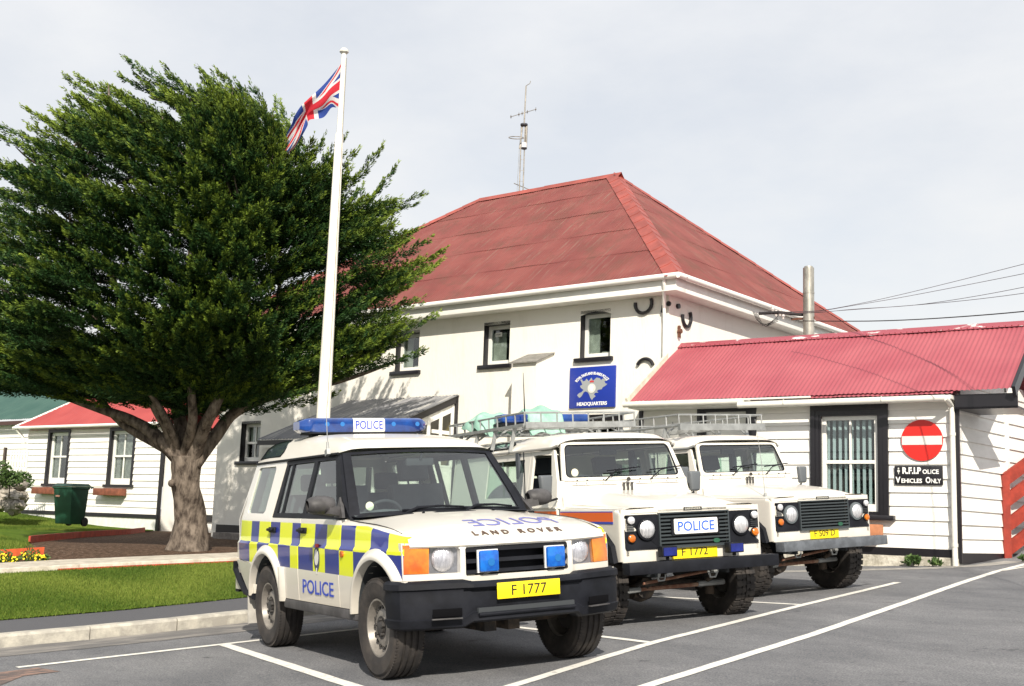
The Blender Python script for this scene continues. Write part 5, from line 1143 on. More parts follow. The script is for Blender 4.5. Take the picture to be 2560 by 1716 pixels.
# ================================================================ estate car with checked livery
def make_estate():
    root = empty('police_estate_car', carframe(0, .03, R(0)), 'white police estate car with blue and yellow checks and a roof light bar', 'police car')
    HWB = .90
    def yS(x, z):
        if z < .70: y = .888+(z-.45)*.05
        elif z < .925: y = .900
        elif z < .95: y = .900-(z-.925)*.64
        elif z < 1.16: y = .884-(z-.95)*.075
        else: y = .868-(z-1.16)*.270
        if x > 0: y -= .035*(x/.5)**2
        if x < -2.9: y -= .055*((-2.9-x)/.7)**2
        return y
    def wtop(x): return interp(x, [(-.75, 1.150), (-.45, 1.128), (-.1, 1.108), (.2, 1.082), (.40, 1.050), (.52, 1.010)])
    def side(s, dy=0):
        def fn(x, z, d):
            y = yS(x, z)+dy
            if x > -.72 and x < .6 and z > 1.0-.1:
                tt = wtop(x); e = z-(tt-.05)
                if e > 0: e = min(e, .05); y = y-.05+math.sqrt(max(0, .0025-e*e))
            return Vector((x, s*(y-d), z))
        return fn
    def arc_(cx, rx, rz, zc, z_rear, z_front, n=18):
        P = []
        for i in range(n+1):
            t = math.pi*i/n; P.append((cx-rx*math.cos(t), zc+rz*math.sin(t)))
        P = [(cx-rx*1.0, z_rear)]+P+[(cx+rx, z_front)]
        return P
    fa = arc_(.03, .425, .42, .44, .47, .70)   # front arch, rear -> front
    fa = [(min(x, .455), z) for x, z in fa if not (x > .40 and z < .705)]
    ra = arc_(-2.53, .435, .40, .44, .46, .74)
    zc_ = [.55, .62, .70, .78, .86, .925, .94, .95, 1.0, 1.02, 1.04, 1.055, 1.07, 1.085, 1.10, 1.115, 1.13]
    def gen(s):
        parts = []
        fn = side(s)
        wing = [(-.705, .47)]+fa+[(.452, .71), (.454, .90), (.452, .985), (.448, 1.030), (.40, 1.050), (.2, 1.082), (-.1, 1.108), (-.45, 1.128), (-.705, 1.148)]
        m = MB(); m.panel(wing, fn, us=[-.5, -.3, -.1, .1, .2, .3, .38, .43], vs_=zc_, rim=.03, out=(0, s, 0)); parts.append(m.build('wing', M_liv, root, ang=30))
        fd_ = [(-1.655, .47), (-.715, .47), (-.715, 1.150), (-1.655, 1.160)]
        m = MB(); m.panel(fd_, fn, us=[-1.4, -1, -.9], vs_=zc_+[1.145], rim=.03, out=(0, s, 0)); d1 = m.build('front_door', M_liv, root, ang=30)
        rear_arc = [(x, z) for x, z in ra if x > -2.46]
        rdo = [(-2.46, 1.168), (-1.667, 1.160), (-1.667, .47)]+[(-2.085, .47)]+[(x, z) for x, z in rear_arc[::-1] if z > .47]+[(-2.46, .95)]
        rdo = [(-2.46, 1.168)]+[(-2.46, .86)]+[(x, z) for x, z in ra[:-1] if x > -2.45]+[(-2.095, .47), (-1.667, .47), (-1.667, 1.160)]
        m = MB(); m.panel(rdo, fn, us=[-2.3, -2], vs_=zc_+[1.145], rim=.03, out=(0, s, 0)); d2 = m.build('rear_door', M_liv, root, ang=30)
        rq = [(-2.472, .86)]+[(x, z) for x, z in ra[::-1] if x < -2.475 and z > .5]+[(-2.975, .74), (-3.60, .78), (-3.585, 1.14), (-3.49, 1.44), (-3.40, 1.69), (-2.41, 1.69), (-2.472, 1.17)]
        win = [(-3.27, 1.215), (-2.74, 1.205), (-2.69, 1.23), (-2.67, 1.62), (-2.70, 1.645), (-3.20, 1.65), (-3.235, 1.63), (-3.30, 1.24)]
        m = MB(); m.panel(rq, fn, holes=[win], us=[-3.4, -3.2, -3, -2.8, -2.6], vs_=zc_+[1.16, 1.3, 1.5], rim=.03, out=(0, s, 0)); q = m.build('rear_quarter', M_liv, root, ang=30)
        m = MB(); m.panel(win, side(s, -.012), vs_=[1.3, 1.5], rim=0, out=(0, s, 0)); m.build('side_window', M_cgd, q)
        # black window band over the doors
        band = [(-.66, 1.152), (-.715, 1.153), (-2.46, 1.172), (-2.40, 1.685), (-1.10, 1.685)]
        g1 = [(-.86, 1.20), (-1.585, 1.205), (-1.585, 1.645), (-1.16, 1.645)]; g2 = [(-1.665, 1.205), (-2.20, 1.21), (-2.20, 1.645), (-1.665, 1.645)]; g3 = [(-2.235, 1.21), (-2.36, 1.21), (-2.35, 1.64), (-2.235, 1.645)]
        m = MB(); m.panel(band, side(s, -.006), holes=[g1, g2, g3], vs_=[1.3, 1.5], us=[-1.4, -2.], rim=.035, out=(0, s, 0)); fr = m.build('window_frame', M_trim, root, ang=30)
        for g, dpar in ((g1, d1), (g2, d2), (g3, d2)): m = MB(); m.panel(g, side(s, -.018), vs_=[1.4], rim=0, out=(0, s, 0)); m.build('side_window', M_cgd, dpar)
        m = MB(); m.box((-1.63, s*(yS(-1.6, 1.4)-.01), 1.20), (-1.61, s*(yS(-1.6, 1.4)+.0), 1.66))
        for g in (1,):
            pass
        # door handles
        for x in (-1.575, -2.385):
            m = MB(); yh = s*.892; m.box((x-.085, yh-s*.02, 1.035), (x+.085, yh+s*.004, 1.085)); m.box((x-.075, yh, 1.05), (x+.055, yh+s*.028, 1.075)); m.build('handle', M_trim, d1 if x > -2 else d2, bevel=.008)
        m = MB(); m.cyl((-.62, s*.895, .885), (-.62, s*.915, .885), .025, k=12); m.build('side_repeater', pbr('repeater', (.45, .10, .02), .3), root)
        # wheel arch flares
        for (cx, rx, rz, z0a, z1a) in ((.03, .425, .42, .47, .72), (-2.53, .435, .40, .46, .74)):
            m = MB(); nθ = 30
            def afn(u, t):
                th = math.pi*u; tt_ = t
                w_ = .085*min(1, tt_*1.0) if t <= 1 else .085
                prof = [(0, .0), (.25, .018), (.55, .034), (.85, .040), (1.0, .034), (1.05, .0), (1.06, -.10)]
                a_, b_ = prof[int(t)]
                rr = 1-a_ ; ex = .080*rr
                x = cx-(rx+ex)*math.cos(th); z = .44+(rz+ex*1.02)*math.sin(th)
                if u <= 0: z = z0a
                if u >= 1: z = z1a if cx > 0 else .74
                x = min(x, .52) if cx > 0 else x
                return Vector((x, s*(yS(min(x, .5), max(z, .45))+b_), z))
            us = [-.001]+lin(0.001, .999, 30)+[1.001]
            def afn2(u, t): return afn(0 if u < 0 else (1 if u > 1 else u), t)
            m.grid(afn2, us, [0, 1, 2, 3, 4, 5, 6]); m.build('arch_flare', M_car, root, ang=50)
            m = MB(); m.grid(lambda u, y: Vector((cx-(rx-.005)*math.cos(math.pi*u), s*y, .44+(rz-.005)*math.sin(math.pi*u))), lin(0, 1, 16), [.50, .87]); m.grid(lambda u, r_: Vector((cx-(rx*r_)*math.cos(math.pi*u), s*.50, .44+(rz*r_)*math.sin(math.pi*u))), lin(0, 1, 16), [0, 1]); m.build('arch_liner', M_in, root)
        # sill
        m = MB(); m.box((-2.06, s*.80, .385), (-.40, s*.893, .468)); m.build('sill', M_trimd, root, bevel=.015)
        # mirror
        m = MB(); m.bar((-.80, s*.87, 1.215), (-.76, s*.98, 1.235), .10, .07, up=(0, 0, 1)); m.add([(-.90, s*.83, 1.17), (-.66, s*.855, 1.165), (-.84, s*.80, 1.33), (-.90, s*.86, 1.17), (-.66, s*.88, 1.165), (-.84, s*.83, 1.33)], [(0, 1, 2), (3, 5, 4), (0, 3, 4, 1), (1, 4, 5, 2), (2, 5, 3, 0)])
        mh = MB(); P_ = [(-.045, 0), (.065, .01), (.085, .06), (.075, .12), (.045, .155), (-.045, .16)]
        mh.grid(lambda u, t: Vector((-.80+(.050+.044*math.cos(t))*math.cos(u)*(1 if math.cos(u) > 0 else .55), s*(1.01+.112*math.sin(t)*1.0), 1.272+.074*math.sin(u)*(.55+.45*abs(math.cos(t))))), lin(-math.pi, math.pi, 21), lin(-math.pi/2, math.pi/2, 11))
        m.add(mh.v, mh.f); m.build('mirror', M_trimd, root, ang=50)
        # gutter strip
        m = MB(); m.tube([Vector((x, s*(yS(x, 1.69)+.008), 1.692)) for x in lin(-3.38, -1.10, 10)], .011, 6); m.build('gutter', M_trim, root)
        return d1
    dr_ = gen(-1); dl = gen(1)
    # roof
    ZC = sorted([(-1.085, 1.735), (-1.18, 1.790), (-1.35, 1.835), (-1.7, 1.885), (-2.1, 1.915), (-2.6, 1.925), (-3.15, 1.915), (-3.32, 1.880), (-3.41, 1.80), (-3.43, 1.72)])
    def roof_pt(x, t, off=0):    # t: -1..1
        zc = sinterp(x, ZC); a = abs(t); s = 1 if t >= 0 else -1; h = zc-1.698
        yg = yS(x, 1.69)+.002
        prof = [(0, 0, 1.0), (.45, .45, .985), (.70, .70, .93), (.80, .80, .84), (.86, .865, .70), (.92, .93, .38), (1, 1.0, 0)]
        for (a0, y0, h0), (a1, y1, h1) in zip(prof, prof[1:]):
            if a <= a1: k = (a-a0)/(a1-a0); yy = y0+(y1-y0)*k; hh = h0+(h1-h0)*k; break
        fx_ = 0
        x2 = x + (.035*(1-t*t) if x > -1.3 else 0)
        return Vector((x2, s*yg*yy+s*off, 1.698+h*hh+off))
    xs = [-1.085, -1.12, -1.18, -1.26, -1.35, -1.5, -1.7, -1.9, -2.1, -2.4, -2.6, -2.85, -3.0, -3.15, -3.25, -3.32, -3.37, -3.41, -3.43]
    ts = [-1, -.96, -.92, -.89, -.86, -.83, -.80, -.75, -.70, -.58, -.45, -.2, 0, .2, .45, .58, .70, .75, .80, .83, .86, .89, .92, .96, 1]
    m = MB(); m.grid(lambda x, t: roof_pt(x, t), xs, ts); roof = m.build('roof', M_car, root, ang=60)
    m = MB(); m.grid(lambda x, t: roof_pt(x, t)-Vector((0, 0, .03)), xs[2:-2], ts[3:-3]); m.build('headlining', M_roofin, root)
    for s in (-1, 1):
        m = MB(); al = [(-3.30, .965), (-2.66, .965), (-2.62, .93), (-2.66, .80), (-2.72, .77), (-3.12, .79), (-3.26, .87)]
        m.panel([(x, t) for x, t in al], lambda x, t, d: roof_pt(x, s*t, .004-d), us=[-3.15, -3, -2.85], vs_=[.80, .83, .86, .89, .92], rim=0, out=(0, s, 1)); al_ = m.build('alpine_window', glassmat('alpine_glass', (.30, .36, .40), 1, .12), roof, ang=60)
        m = MB(); m.tube([roof_pt(x, s*t, .004) for x, t in al], .006, 5, closed=True); m.build('window_seal', M_trim, roof)
    # windscreen
    def ws(u, v, d=0):
        y = u*(.815+(.700-.815)*v); k = 1-u*u
        return Vector((-.66+.17*k*(1-v)+.075*k*v-.43*v-d, y, 1.150+.545*v+.020*k+.012*math.sin(math.pi*v)))
    hole = [(-.905, .07), (.905, .07), (.905, .955), (-.905, .955)]
    m = MB(); m.panel([(-1, 0), (1, 0), (1, 1), (-1, 1)], lambda u, v, d: ws(u, v, d), holes=[hole], us=lin(-.8, .8, 9), vs_=[.3, .6], rim=.02, out=(1, 0, .4)); sf = m.build('screen_surround', M_trim, root, ang=40)
    m = MB(); m.panel(hole, lambda u, v, d: ws(u, v, .010), us=lin(-.8, .8, 9), vs_=[.3, .6], rim=0, out=(1, 0, .4)); m.build('windscreen', M_cg, root)
    m = MB(); m.cyl(ws(-.80, .16, .006), ws(-.80, .16, .003), .035, k=20); m.build('tax_disc', pbr('disc', (.62, .68, .50), .6), sf)
    # cowl and wipers
    m = MB(); m.grid(lambda y, t: Vector((-.66+.17*(1-(y/.8)**2)+.05+.06*t, y, 1.168-.006*t+.02*(1-(y/.8)**2))), lin(-.80, .80, 17), [-1, 0, 1]); m.build('cowl', M_trim, root)
    for y0, y1, y2 in ((.0, -.40, .12), (.52, .12, .62)):
        a = ws(y1/.80, .02, -.03); b = ws((y1+.12)/.79, .10, -.035); c = ws(y2/.79, .085, -.03)
        m = MB(); m.tube([a, b, (b+c)/2+Vector((0, 0, .01)), c], [.013, .012, .009, .007], 6); m.tube([ws(y1/.79, .075, -.02), ws(y2/.79+.10, .06, -.02)], .009, 5); m.build('wiper', M_trim, root)
    # bonnet
    def hood(x, y, d=0):
        a = abs(y)/.825; e = wtop(x)+.002; c = sinterp(x, [(-.62, 1.190), (-.3, 1.172), (0, 1.142), (.25, 1.098), (.42, 1.050), (.50, 1.012), (.545, .972), (.552, .952)])
        if x > .52: e = 1.01-(x-.52)*1.6
        k = 1-smooth01((a-.35)/.65)*.9-.1*a*a
        z = e+(c-e)*k
        bow = -.10*max(0, (abs(y)-.40)/.425)**2*smooth01((x+.1)/.6)
        rear = .17*(1-(y/.8)**2)*smooth01((-x-.35)/.27)*.9
        return Vector((x+bow+rear+.03*smooth01((x)/.5), y, z-d))
    hx = [-.62, -.5, -.3, -.1, .1, .25, .35, .42, .47, .50, .52, .535, .545, .552]
    hy = [-.825, -.81, -.77, -.7, -.6, -.5, -.42, -.3, -.15, 0, .15, .3, .42, .5, .6, .7, .77, .81, .825]
    m = MB(); m.grid(lambda x, y: hood(x, y), hx, hy); m.grid(lambda y, t: hood(.552, y)-Vector((.012*t, 0, .012*t)), hy, [0, 1]); bon = m.build('bonnet', M_car, root, ang=50)
    for s in (-1, 1): m = MB(); m.tube([hood(x, s*.822)+Vector((0, s*.002, .002)) for x in hx[:9]], .0045, 5); m.build('shut_line', M_shut, bon)
    m = MB(); 
    def onhood(cx, cy, flip=1):
        def f(a, b, d):
            x = cx+b; y = cy+a; return hood(x, y)+Vector((.25, 0, 1)).normalized()*(d+.001)
        return f
    # writing on the bonnet: mirrored POLICE reads in a rear-view mirror
    m = MB(); mm_ = MB(); mm_.text('POLICE', (0, 0, 0), (1, 0, 0), (0, 0, 1), 1.0, .15, .003, -.004, warp=lambda a, b, d: hood(.24-b*1.3, .13-a*.74)+Vector((.001, 0, d+.002)))
    mm_.build('lettering', pbr('faded_blue', (.16, .17, .42), .5), bon, label='mirror-written blue lettering on the bonnet')
    mm_ = MB(); mm_.text('LAND ROVER', (0, 0, 0), (1, 0, 0), (0, 0, 1), 1.0, .062, .004, .018, sp=1.75, warp=lambda a, b, d: hood(.470-b*.9, .045+a*.75)+Vector((.003+d, 0, d+.002))); mm_.build('badge', M_txtd, bon)
    for y in (-.30, .33): m = MB(); p = hood(-.40, y); m.cyl(p, p+Vector((.01, 0, .018)), .014, .008, 8); m.build('washer_jet', M_trim, bon)
    # nose
    def nose(y, z, d=0):
        a = max(0, (abs(y)-.44)/.43); x = .555-.10*a*a
        x -= .012*smooth01((z-.90)/.08)
        pr = smooth01((.50-abs(y))/.03)*.018
        return Vector((x+pr-d, y, z))
    L = [(-.868, .765), (-.475, .762), (-.470, .925), (-.50, .955), (-.868, .972)]; Lr = [(-y, z) for y, z in L][::-1]
    Gh = [(-.425, .735), (.425, .735), (.432, .745), (.432, .925), (.42, .938), (-.42, .938), (-.432, .925), (-.432, .745)]
    ou = [(-.872, .715), (-.48, .700), (-.46, .672), (.46, .672), (.48, .700), (.872, .715), (.874, .985), (.47, .962), (.43, .950), (-.43, .950), (-.47, .962), (-.874, .985)]
    m = MB(); m.panel(ou, nose, holes=[L, Gh, Lr], us=[-.8, -.7, -.6, -.52, -.49, -.46, .46, .49, .52, .6, .7, .8], vs_=[.8, .9], rim=.05, out=(1, 0, 0)); m.build('front_panel', M_car, root, ang=35)
    m = MB(); m.box((.44, -.43, .735), (.48, .43, .94))
    for z0, z1 in ((.895, .936), (.815, .850), (.740, .772)):
        m.add([(.50, -.43, z0), (.50, .43, z0), (.575, .43, z0+.008), (.575, -.43, z0+.008), (.50, -.43, z1), (.50, .43, z1), (.56, .43, z1), (.56, -.43, z1)], [(0, 3, 2, 1), (4, 5, 6, 7), (3, 7, 6, 2), (0, 4, 7, 3), (1, 2, 6, 5)])
    m.build('grille', M_trim, root, ang=30)
    for y in (-.26, .305):
        m = MB(); m.box((.585, y-.078, .757), (.622, y+.078, .909)); bl = m.build('blue_light', M_bluel, root, bevel=.014)
        m = MB(); m.box((.575, y-.084, .752), (.590, y+.084, .915)); m.bar((.58, y, .76), (.52, y, .74), .04, .02); m.build('light_rim', pbr('rim_white', (.7, .7, .68), .4), bl)
        m = MB(); m.cyl((.618, y+.01, .825), (.625, y+.01, .825), .028, k=16); m.build('bulb', pbr('bulb_blue', (.01, .14, .42), .1, coat=1), bl)
    for s in (-1, 1):
        m = MB(); m.panel(L if s < 0 else Lr, lambda u, v, d: nose(u, v, .05), rim=0, out=(1, 0, 0), us=[s*.7, s*.6]); m.grid(lambda y, z: nose(y, z, .05), [s*.47, s*.868], [.762, .765]); hl = m.build('headlight', pbr('lamp_back', (.16, .165, .18), .3, .2, var=.25, vs=14), root)
        c = nose(s*.575, .862, .048); m = MB(); m.lathe([(.092, .0), (.084, .016), (.060, .030), (.03, .037), (.001, .040)], c, (1, 0, 0), 32); m.build('reflector', M_lampg, hl)
        am = [(s*.868, .768), (s*.700, .767), (s*.690, .962), (s*.868, .970)]
        m = MB(); m.panel(am, lambda u, v, d: nose(u, v, -.002+d), us=[s*.8, s*.75], rim=.045, out=(1, 0, 0)); m.build('indicator', M_amber, hl)
        hw_ = [(s*.688, .768), (s*.478, .766), (s*.473, .925), (s*.502, .952), (s*.682, .962)]
        m = MB(); m.panel(hw_, lambda u, v, d: nose(u, v, .001), us=[s*.6], rim=0, out=(1, 0, 0)); m.build('lens', M_lens, hl)
    # front bumper, lofted along its plan line
    plan = [(.30, -.955, -1, -.05), (.42, -.953, -.98, .05), (.50, -.925, -.8, .55), (.565, -.84, -.35, .94), (.62, -.66, -.25, .97), (.665, -.50, -.25, .97), (.705, -.44, -.2, .98), (.715, -.30, 0, 1), (.718, 0, 0, 1)]
    plan = plan+[(x, -y, -ny, nx) for x, y, ny, nx in plan[-2::-1]]
    prof = [(-.10, .718), (-.035, .722), (-.012, .712), (0, .700), (.004, .662), (-.012, .650), (-.014, .635), (-.010, .60), (-.012, .53), (-.016, .46), (-.002, .452), (-.004, .442), (-.022, .395), (-.06, .378), (-.14, .385)]
    V = []; 
    for i, (x, y, ny, nx) in enumerate(plan):
        cen = smooth01((.52-abs(y))/.1)
        for j, (o_, z) in enumerate(prof):
            zz = z
            if z < .50: zz = z+(.035 if abs(y) < .46 else 0)
            if z > .69: zz = z-.02*cen
            oo = o_
            if abs(y) < .46 and .40 < z < .65: oo -= .030
            V.append((x+nx*oo, y+ny*oo, zz))
    n = len(prof); m = MB(); m.add(V, [(i*n+j, (i+1)*n+j, (i+1)*n+j+1, i*n+j+1) for i in range(len(plan)-1) for j in range(n-1)]); bump = m.build('front_bumper', M_trim, root, ang=28)
    for s in (-1, 1):
        m = MB(); c = Vector((.655, s*.64, .45)); m.bar((.638, s*.735, .50), (.690, s*.53, .50), .012, .055, up=(0, 0, 1)); m.build('fog_slot', pbr('recess_shade', (.003, .003, .004), .9, spec=.1), bump, bevel=.004)  # raised bar, coloured near-black to paint the shade inside a fog-lamp opening
        m = MB(); m.bar((.634, s*.74, .458), (.694, s*.53, .458), .03, .010); m.build('bumper_ridge', M_trimd, bump, bevel=.003)
    m = MB(); m.box((.66, -.40, .475), (.69, .40, .515)); m.build('lower_vent', M_in, bump)
    m = MB(); m.tube([(.695, -.40, .470), (.70, 0, .470), (.695, .40, .470)], .014, 8); m.build('bumper_ridge', M_trim, bump)
    m = MB(); m.box((.712, -.262, .568), (.722, .262, .682)); npl = m.build('number_plate', M_numy, root, bevel=.004)
    m = MB(); m.text('F 1777', (.7225, 0, .625), (0, 1, 0), (0, 0, 1), .29, .072, .002, .0); m.build('lettering', M_txtk, npl)
    # rear bumper, tail and underbody
    m = MB(); m.box((-3.62, -.86, .47), (-3.48, .86, .72)); 
    for s in (-1, 1): m.add([(-2.975, s*.905, .74), (-3.50, s*.885, .76), (-3.40, s*.86, .60), (-3.16, s*.875, .47), (-2.93, s*.89, .46), (-2.975, s*.80, .74), (-3.50, s*.80, .76), (-3.40, s*.78, .60), (-3.16, s*.78, .47), (-2.93, s*.8, .46)], [(0, 1, 2, 3, 4), (0, 5, 6, 1), (3, 8, 9, 4), (4, 9, 5, 0)])
    rb = m.build('rear_bumper', M_car, root)
    m = MB(); 
    for s in (-1, 1): m.tube([(-3.55, s*.87, .74), (-3.56, s*.87, .66), (-3.44, s*.865, .56), (-3.26, s*.865, .46), (-2.95, s*.875, .43)], .035, 8)
    m.box((-3.66, -.85, .44), (-3.56, .85, .74)); m.build('bumper_strip', M_trim, rb)
    m = MB(); zt = [(.76, -3.60), (1.14, -3.585), (1.44, -3.49), (1.70, -3.41)]
    def tail(y, z, d=0): return Vector((interp(z, zt)-.02*(1-(y/.85)**2)+d, y*(1 if z < 1.16 else (yS(-3.4, z)/yS(-3.4, 1.16))), z))
    m.panel([(-.83, .70), (.83, .70), (.83, 1.16), (.83, 1.72), (-.83, 1.72), (-.83, 1.16)], lambda u, v, d: tail(u, v, d), holes=[[(-.66, 1.22), (.66, 1.22), (.66, 1.64), (-.66, 1.64)]], vs_=[1.16, 1.44], us=[-.4, 0, .4], rim=.03, out=(-1, 0, 0)); rd = m.build('tailgate', M_car, root)
    m = MB(); m.panel([(-.66, 1.22), (.66, 1.22), (.66, 1.64), (-.66, 1.64)], lambda u, v, d: tail(u, v, .012), rim=0, out=(-1, 0, 0)); m.build('rear_window', M_cgd, rd)
    M_ = Matrix.Translation((-3.72, .12, .98)) 
    m = MB(); m.lathe([(.20, -.08), (.30, -.10), (.36, -.06), (.365, .06), (.30, .10), (.001, .10)], (-3.72, .12, 1.0), (-1, 0, 0), 32); m.build('spare_wheel', M_rub, rd)
    m = MB(); m.box((-3.45, -.80, .42), (.40, .80, .50)); m.box((-3.3, -.15, .30), (.3, -.05, .42)); m.box((-3.3, .05, .30), (.3, .15, .42)); m.cyl((0, -.75, .36), (0, .75, .36), .05); m.cyl((-2.54, -.75, .36), (-2.54, .75, .36), .06); m.lathe([(.001, -.14), (.12, -.1), (.15, 0), (.12, .1), (.001, .14)], (-2.54, -.1, .36)); m.tube([(-.3, .3, .30), (-1.5, .32, .28), (-3.3, .4, .30)], .035, 8); m.build('underbody', M_under, root)
    m = MB(); m.box((-3.10, -.90, .17), (-3.08, -.66, .45)); m.build('mudflap', pbr('mudflap', (.42, .40, .36), .8, var=.15), root); m = MB(); m.box((-3.10, .66, .17), (-3.08, .90, .45)); m.build('mudflap', MATS['mudflap'], root)
    # cabin
    m = MB(); m.box((-3.3, -.80, .50), (-.55, .80, .56)); m.box((-.95, -.76, .80), (-.60, .76, 1.10)); m.grid(lambda y, t: Vector((-.60-.45*t, y, 1.165-.02*t+.05*math.sin(t*2.5)*(1 if y < 0 else .6))), lin(-.78, .78, 12), lin(0, 1, 8)); 
    m.lathe([(.001, .10), (.12, .09), (.19, .03), (.21, 0)], (-.98, -.38, 1.12), (0, 0, 1), 24); m.build('dashboard', pbr('dash', (.10, .115, .12), .6), root)
    for s in (-1, 1):
        seat(root, -1.62, s*.38, .72, w_=.52); 
    seat(root, -2.35, 0, .76, w_=1.25, head=False, h=.52)
    for s in (-.38, .38): m = MB(); m.box((-2.72, s-.12, 1.40), (-2.62, s+.12, 1.56)); m.build('headrest', M_seat, root, bevel=.03)
    steering(root, -1.05, -.38, 1.12)
    m = MB(); m.box((-1.10, -.13, 1.575), (-1.06, .13, 1.645)); m.bar((-1.06, 0, 1.62), (-1.02, 0, 1.70), .02, .02); m.build('rear_view_mirror', M_in, root, bevel=.01)
    # side lettering and crest
    for s in (-1, 1):
        sgn_ = 1 if s < 0 else -1
        m = MB(); m.text('POLICE', (0, 0, 0), (1, 0, 0), (0, 0, 1), .72, .115, .002, .01, warp=lambda a, b, d: Vector((-1.19+sgn_*a, s*(yS(-1.2, .6)+.0015+d), .598+b))); m.build('lettering', M_txtb, dr_ if s < 0 else dl)
        m = MB(); m.prism([(.065*math.cos(t)*(1), .085*math.sin(t)*(1.35 if math.sin(t) < 0 else 1)) for t in lin(0, 6.0, 22)], lambda u, v, d: Vector((-1.19+u*sgn_, s*(.9015+d), .845+v)), 0, .003); cr_ = m.build('crest', pbr('crest_dark', (.04, .05, .10), .5), dr_ if s < 0 else dl, smooth=False)
        m = MB(); m.prism([(.045*math.cos(t), .065*math.sin(t)) for t in lin(0, 6.0, 20)], lambda u, v, d: Vector((-1.19+u*sgn_, s*(.9045+d), .845+v)), 0, .002); m.box((-1.20, s*.9045, .71), (-1.18, s*.9065, .76)); m.build('crest_centre', pbr('sign_silver', (.5, .5, .5)), dr_ if s < 0 else dl, smooth=False)
        m = MB()
        for k in (-1, 0, 1): m.box((-1.19+k*.022-.009, s*.8935, .925), (-1.19+k*.022+.009, s*.9035, .955))
        m.build('crown', pbr('sign_red', (.55, .03, .03)), dr_ if s < 0 else dl)
    # roof light bar
    ZB = 2.005; XB = -2.32
    m = MB(); sec = [(-.14, -.068), (-.155, -.05), (-.155, .046), (-.13, .064), (0, .070), (.13, .064), (.155, .046), (.155, -.05), (.14, -.068)]
    def barseg(y0, y1, taper0=0, taper1=0):
        mm = MB(); n = 10; ys_ = lin(y0, y1, n)
        k0 = [1 if not taper0 else min(1, .55+.45*math.sqrt(min(1, (y-y0)/.10))) for y in ys_]; k1 = [1 if not taper1 else min(1, .55+.45*math.sqrt(min(1, (y1-y)/.10))) for y in ys_]
        V = [(XB+a*k0[i]*k1[i], y, ZB+b*(k0[i]*k1[i]) ) for i, y in enumerate(ys_) for a, b in sec]; q = len(sec)
        mm.add(V, [(i*q+j, i*q+(j+1) % q, (i+1)*q+(j+1) % q, (i+1)*q+j) for i in range(n-1) for j in range(q)]+[tuple(range(q)), tuple((n-1)*q+j for j in range(q))[::-1]]); return mm
    lb = barseg(-.16, .16).build('light_bar', pbr('bar_white_lens', (.80, .79, .74), .25, coat=.6), root, ang=50)
    bt = pbr('bar_blue', (.004, .022, .14), .1, coat=1, c2=(.006, .065, .30), vs=5, ramp=(.35, .65))
    barseg(-.665, -.162, 1, 0).build('blue_lens', bt, lb, ang=50); barseg(.162, .62, 0, 1).build('blue_lens', bt, lb, ang=50)
    m = MB(); 
    for y in (-.42, -.27, .25, .50): m.cyl((XB+.155, y, ZB+.005), (XB+.158, y, ZB+.005), .022, k=14)
    m.build('bulb', MATS['bulb_blue'], lb)
    m = MB(); m.text('POLICE', (0, 0, 0), (0, 1, 0), (0, 0, 1), .275, .080, .002, .008, warp=lambda a, b, d: Vector((XB+.156+d, a, ZB-.002+b))); m.build('lettering', M_txtb, lb)
    m = MB(); m.box((XB-.14, -.58, ZB-.082), (XB+.14, .56, ZB-.066)); 
    for y in (-.5, .5): m.box((XB-.05, y-.03, 1.87), (XB+.05, y+.03, ZB-.08))
    m.build('bar_base', M_trim, lb)
    # whip aerial at the gutter
    m = MB(); m.tube([(-1.30, -.745, 1.70), (-1.30, -.75, 1.80)], [.018, .010], 8); m.bar((-1.33, -.75, 1.70), (-1.25, -.76, 1.72), .03, .05); m.tube([(-1.30, -.75, 1.80), (-1.36, -.74, 2.3), (-1.46, -.72, 2.75)], [.004, .003, .002], 5); m.build('aerial', M_grey, root)
    for x, s in ((0, -1), (0, 1), (-2.54, -1), (-2.54, 1)): make_wheel(root, x, s*.775, .366, .235, .208, s, 'road')
    return root
make_estate()
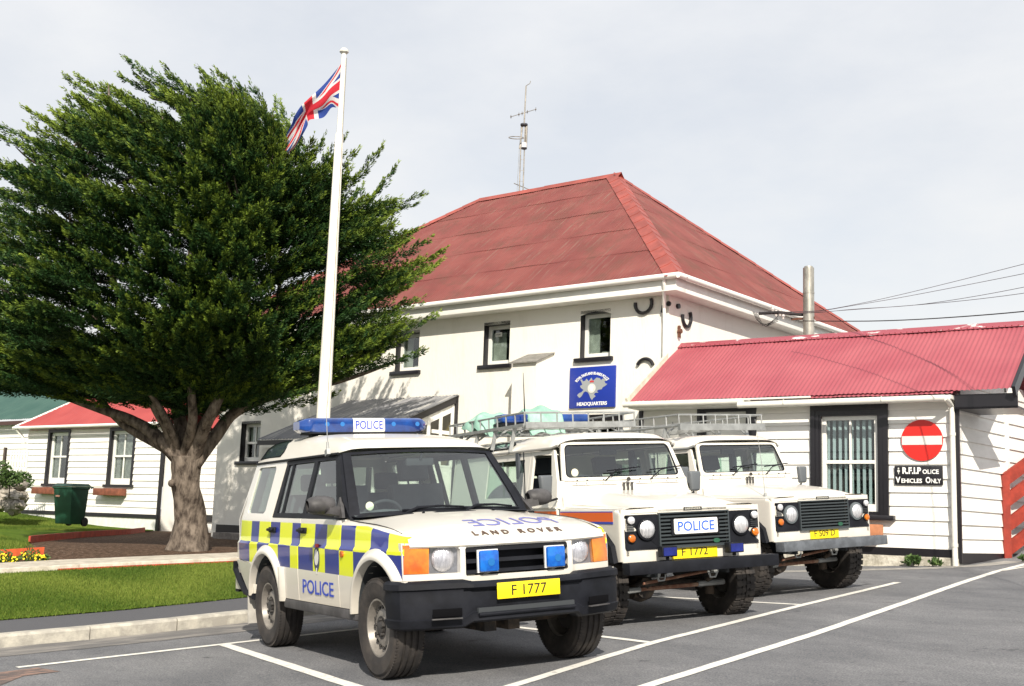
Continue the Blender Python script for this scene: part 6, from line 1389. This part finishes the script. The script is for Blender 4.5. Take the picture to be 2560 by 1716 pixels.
# ================================================================ boxy off-roaders
def make_offroader(M_, label, first):
    root = empty('police_off_roader', M_, label, 'police car', 'boxy white off-roaders')
    XR = -3.60
    def yb(x, z):      # body side half width
        y = .845 if z < 1.18 else .845-(z-1.18)*.16
        return y
    def sd(s, dy=0): return lambda x, z, d: Vector((x, s*(yb(x, z)+dy-d), z))
    stripe = pbr('orange_stripe', (.80, .13, .015), .4, coat=.4); bline = pbr('blue_stripe', (.03, .06, .42), .4)
    for s in (-1, 1):
        # front wing: flat side and rounded front corner
        arch = [(-.43, .62), (-.42, .80), (-.30, .90), (.28, .90), (.42, .80), (.46, .66)]
        w_ = [(-.64, .62)]+arch+[(.585, .67), (.60, .72), (.60, 1.06), (.575, 1.12), (.50, 1.155), (-.64, 1.185)]
        def wf(x, z, d, s=s):
            y = .815; e = z-(1.115 if x > .5 else 1.14+.02*max(0, -x)); y -= (.04-math.sqrt(max(0, .0016-min(e, .04)**2))) if e > 0 else 0
            c = x-.55; y -= (.05-math.sqrt(max(0, .0025-min(c, .05)**2))) if c > 0 else 0
            return Vector((x, s*(y-d), z))
        m = MB(); m.panel(w_, wf, us=[-.3, 0, .3, .5, .55, .565, .58, .59], vs_=[.7, .9, 1.1, 1.12, 1.13, 1.14, 1.15, 1.16, 1.17], rim=.03, out=(0, s, 0)); wg = m.build('wing', M_car, root, ang=35)
        m = MB(); m.grid(lambda x, y: Vector((x, s*y, (1.155 if x > .45 else 1.158+.03*(.5-x)/1.14)+.018*smooth01((.78-y)/.1))), [-.64, -.3, 0, .3, .45, .50, .56, .59], [.42, .60, .70, .74, .775]); m.build('wing_top', M_car, wg, ang=50)
        # wheel arch eyebrows
        def brow(cx, lst, yin):
            mm = MB(); P = lst; 
            Q = []
            for (x, z) in P: 
                d = Vector((x-cx, z-.62)).normalized(); Q.append((x+d.x*.065, z+d.y*.055))
            V = [(x, s*yin, z) for x, z in Q]+[(x, s*(yin+.055), z-.012) for x, z in Q]+[(x, s*(yin+.06), z) for x, z in P]+[(x, s*(yin-.15), z) for x, z in P]
            n = len(P); mm.add(V, [(k*n+i, k*n+i+1, (k+1)*n+i+1, (k+1)*n+i) for k in range(3) for i in range(n-1)]); return mm
        brow(0, arch, .81).build('arch_flare', M_trim, wg, ang=30)
        m = MB(); m.box((-.50, s*.40, .5), (.55, s*.43, 1.12)); m.box((-.46, s*.42, .90), (.46, s*.80, .93)); m.build('arch_liner', M_in, wg)
        # doors and rear side
        dw = [(-.80, 1.315), (-1.335, 1.315), (-1.335, 1.755), (-.90, 1.755)]
        m = MB(); m.panel([(-.66, .60), (-1.40, .60), (-1.40, 1.80), (-.86, 1.80), (-.70, 1.45), (-.66, 1.2)], sd(s), holes=[dw], vs_=[1.0, 1.18, 1.5], rim=.03, out=(0, s, 0)); dr = m.build('front_door', M_car, root, ang=30)
        m = MB(); m.panel(dw, sd(s, -.012), rim=0, vs_=[1.5], out=(0, s, 0)) if not (first and s < 0) else m.box((-.82, s*.80, 1.31), (-1.30, s*.81, 1.33)); m.build('side_window', M_cgd, dr)
        m = MB(); m.box((-1.30, s*.845, 1.12), (-1.18, s*.875, 1.16)); m.build('handle', M_trim, dr, bevel=.008)
        rw = [(-1.55, 1.30), (-2.55, 1.30), (-2.55, 1.72), (-1.55, 1.72)]; rarch = [(-2.37+.0-.05, .0)]
        cxr = -2.794; ra = [(cxr+.46, .66), (cxr+.44, .80), (cxr+.32, .92), (cxr-.32, .92), (cxr-.44, .80), (cxr-.46, .66)]
        m = MB(); m.panel([(-1.41, .60), (cxr+.46, .60)]+ra+[(cxr-.46, .60), (XR, .60), (XR, 1.18), (XR+.03, 1.80), (-1.41, 1.80)], sd(s), holes=[rw], vs_=[1.0, 1.18, 1.5], us=[-2, -3], rim=.03, out=(0, s, 0)); rs = m.build('rear_side', M_car, root, ang=30)
        m = MB(); m.panel(rw, sd(s, -.012), rim=0, vs_=[1.5], out=(0, s, 0)); m.box((-2.06, s*.80, 1.30), (-2.03, s*.81, 1.72), 0); m.build('side_window', M_cgd, rs)
        m = MB(); m.box((cxr-.5, s*.42, .5), (cxr+.5, s*.45, 1.0)); m.box((cxr-.46, s*.44, .93), (cxr+.46, s*.83, .95)); m.build('arch_liner', M_in, rs)
        brow(cxr, ra, .84).build('arch_flare', M_trim, rs, ang=30)
        m = MB(); m.box((-1.40-.008, s*.840, .60), (-1.40+.004, s*.848, 1.8)); m.box((-2.3, s*.80, .52), (-.5, s*.84, .60)); m.build('sill', M_trim, root)
        m = MB(); m.tube([(XR, s*.852, 1.185), (-.66, s*.852, 1.185)], .012, 6); m.build('waist_rail', M_grey if not first else M_car, root)
        # mirror on an arm
        m = MB(); m.tube([(-.64, s*.84, 1.28), (-.60, s*.95, 1.26), (-.60, s*1.0, 1.30)], .013, 6); P_ = [(-.065, -.115), (.065, -.115), (.085, .11), (-.085, .11)]
        mm = MB(); mm.add([(-.60-.0, s*1.0+a, 1.42+b) for a, b in P_]+[(-.545, s*1.0+a*.8, 1.42+b*.9) for a, b in P_], [(0, 1, 2, 3), (7, 6, 5, 4), (0, 4, 5, 1), (1, 5, 6, 2), (2, 6, 7, 3), (3, 7, 4, 0)]); mo = m.build('mirror', M_trim, root); 
        if s > 0: mo.location = (-.10, -.10, .0) if first else (-.06, -.04, .02)
        elif not first: mo.location = (-.10, -.03, .05)
        mm.build('mirror_back', pbr('mirror_grey', (.10, .11, .12), .5), mo, bevel=.018, seg=3)
        # windscreen pillar hinge and grab, side marker
        m = MB(); m.cyl((.05, s*.815, .98), (.05, s*.835, .98), .02, k=10); m.build('side_repeater', M_amber, wg)
        if first:
            m = MB(); m.box((.46, s*.816, 1.045), (-.635, s*.8185, 1.135), 0); m.box((-.665, s*.846, 1.06), (XR, s*.8485, 1.15), 0); m.box((.46, s*.8165, 1.022), (-.635, s*.819, 1.045), 1); m.box((.46, s*.8165, 1.135), (-.635, s*.819, 1.145), 1); m.box((-.665, s*.8465, 1.037), (XR, s*.849, 1.06), 1); m.build('side_stripe', [stripe, bline], root, smooth=False)
    # bonnet
    def bon(x, y):
        a = abs(y)/.70; base_ = 1.165+.055*(.55-x)/1.15*1.0; c = interp(x, [(-.62, 1.345), (-.3, 1.325), (.2, 1.27), (.5, 1.215), (.60, 1.165)])
        k = 1-smooth01((a-.55)/.40); z = base_+(c-base_)*k
        z -= .02*(1-smooth01((.60-x)/.06))
        return Vector((x, y, z))
    hy = [-.70, -.68, -.64, -.6, -.55, -.5, -.45, -.4, -.3, -.15, 0, .15, .3, .4, .45, .5, .55, .6, .64, .68, .70]; hx = [-.62, -.4, -.2, 0, .2, .35, .5, .55, .58, .605]
    def bon2(x, y):     # front edge steps up beside the lamps
        return bon(x, y)
    m = MB(); m.grid(bon2, hx, hy); m.grid(lambda y, t: Vector((.605, y, bon(.605, y).z-.022*t)), hy, [0, 1])
    for s in (-1, 1): m.grid(lambda x, t: Vector((x, s*.70, bon(x, .70).z-.02*t)), hx, [0, 1])
    bn_ = m.build('bonnet', M_car, root, ang=40)
    # scuttle, vents, bulkhead
    m = MB(); m.grid(lambda y, t: Vector((-.620-.02*t, y, 1.20+.265*t)), [-.77, -.76, 0, .76, .77], [0, .5, 1]); m.grid(lambda y, t: Vector((-.60, y, 1.17+.15*t)), [-.79, .79], [0, 1])
    for s in (-1, 1): m.add([(-.60, s*.79, 1.16), (-.620, s*.77, 1.20), (-.64, s*.77, 1.465), (-.75, s*.80, 1.46), (-.66, s*.84, 1.18)], [(0, 1, 2, 3, 4)])
    m.box((-.67, -.75, 1.458), (-.628, .75, 1.474)); sc_ = m.build('scuttle', M_car, root, ang=30)
    m = MB()
    for s in (-1, 1): m.grid(lambda y, t: Vector((-.618-.013*t, s*y, 1.24+.17*t)), [.12, .66], [0, 1])
    vt = m.build('air_vent', M_car, sc_)
    m = MB()
    for s in (-1, 1):
        for z in (1.245, 1.41): m.bar((-.617-(z-1.24)*.076, s*.12, z), (-.617-(z-1.24)*.076, s*.66, z), .006, .004)
    for y in ((-.24, -.12, .12, .26) if first else (-.18, -.04, .10, .24)): m.cyl((-.645, y, 1.30), (-.615, y, 1.30), .02, k=8); m.cyl((-.64, y, 1.29), (-.625, y, 1.335), .018, .012, 8)
    for y in (-.05, 0, .05): m.cyl((-.60, y, 1.30), (-.60, y, 1.42), .010, k=8); m.cyl((-.60, y, 1.415), (-.60, y, 1.428), .018, k=8)
    m.bar((-.605, -.13, 1.33), (-.605, .13, 1.33), .012, .008); m.cyl((-.59, 0, 1.462), (-.575, 0, 1.462), .022, k=8)
    for y in (-.62, -.5, -.3, .15, .3, .5, .62): m.cyl((-.60, y, 1.462), (-.588, y, 1.462), .008, k=6)
    m.build('scuttle_fittings', M_hub, sc_)
    # windscreen
    def ws(u, v, d=0): return Vector((-.665-.155*v-d, u*(.755-.075*v), 1.47+.405*v))
    def rr(a, b, c, e, r=.05, n=4):
        P = []
        for (cx, cy, a0) in ((b-r*.55, e-r, 0), (a+r*.55, e-r, 90), (a+r*.55, c+r, 180), (b-r*.55, c+r, 270)):
            for i in range(n+1): t = R(a0+90*i/n); P.append((cx+r*.55*math.cos(t), cy+r*math.sin(t)))
        return P
    ho = rr(-.945, .945, .055, .935, .13); hs = rr(-.925, .925, .08, .91, .12)
    m = MB(); m.panel([(-1, 0), (1, 0), (1, 1), (-1, 1)], ws, holes=[ho], rim=.03, out=(1, 0, .3)); wf_ = m.build('windscreen_frame', M_car, root, ang=30)
    m = MB(); m.panel(ho, lambda u, v, d: ws(u, v, .002+d), holes=[hs], rim=.012, out=(1, 0, .3)); m.build('screen_seal', M_trim, wf_)
    m = MB(); m.panel(hs, lambda u, v, d: ws(u, v, .010), rim=0, out=(1, 0, .3)); m.build('windscreen', M_cg, wf_)
    if first: m = MB(); m.cyl(ws(-.80, .19, -.004), ws(-.80, .19, -.001), .042, k=20); m.build('tax_disc', pbr('disc_cream', (.70, .66, .50), .6), wf_)
    for y0, y1 in ((-.26, -.02), (.30, .52)):
        m = MB(); m.tube([(-.625, y0, 1.455), (-.63, y0+.13, 1.55), (-.64, y1+.03, 1.575)], .007, 6); m.tube([(-.665, y1-.20, 1.555), (-.668, y1+.22, 1.59)], .008, 5); m.build('wiper', M_trim, wf_)
    # roof with gutter
    def rf(x, t):
        a = abs(t); s = 1 if t >= 0 else -1; pr = [(0, 0, 1), (.5, .5, .96), (.74, .75, .84), (.86, .88, .62), (.95, .97, .25), (1, 1, 0)]
        for (a0, y0, h0), (a1, y1, h1) in zip(pr, pr[1:]):
            if a <= a1: k = (a-a0)/(a1-a0); yy = y0+(y1-y0)*k; hh = h0+(h1-h0)*k; break
        H = interp(x, [(XR, .08), (XR+.08, .15), (XR+.3, .175), (-1.2, .175), (-.93, .155), (-.83, .10), (-.795, .055)]); yw = .755 if x < -.9 else .755-(x+.9)*.45
        return Vector((x+(.0 if x < -.9 else .02*(1-t*t)), s*yw*yy, 1.825+(.03 if x > -.82 else 0)+hh*H))
    xs = [XR, XR+.04, XR+.08, XR+.2, XR+.3, -2.9, -2.2, -1.6, -1.2, -1.0, -.93, -.88, -.83, -.795]; ts = [-1, -.97, -.93, -.88, -.82, -.74, -.6, -.4, 0, .4, .6, .74, .82, .88, .93, .97, 1]
    m = MB(); m.grid(rf, xs, ts); rfo = m.build('roof', M_car, root, ang=50)
    m = MB(); m.grid(lambda x, t: rf(x, t*.95)-Vector((0, 0, .03)), xs[2:-1], ts); m.build('headlining', M_roofin, root)
    m = MB()
    for s in (-1, 1): m.tube([(XR, s*.765, 1.815), (-.88, s*.765, 1.815), (-.80, s*.73, 1.84)], .014, 6)
    m.build('gutter', M_grey if not first else pbr('gutter_grey', (.25, .24, .22), .7), rfo)
    for s in (-1, 1):
        al = [(-1.95, .955), (-2.60, .955), (-2.66, .93), (-2.60, .86), (-1.98, .86), (-1.90, .90)]
        m = MB(); m.panel(al, lambda x, t, d: rf(x, s*t)+Vector((0, s*.004, .004)), vs_=[.88, .93], rim=0, out=(0, s, 1)); a_ = m.build('alpine_window', MATS['alpine_glass'], rfo)
        m = MB(); m.tube([rf(x, s*t)+Vector((0, s*.005, .005)) for x, t in al], .008, 5, closed=True); m.build('window_seal', M_trim, rfo)
    # rear
    m = MB(); m.panel([(-.845, .60), (.845, .60), (.845, 1.18), (.75, 1.84), (-.75, 1.84), (-.845, 1.18)], lambda u, v, d: Vector((XR+d, u, v)), holes=[[(-.40, 1.30), (.40, 1.30), (.40, 1.70), (-.40, 1.70)], [(-.70, 1.30), (-.50, 1.30), (-.50, 1.70), (-.68, 1.70)], [(.50, 1.30), (.70, 1.30), (.68, 1.70), (.50, 1.70)]], rim=.03, out=(-1, 0, 0)); bk = m.build('rear_body', M_car, root)
    m = MB(); m.grid(lambda u, v: Vector((XR+.02, u, v)), [-.70, .70], [1.30, 1.70]); m.build('rear_window', M_cgd, bk)
    m = MB(); m.lathe([(.001, -.10), (.22, -.10), (.34, -.12), (.40, -.05), (.40, .06), (.30, .11)], (XR-.14, .1, 1.1), (1, 0, 0), 32); m.build('spare_wheel', M_rub, bk)
    # front: lamp panels, grille
    for s in (-1, 1):
        m = MB(); m.panel([(s*.40, .66), (s*.80, .66), (s*.80, 1.155), (s*.40, 1.16)][::1 if s > 0 else -1], lambda u, v, d: Vector((.600-d-(.05-math.sqrt(max(0, .0025-max(0, min(.05, abs(u)-.765))**2))), u, v)), us=[s*.765, s*.78, s*.79, s*.795], rim=.03, out=(1, 0, 0)); fp_ = m.build('front_panel', M_car, root, ang=30)
        P = rr(.402, .782, .775, 1.105, .04) ; P = [(s*a, b) for a, b in P]
        m = MB(); m.prism(P if s > 0 else P[::-1], lambda u, v, d: Vector((.600+d-(.02 if abs(u) > .775 else 0), u, v)), -.002, .012); lp = m.build('lamp_panel', M_trim, root, smooth=False)
        c = Vector((.612, s*.545, .965))
        m = MB(); m.lathe([(.108, 0), (.104, .022), (.088, .026), (.084, .012)], c, (1, 0, 0), 40); hl = m.build('headlight', M_trim if first else pbr('lamp_ring', (.12, .14, .15), .4), root)
        m = MB(); m.lathe([(.084, .026), (.066, .040), (.04, .048), (.001, .052)], c, (1, 0, 0), 36); m.build('lens', M_lampg, hl)
        for z, mt, nm in ((1.055, pbr('side_lens', (.75, .75, .78), .15, .4, coat=1), 'side_light'), (.885, M_amber, 'indicator')):
            c2 = Vector((.610, s*.715, z)); m = MB(); m.lathe([(.046, 0), (.046, .012), (.038, .014)], c2, (1, 0, 0), 20); rg = m.build(nm, M_trim, root); m = MB(); m.lathe([(.038, .012), (.036, .030), (.022, .040), (.001, .042)], c2, (1, 0, 0), 20); m.build('lens', mt, rg)
        m = MB()
        for k in range(4): m.box((.610, s*.675, .945+k*.02), (.616, s*.755, .953+k*.02))
        m.build('vent_slots', M_in, lp)
    m = MB(); m.box((.52, -.40, .66), (.56, .40, 1.15)); m.build('grille_back', M_in, root)
    m = MB(); m.box((.56, -.40, 1.105), (.605, .40, 1.150)); m.box((.56, -.40, .665), (.598, .40, .775)); gp = m.build('grille_panel', M_car, root)
    m = MB(); 
    for k in range(9):
        z = .795+k*.0355; m.add([(.575, -.392, z), (.632, -.392, z-.012), (.632, .392, z-.012), (.575, .392, z), (.575, -.392, z+.008), (.634, -.392, z+.004), (.634, .392, z+.004), (.575, .392, z+.008)], [(0, 3, 2, 1), (4, 5, 6, 7), (1, 2, 6, 5), (0, 1, 5, 4), (3, 7, 6, 2)])
    frame(m, -.40, .40, .775, 1.115, .012, 0, 1) if False else None
    m.box((.60, -.40, .772), (.636, .40, .786)); m.box((.60, -.40, 1.104), (.636, .40, 1.116)); m.box((.60, -.405, .772), (.634, -.393, 1.116)); m.box((.60, .393, .772), (.634, .405, 1.116)); gr = m.build('grille', pbr('grille_grey', (.045, .055, .060), .35), root, smooth=False)
    m = MB(); m.prism([(.04*math.cos(t), .022*math.sin(t)) for t in lin(0, 6, 18)], lambda u, v, d: Vector((.636+d, .24+u, .825+v)), 0, .006); m.build('badge', pbr('badge_green', (.02, .09, .05), .3), gr, smooth=False)
    m = MB(); m.box((.607, -.105, 1.128), (.612, .105, 1.160)); bd = m.build('badge', pbr('badge_black', (.03, .03, .03), .4), root); m = MB(); m.text('DEFENDER', (.6125, 0, 1.144), (0, 1, 0), (0, 0, 1), .18, .018, .001, .01, sp=1.1); m.build('lettering', pbr('badge_silver', (.6, .58, .5), .4), bd)
    m = MB(); m.box((.601, -.262 if first else -.235, .668), (.608, .262 if first else .235, .772)); pl_ = m.build('number_plate', M_numy, root)
    m = MB(); m.text('F 1772' if first else 'F 509 D', (.6085, 0, .728), (0, 1, 0), (0, 0, 1), .30 if first else .34, .072, .0015, .004); m.build('lettering', M_txtk, pl_)
    if first:
        m = MB(); m.prism([(a, b) for a, b in rr(-.25, .25, .905, 1.050, .02)], lambda u, v, d: Vector((.645+d, u, v)), 0, .010); ps = m.build('police_plate', pbr('plate_white', (.82, .81, .78), .4), root, smooth=False)
        m = MB(); m.text('POLICE', (.6555, 0, .977), (0, 1, 0), (0, 0, 1), .42, .095, .002, .012); m.build('lettering', pbr('police_blue2', (.03, .12, .62), .4), ps)
        m = MB(); 
        for s in (-1, 1): m.box((.63, s*.265-.012, .90), (.645, s*.265+.012, 1.05))
        m.build('plate_bracket', M_trim, ps)
        for y in (-.375, .395):
            m = MB(); m.box((.66, y-.085, .70), (.75, y+.085, .80)); m.bar((.70, y, .70), (.70, y, .67), .03, .03); b_ = m.build('blue_light', M_trim, root, bevel=.008); m = MB(); m.box((.745, y-.072, .712), (.757, y+.072, .788)); m.build('blue_lens', M_bdark, b_)
    # bumper and running gear
    m = MB(); m.box((.66, -.855, .555), (.80, .855, .665)); m.box((.45, -.42, .57), (.68, -.36, .65)); m.box((.45, .36, .57), (.68, .42, .65)); m.build('front_bumper', M_trim if first else pbr('bumper_grey', (.10, .11, .125), .45, var=.2, vs=9), root, bevel=.006)
    m = MB(); m.box((.50, -.62, .60), (.52, .62, .66)); 
    m.tube([(.17, -.60, .36), (.17, .62, .375)], .021, 8, 1); m.tube([(.17, -.66, .35), (.17, -.38, .365)], .030, 8, 2); m.tube([(.17, .30, .375), (.17, .62, .38)], .030, 8, 2); m.tube([(.30, -.42, .43), (.30, .45, .52)], .016, 8, 1)
    m.cyl((0, -.62, .38), (0, .62, .38), .045); m.lathe([(.001, -.13), (.11, -.10), (.145, 0), (.12, .10), (.001, .13)], (.02, -.30, .37), (0, 1, 0), 24); m.lathe([(.001, -.13), (.10, -.13), (.12, 0), (.10, .1), (.001, .13)], (.06, -.30, .37), (1, 0, 0), 20)
    for s in (-1, 1): m.cyl((.0, s*.56, .25), (.0, s*.56, .50), .05); m.tube([(.30, s*.40, .46), (.0, s*.44, .34)], .028, 8); m.tube([(.02, s*.50, .42), (.02, s*.50, .75)], .05, 10); m.tube([(.45, s*.36, .52), (.45, s*.33, .46), (.45, s*.27, .46), (.45, s*.25, .52)], .012, 6, 2); m.cyl((.35, s*.34, .52), (.46, s*.34, .52), .03, k=10, m=2)
    m.box((XR+.1, -.42, .55), (.60, -.34, .66)); m.box((XR+.1, .34, .55), (.60, .42, .66)); m.box((-2.0, -.30, .42), (-.4, .30, .60)); m.cyl((-2.794, -.7, .39), (-2.794, .7, .39), .06); m.lathe([(.001, -.13), (.12, -.1), (.16, 0), (.12, .1), (.001, .13)], (-2.794, -.1, .39)); m.box((XR, -.8, .60), (-.64, .8, .64))
    m.build('running_gear', [M_under, M_rust, M_grey], root)
    # cabin
    m = MB(); m.box((-.85, -.72, 1.10), (-.66, .72, 1.40)); m.build('dashboard', MATS['dash'], root, bevel=.03)
    for s in (-1, 1): seat(root, -1.42, s*.42, .82, h=.60, w_=.44, mat_=pbr('vinyl', (.03, .035, .045), .6))
    steering(root, -.98, -.42, 1.36, r=.20, tilt=50)
    m = MB(); m.box((-1.02, -.10, 1.74), (-.99, .10, 1.80)); m.build('rear_view_mirror', M_in, root)
    m = MB()
    for s in (-1, 1): m.box((-3.4, s*.40, 1.0), (-1.8, s*.78, 1.08)); m.box((-1.75, s*.70, .7), (-1.68, s*.78, 1.8))
    m.build('bench_seat', M_seat, root)
    # roof rack
    x0, x1 = (-3.85, -1.60) if first else (-3.4, -1.08)
    zb_, zt_ = (2.115, 2.255)
    m = MB(); big = .028
    def loop(z, r): m.tube([(x0, -.72, z), (x1, -.72, z), (x1, .72, z), (x0, .72, z)], r, 8, closed=True)
    if first: m.bar((x1, -.72, zb_), (x1, .72, zb_), .05, .065); m.bar((x0, -.72, zb_), (x1, -.72, zb_), .045, .035)
    else: m.bar((x1+.02, -.74, zb_-.02), (x1+.02, .74, zb_-.02), .05, .085)
    loop(zb_+.0, .016); loop(zt_, .012)
    n = 9
    for i in range(n+1): x = x0+(x1-x0)*i/n; [m.tube([(x, s*.72, zb_), (x, s*.72, zt_)], .010, 5) for s in (-1, 1)]; m.tube([(x, -.72, zb_), (x, .72, zb_)], .012, 6)
    for i in range(1, 7): y = -.72+1.44*i/7; m.tube([(x1, y, zb_), (x1, y, zt_)], .010, 5); m.tube([(x0, y, zb_), (x1, y, zb_)], .009, 5)
    for x in lin(x0+.35, x1-.30, 4):
        for s in (-1, 1): m.bar((x, s*.70, zb_), (x, s*.775, 1.82), .045, .018, up=(1, 0, 0)); m.bar((x, s*.70, zb_-.10), (x, s*.55, zb_), .02, .02)
    rk = m.build('roof_rack', M_grey, root)
    if first:
        XB, ZB = -2.60, 2.25
        m = MB(); m.box((XB-.14, -.17, ZB-.055), (XB+.14, .17, ZB+.055)); lb = m.build('light_bar', pbr('bar_white_lens', (.8, .79, .74)), root, bevel=.03)
        for y0, y1 in ((-.60, -.172), (.172, .60)): m = MB(); m.box((XB-.14, y0, ZB-.055), (XB+.14, y1, ZB+.055)); m.build('blue_lens', MATS['bar_blue'], lb, bevel=.035, seg=3)
        m = MB(); m.box((XB-.13, -.6, ZB-.085), (XB+.13, .6, ZB-.055)); m.tube([(XB+.20, -.33, ZB-.06), (XB+.20, -.33, ZB+.10), (XB+.205, -.332, ZB+.55)], [.014, .008, .003], 6); m.build('bar_base', M_trim, lb)
    else:
        m = MB(); m.tube([(.30, -.62, 1.21), (.29, -.64, 1.6), (.27, -.68, 2.1)], [.006, .004, .002], 5); m.cyl((.30, -.62, 1.18), (.30, -.62, 1.22), .018, k=8); m.build('aerial', M_grey, root)
    for x, s in ((0, -1), (0, 1), (-2.794, -1), (-2.794, 1)): make_wheel(root, x, s*.745, .400, .225, .212, s, 'mud')
    return root
K1 = (-1.671, 3.033, -.0792-.0, -.039); K2 = (-2.884, 5.838, .0383, -.010)
def kf(k, dy): return carframe(k[0], k[1], k[2], k[3]) @ Matrix.Translation((0, dy, 0))
o1 = make_offroader(kf(K1, -.03), 'boxy white off-roader with a POLICE plate on its grille and orange side stripe', True)
o2 = make_offroader(kf(K2, -.01), 'plain boxy white off-roader with empty roof rack beside the annex, furthest right', False)
# tarpaulins thrown over the light bar of the middle vehicle
M_tarp = pbr('tarpaulin', (.22, .40, .32), .6, c2=(.33, .52, .43), vs=5, bump=.5, bs=9)
def tarp(lab, pts, h, z0, seed, drop):
    FT = kf(K1, -.03); rnd = random.Random(seed); y0, y1, xa, xb = pts
    def f(u, v):
        y = y0+(y1-y0)*u; x = xa+(xb-xa)*v; a = max(0, math.sin(math.pi*u))**.28; b = max(0, math.sin(math.pi*v))**.28
        z = z0+h*a*b+.020*math.sin(u*11+v*7+seed)+.012*math.sin(v*17-u*9+seed*2)
        if v > .78: z -= drop*(v-.78)/.22
        return Vector((x, y+.015*math.sin(v*13+seed), z))
    m = MB(); m.grid(f, lin(0, 1, 34), lin(0, 1, 30)); o = m.build('tarpaulin', M_tarp, label=lab, cat='tarpaulin', group='pale green tarpaulins on the roof rack', ang=50); o.matrix_world = FT
tarp('long pale green tarpaulin bundle on the left half of the middle roof rack', (-.74, -.22, -3.45, -2.80), .20, 2.16, 1, .08)
tarp('short upright pale green tarpaulin over the middle of the blue light bar', (-.28, .20, -2.88, -2.34), .15, 2.24, 4, .18)
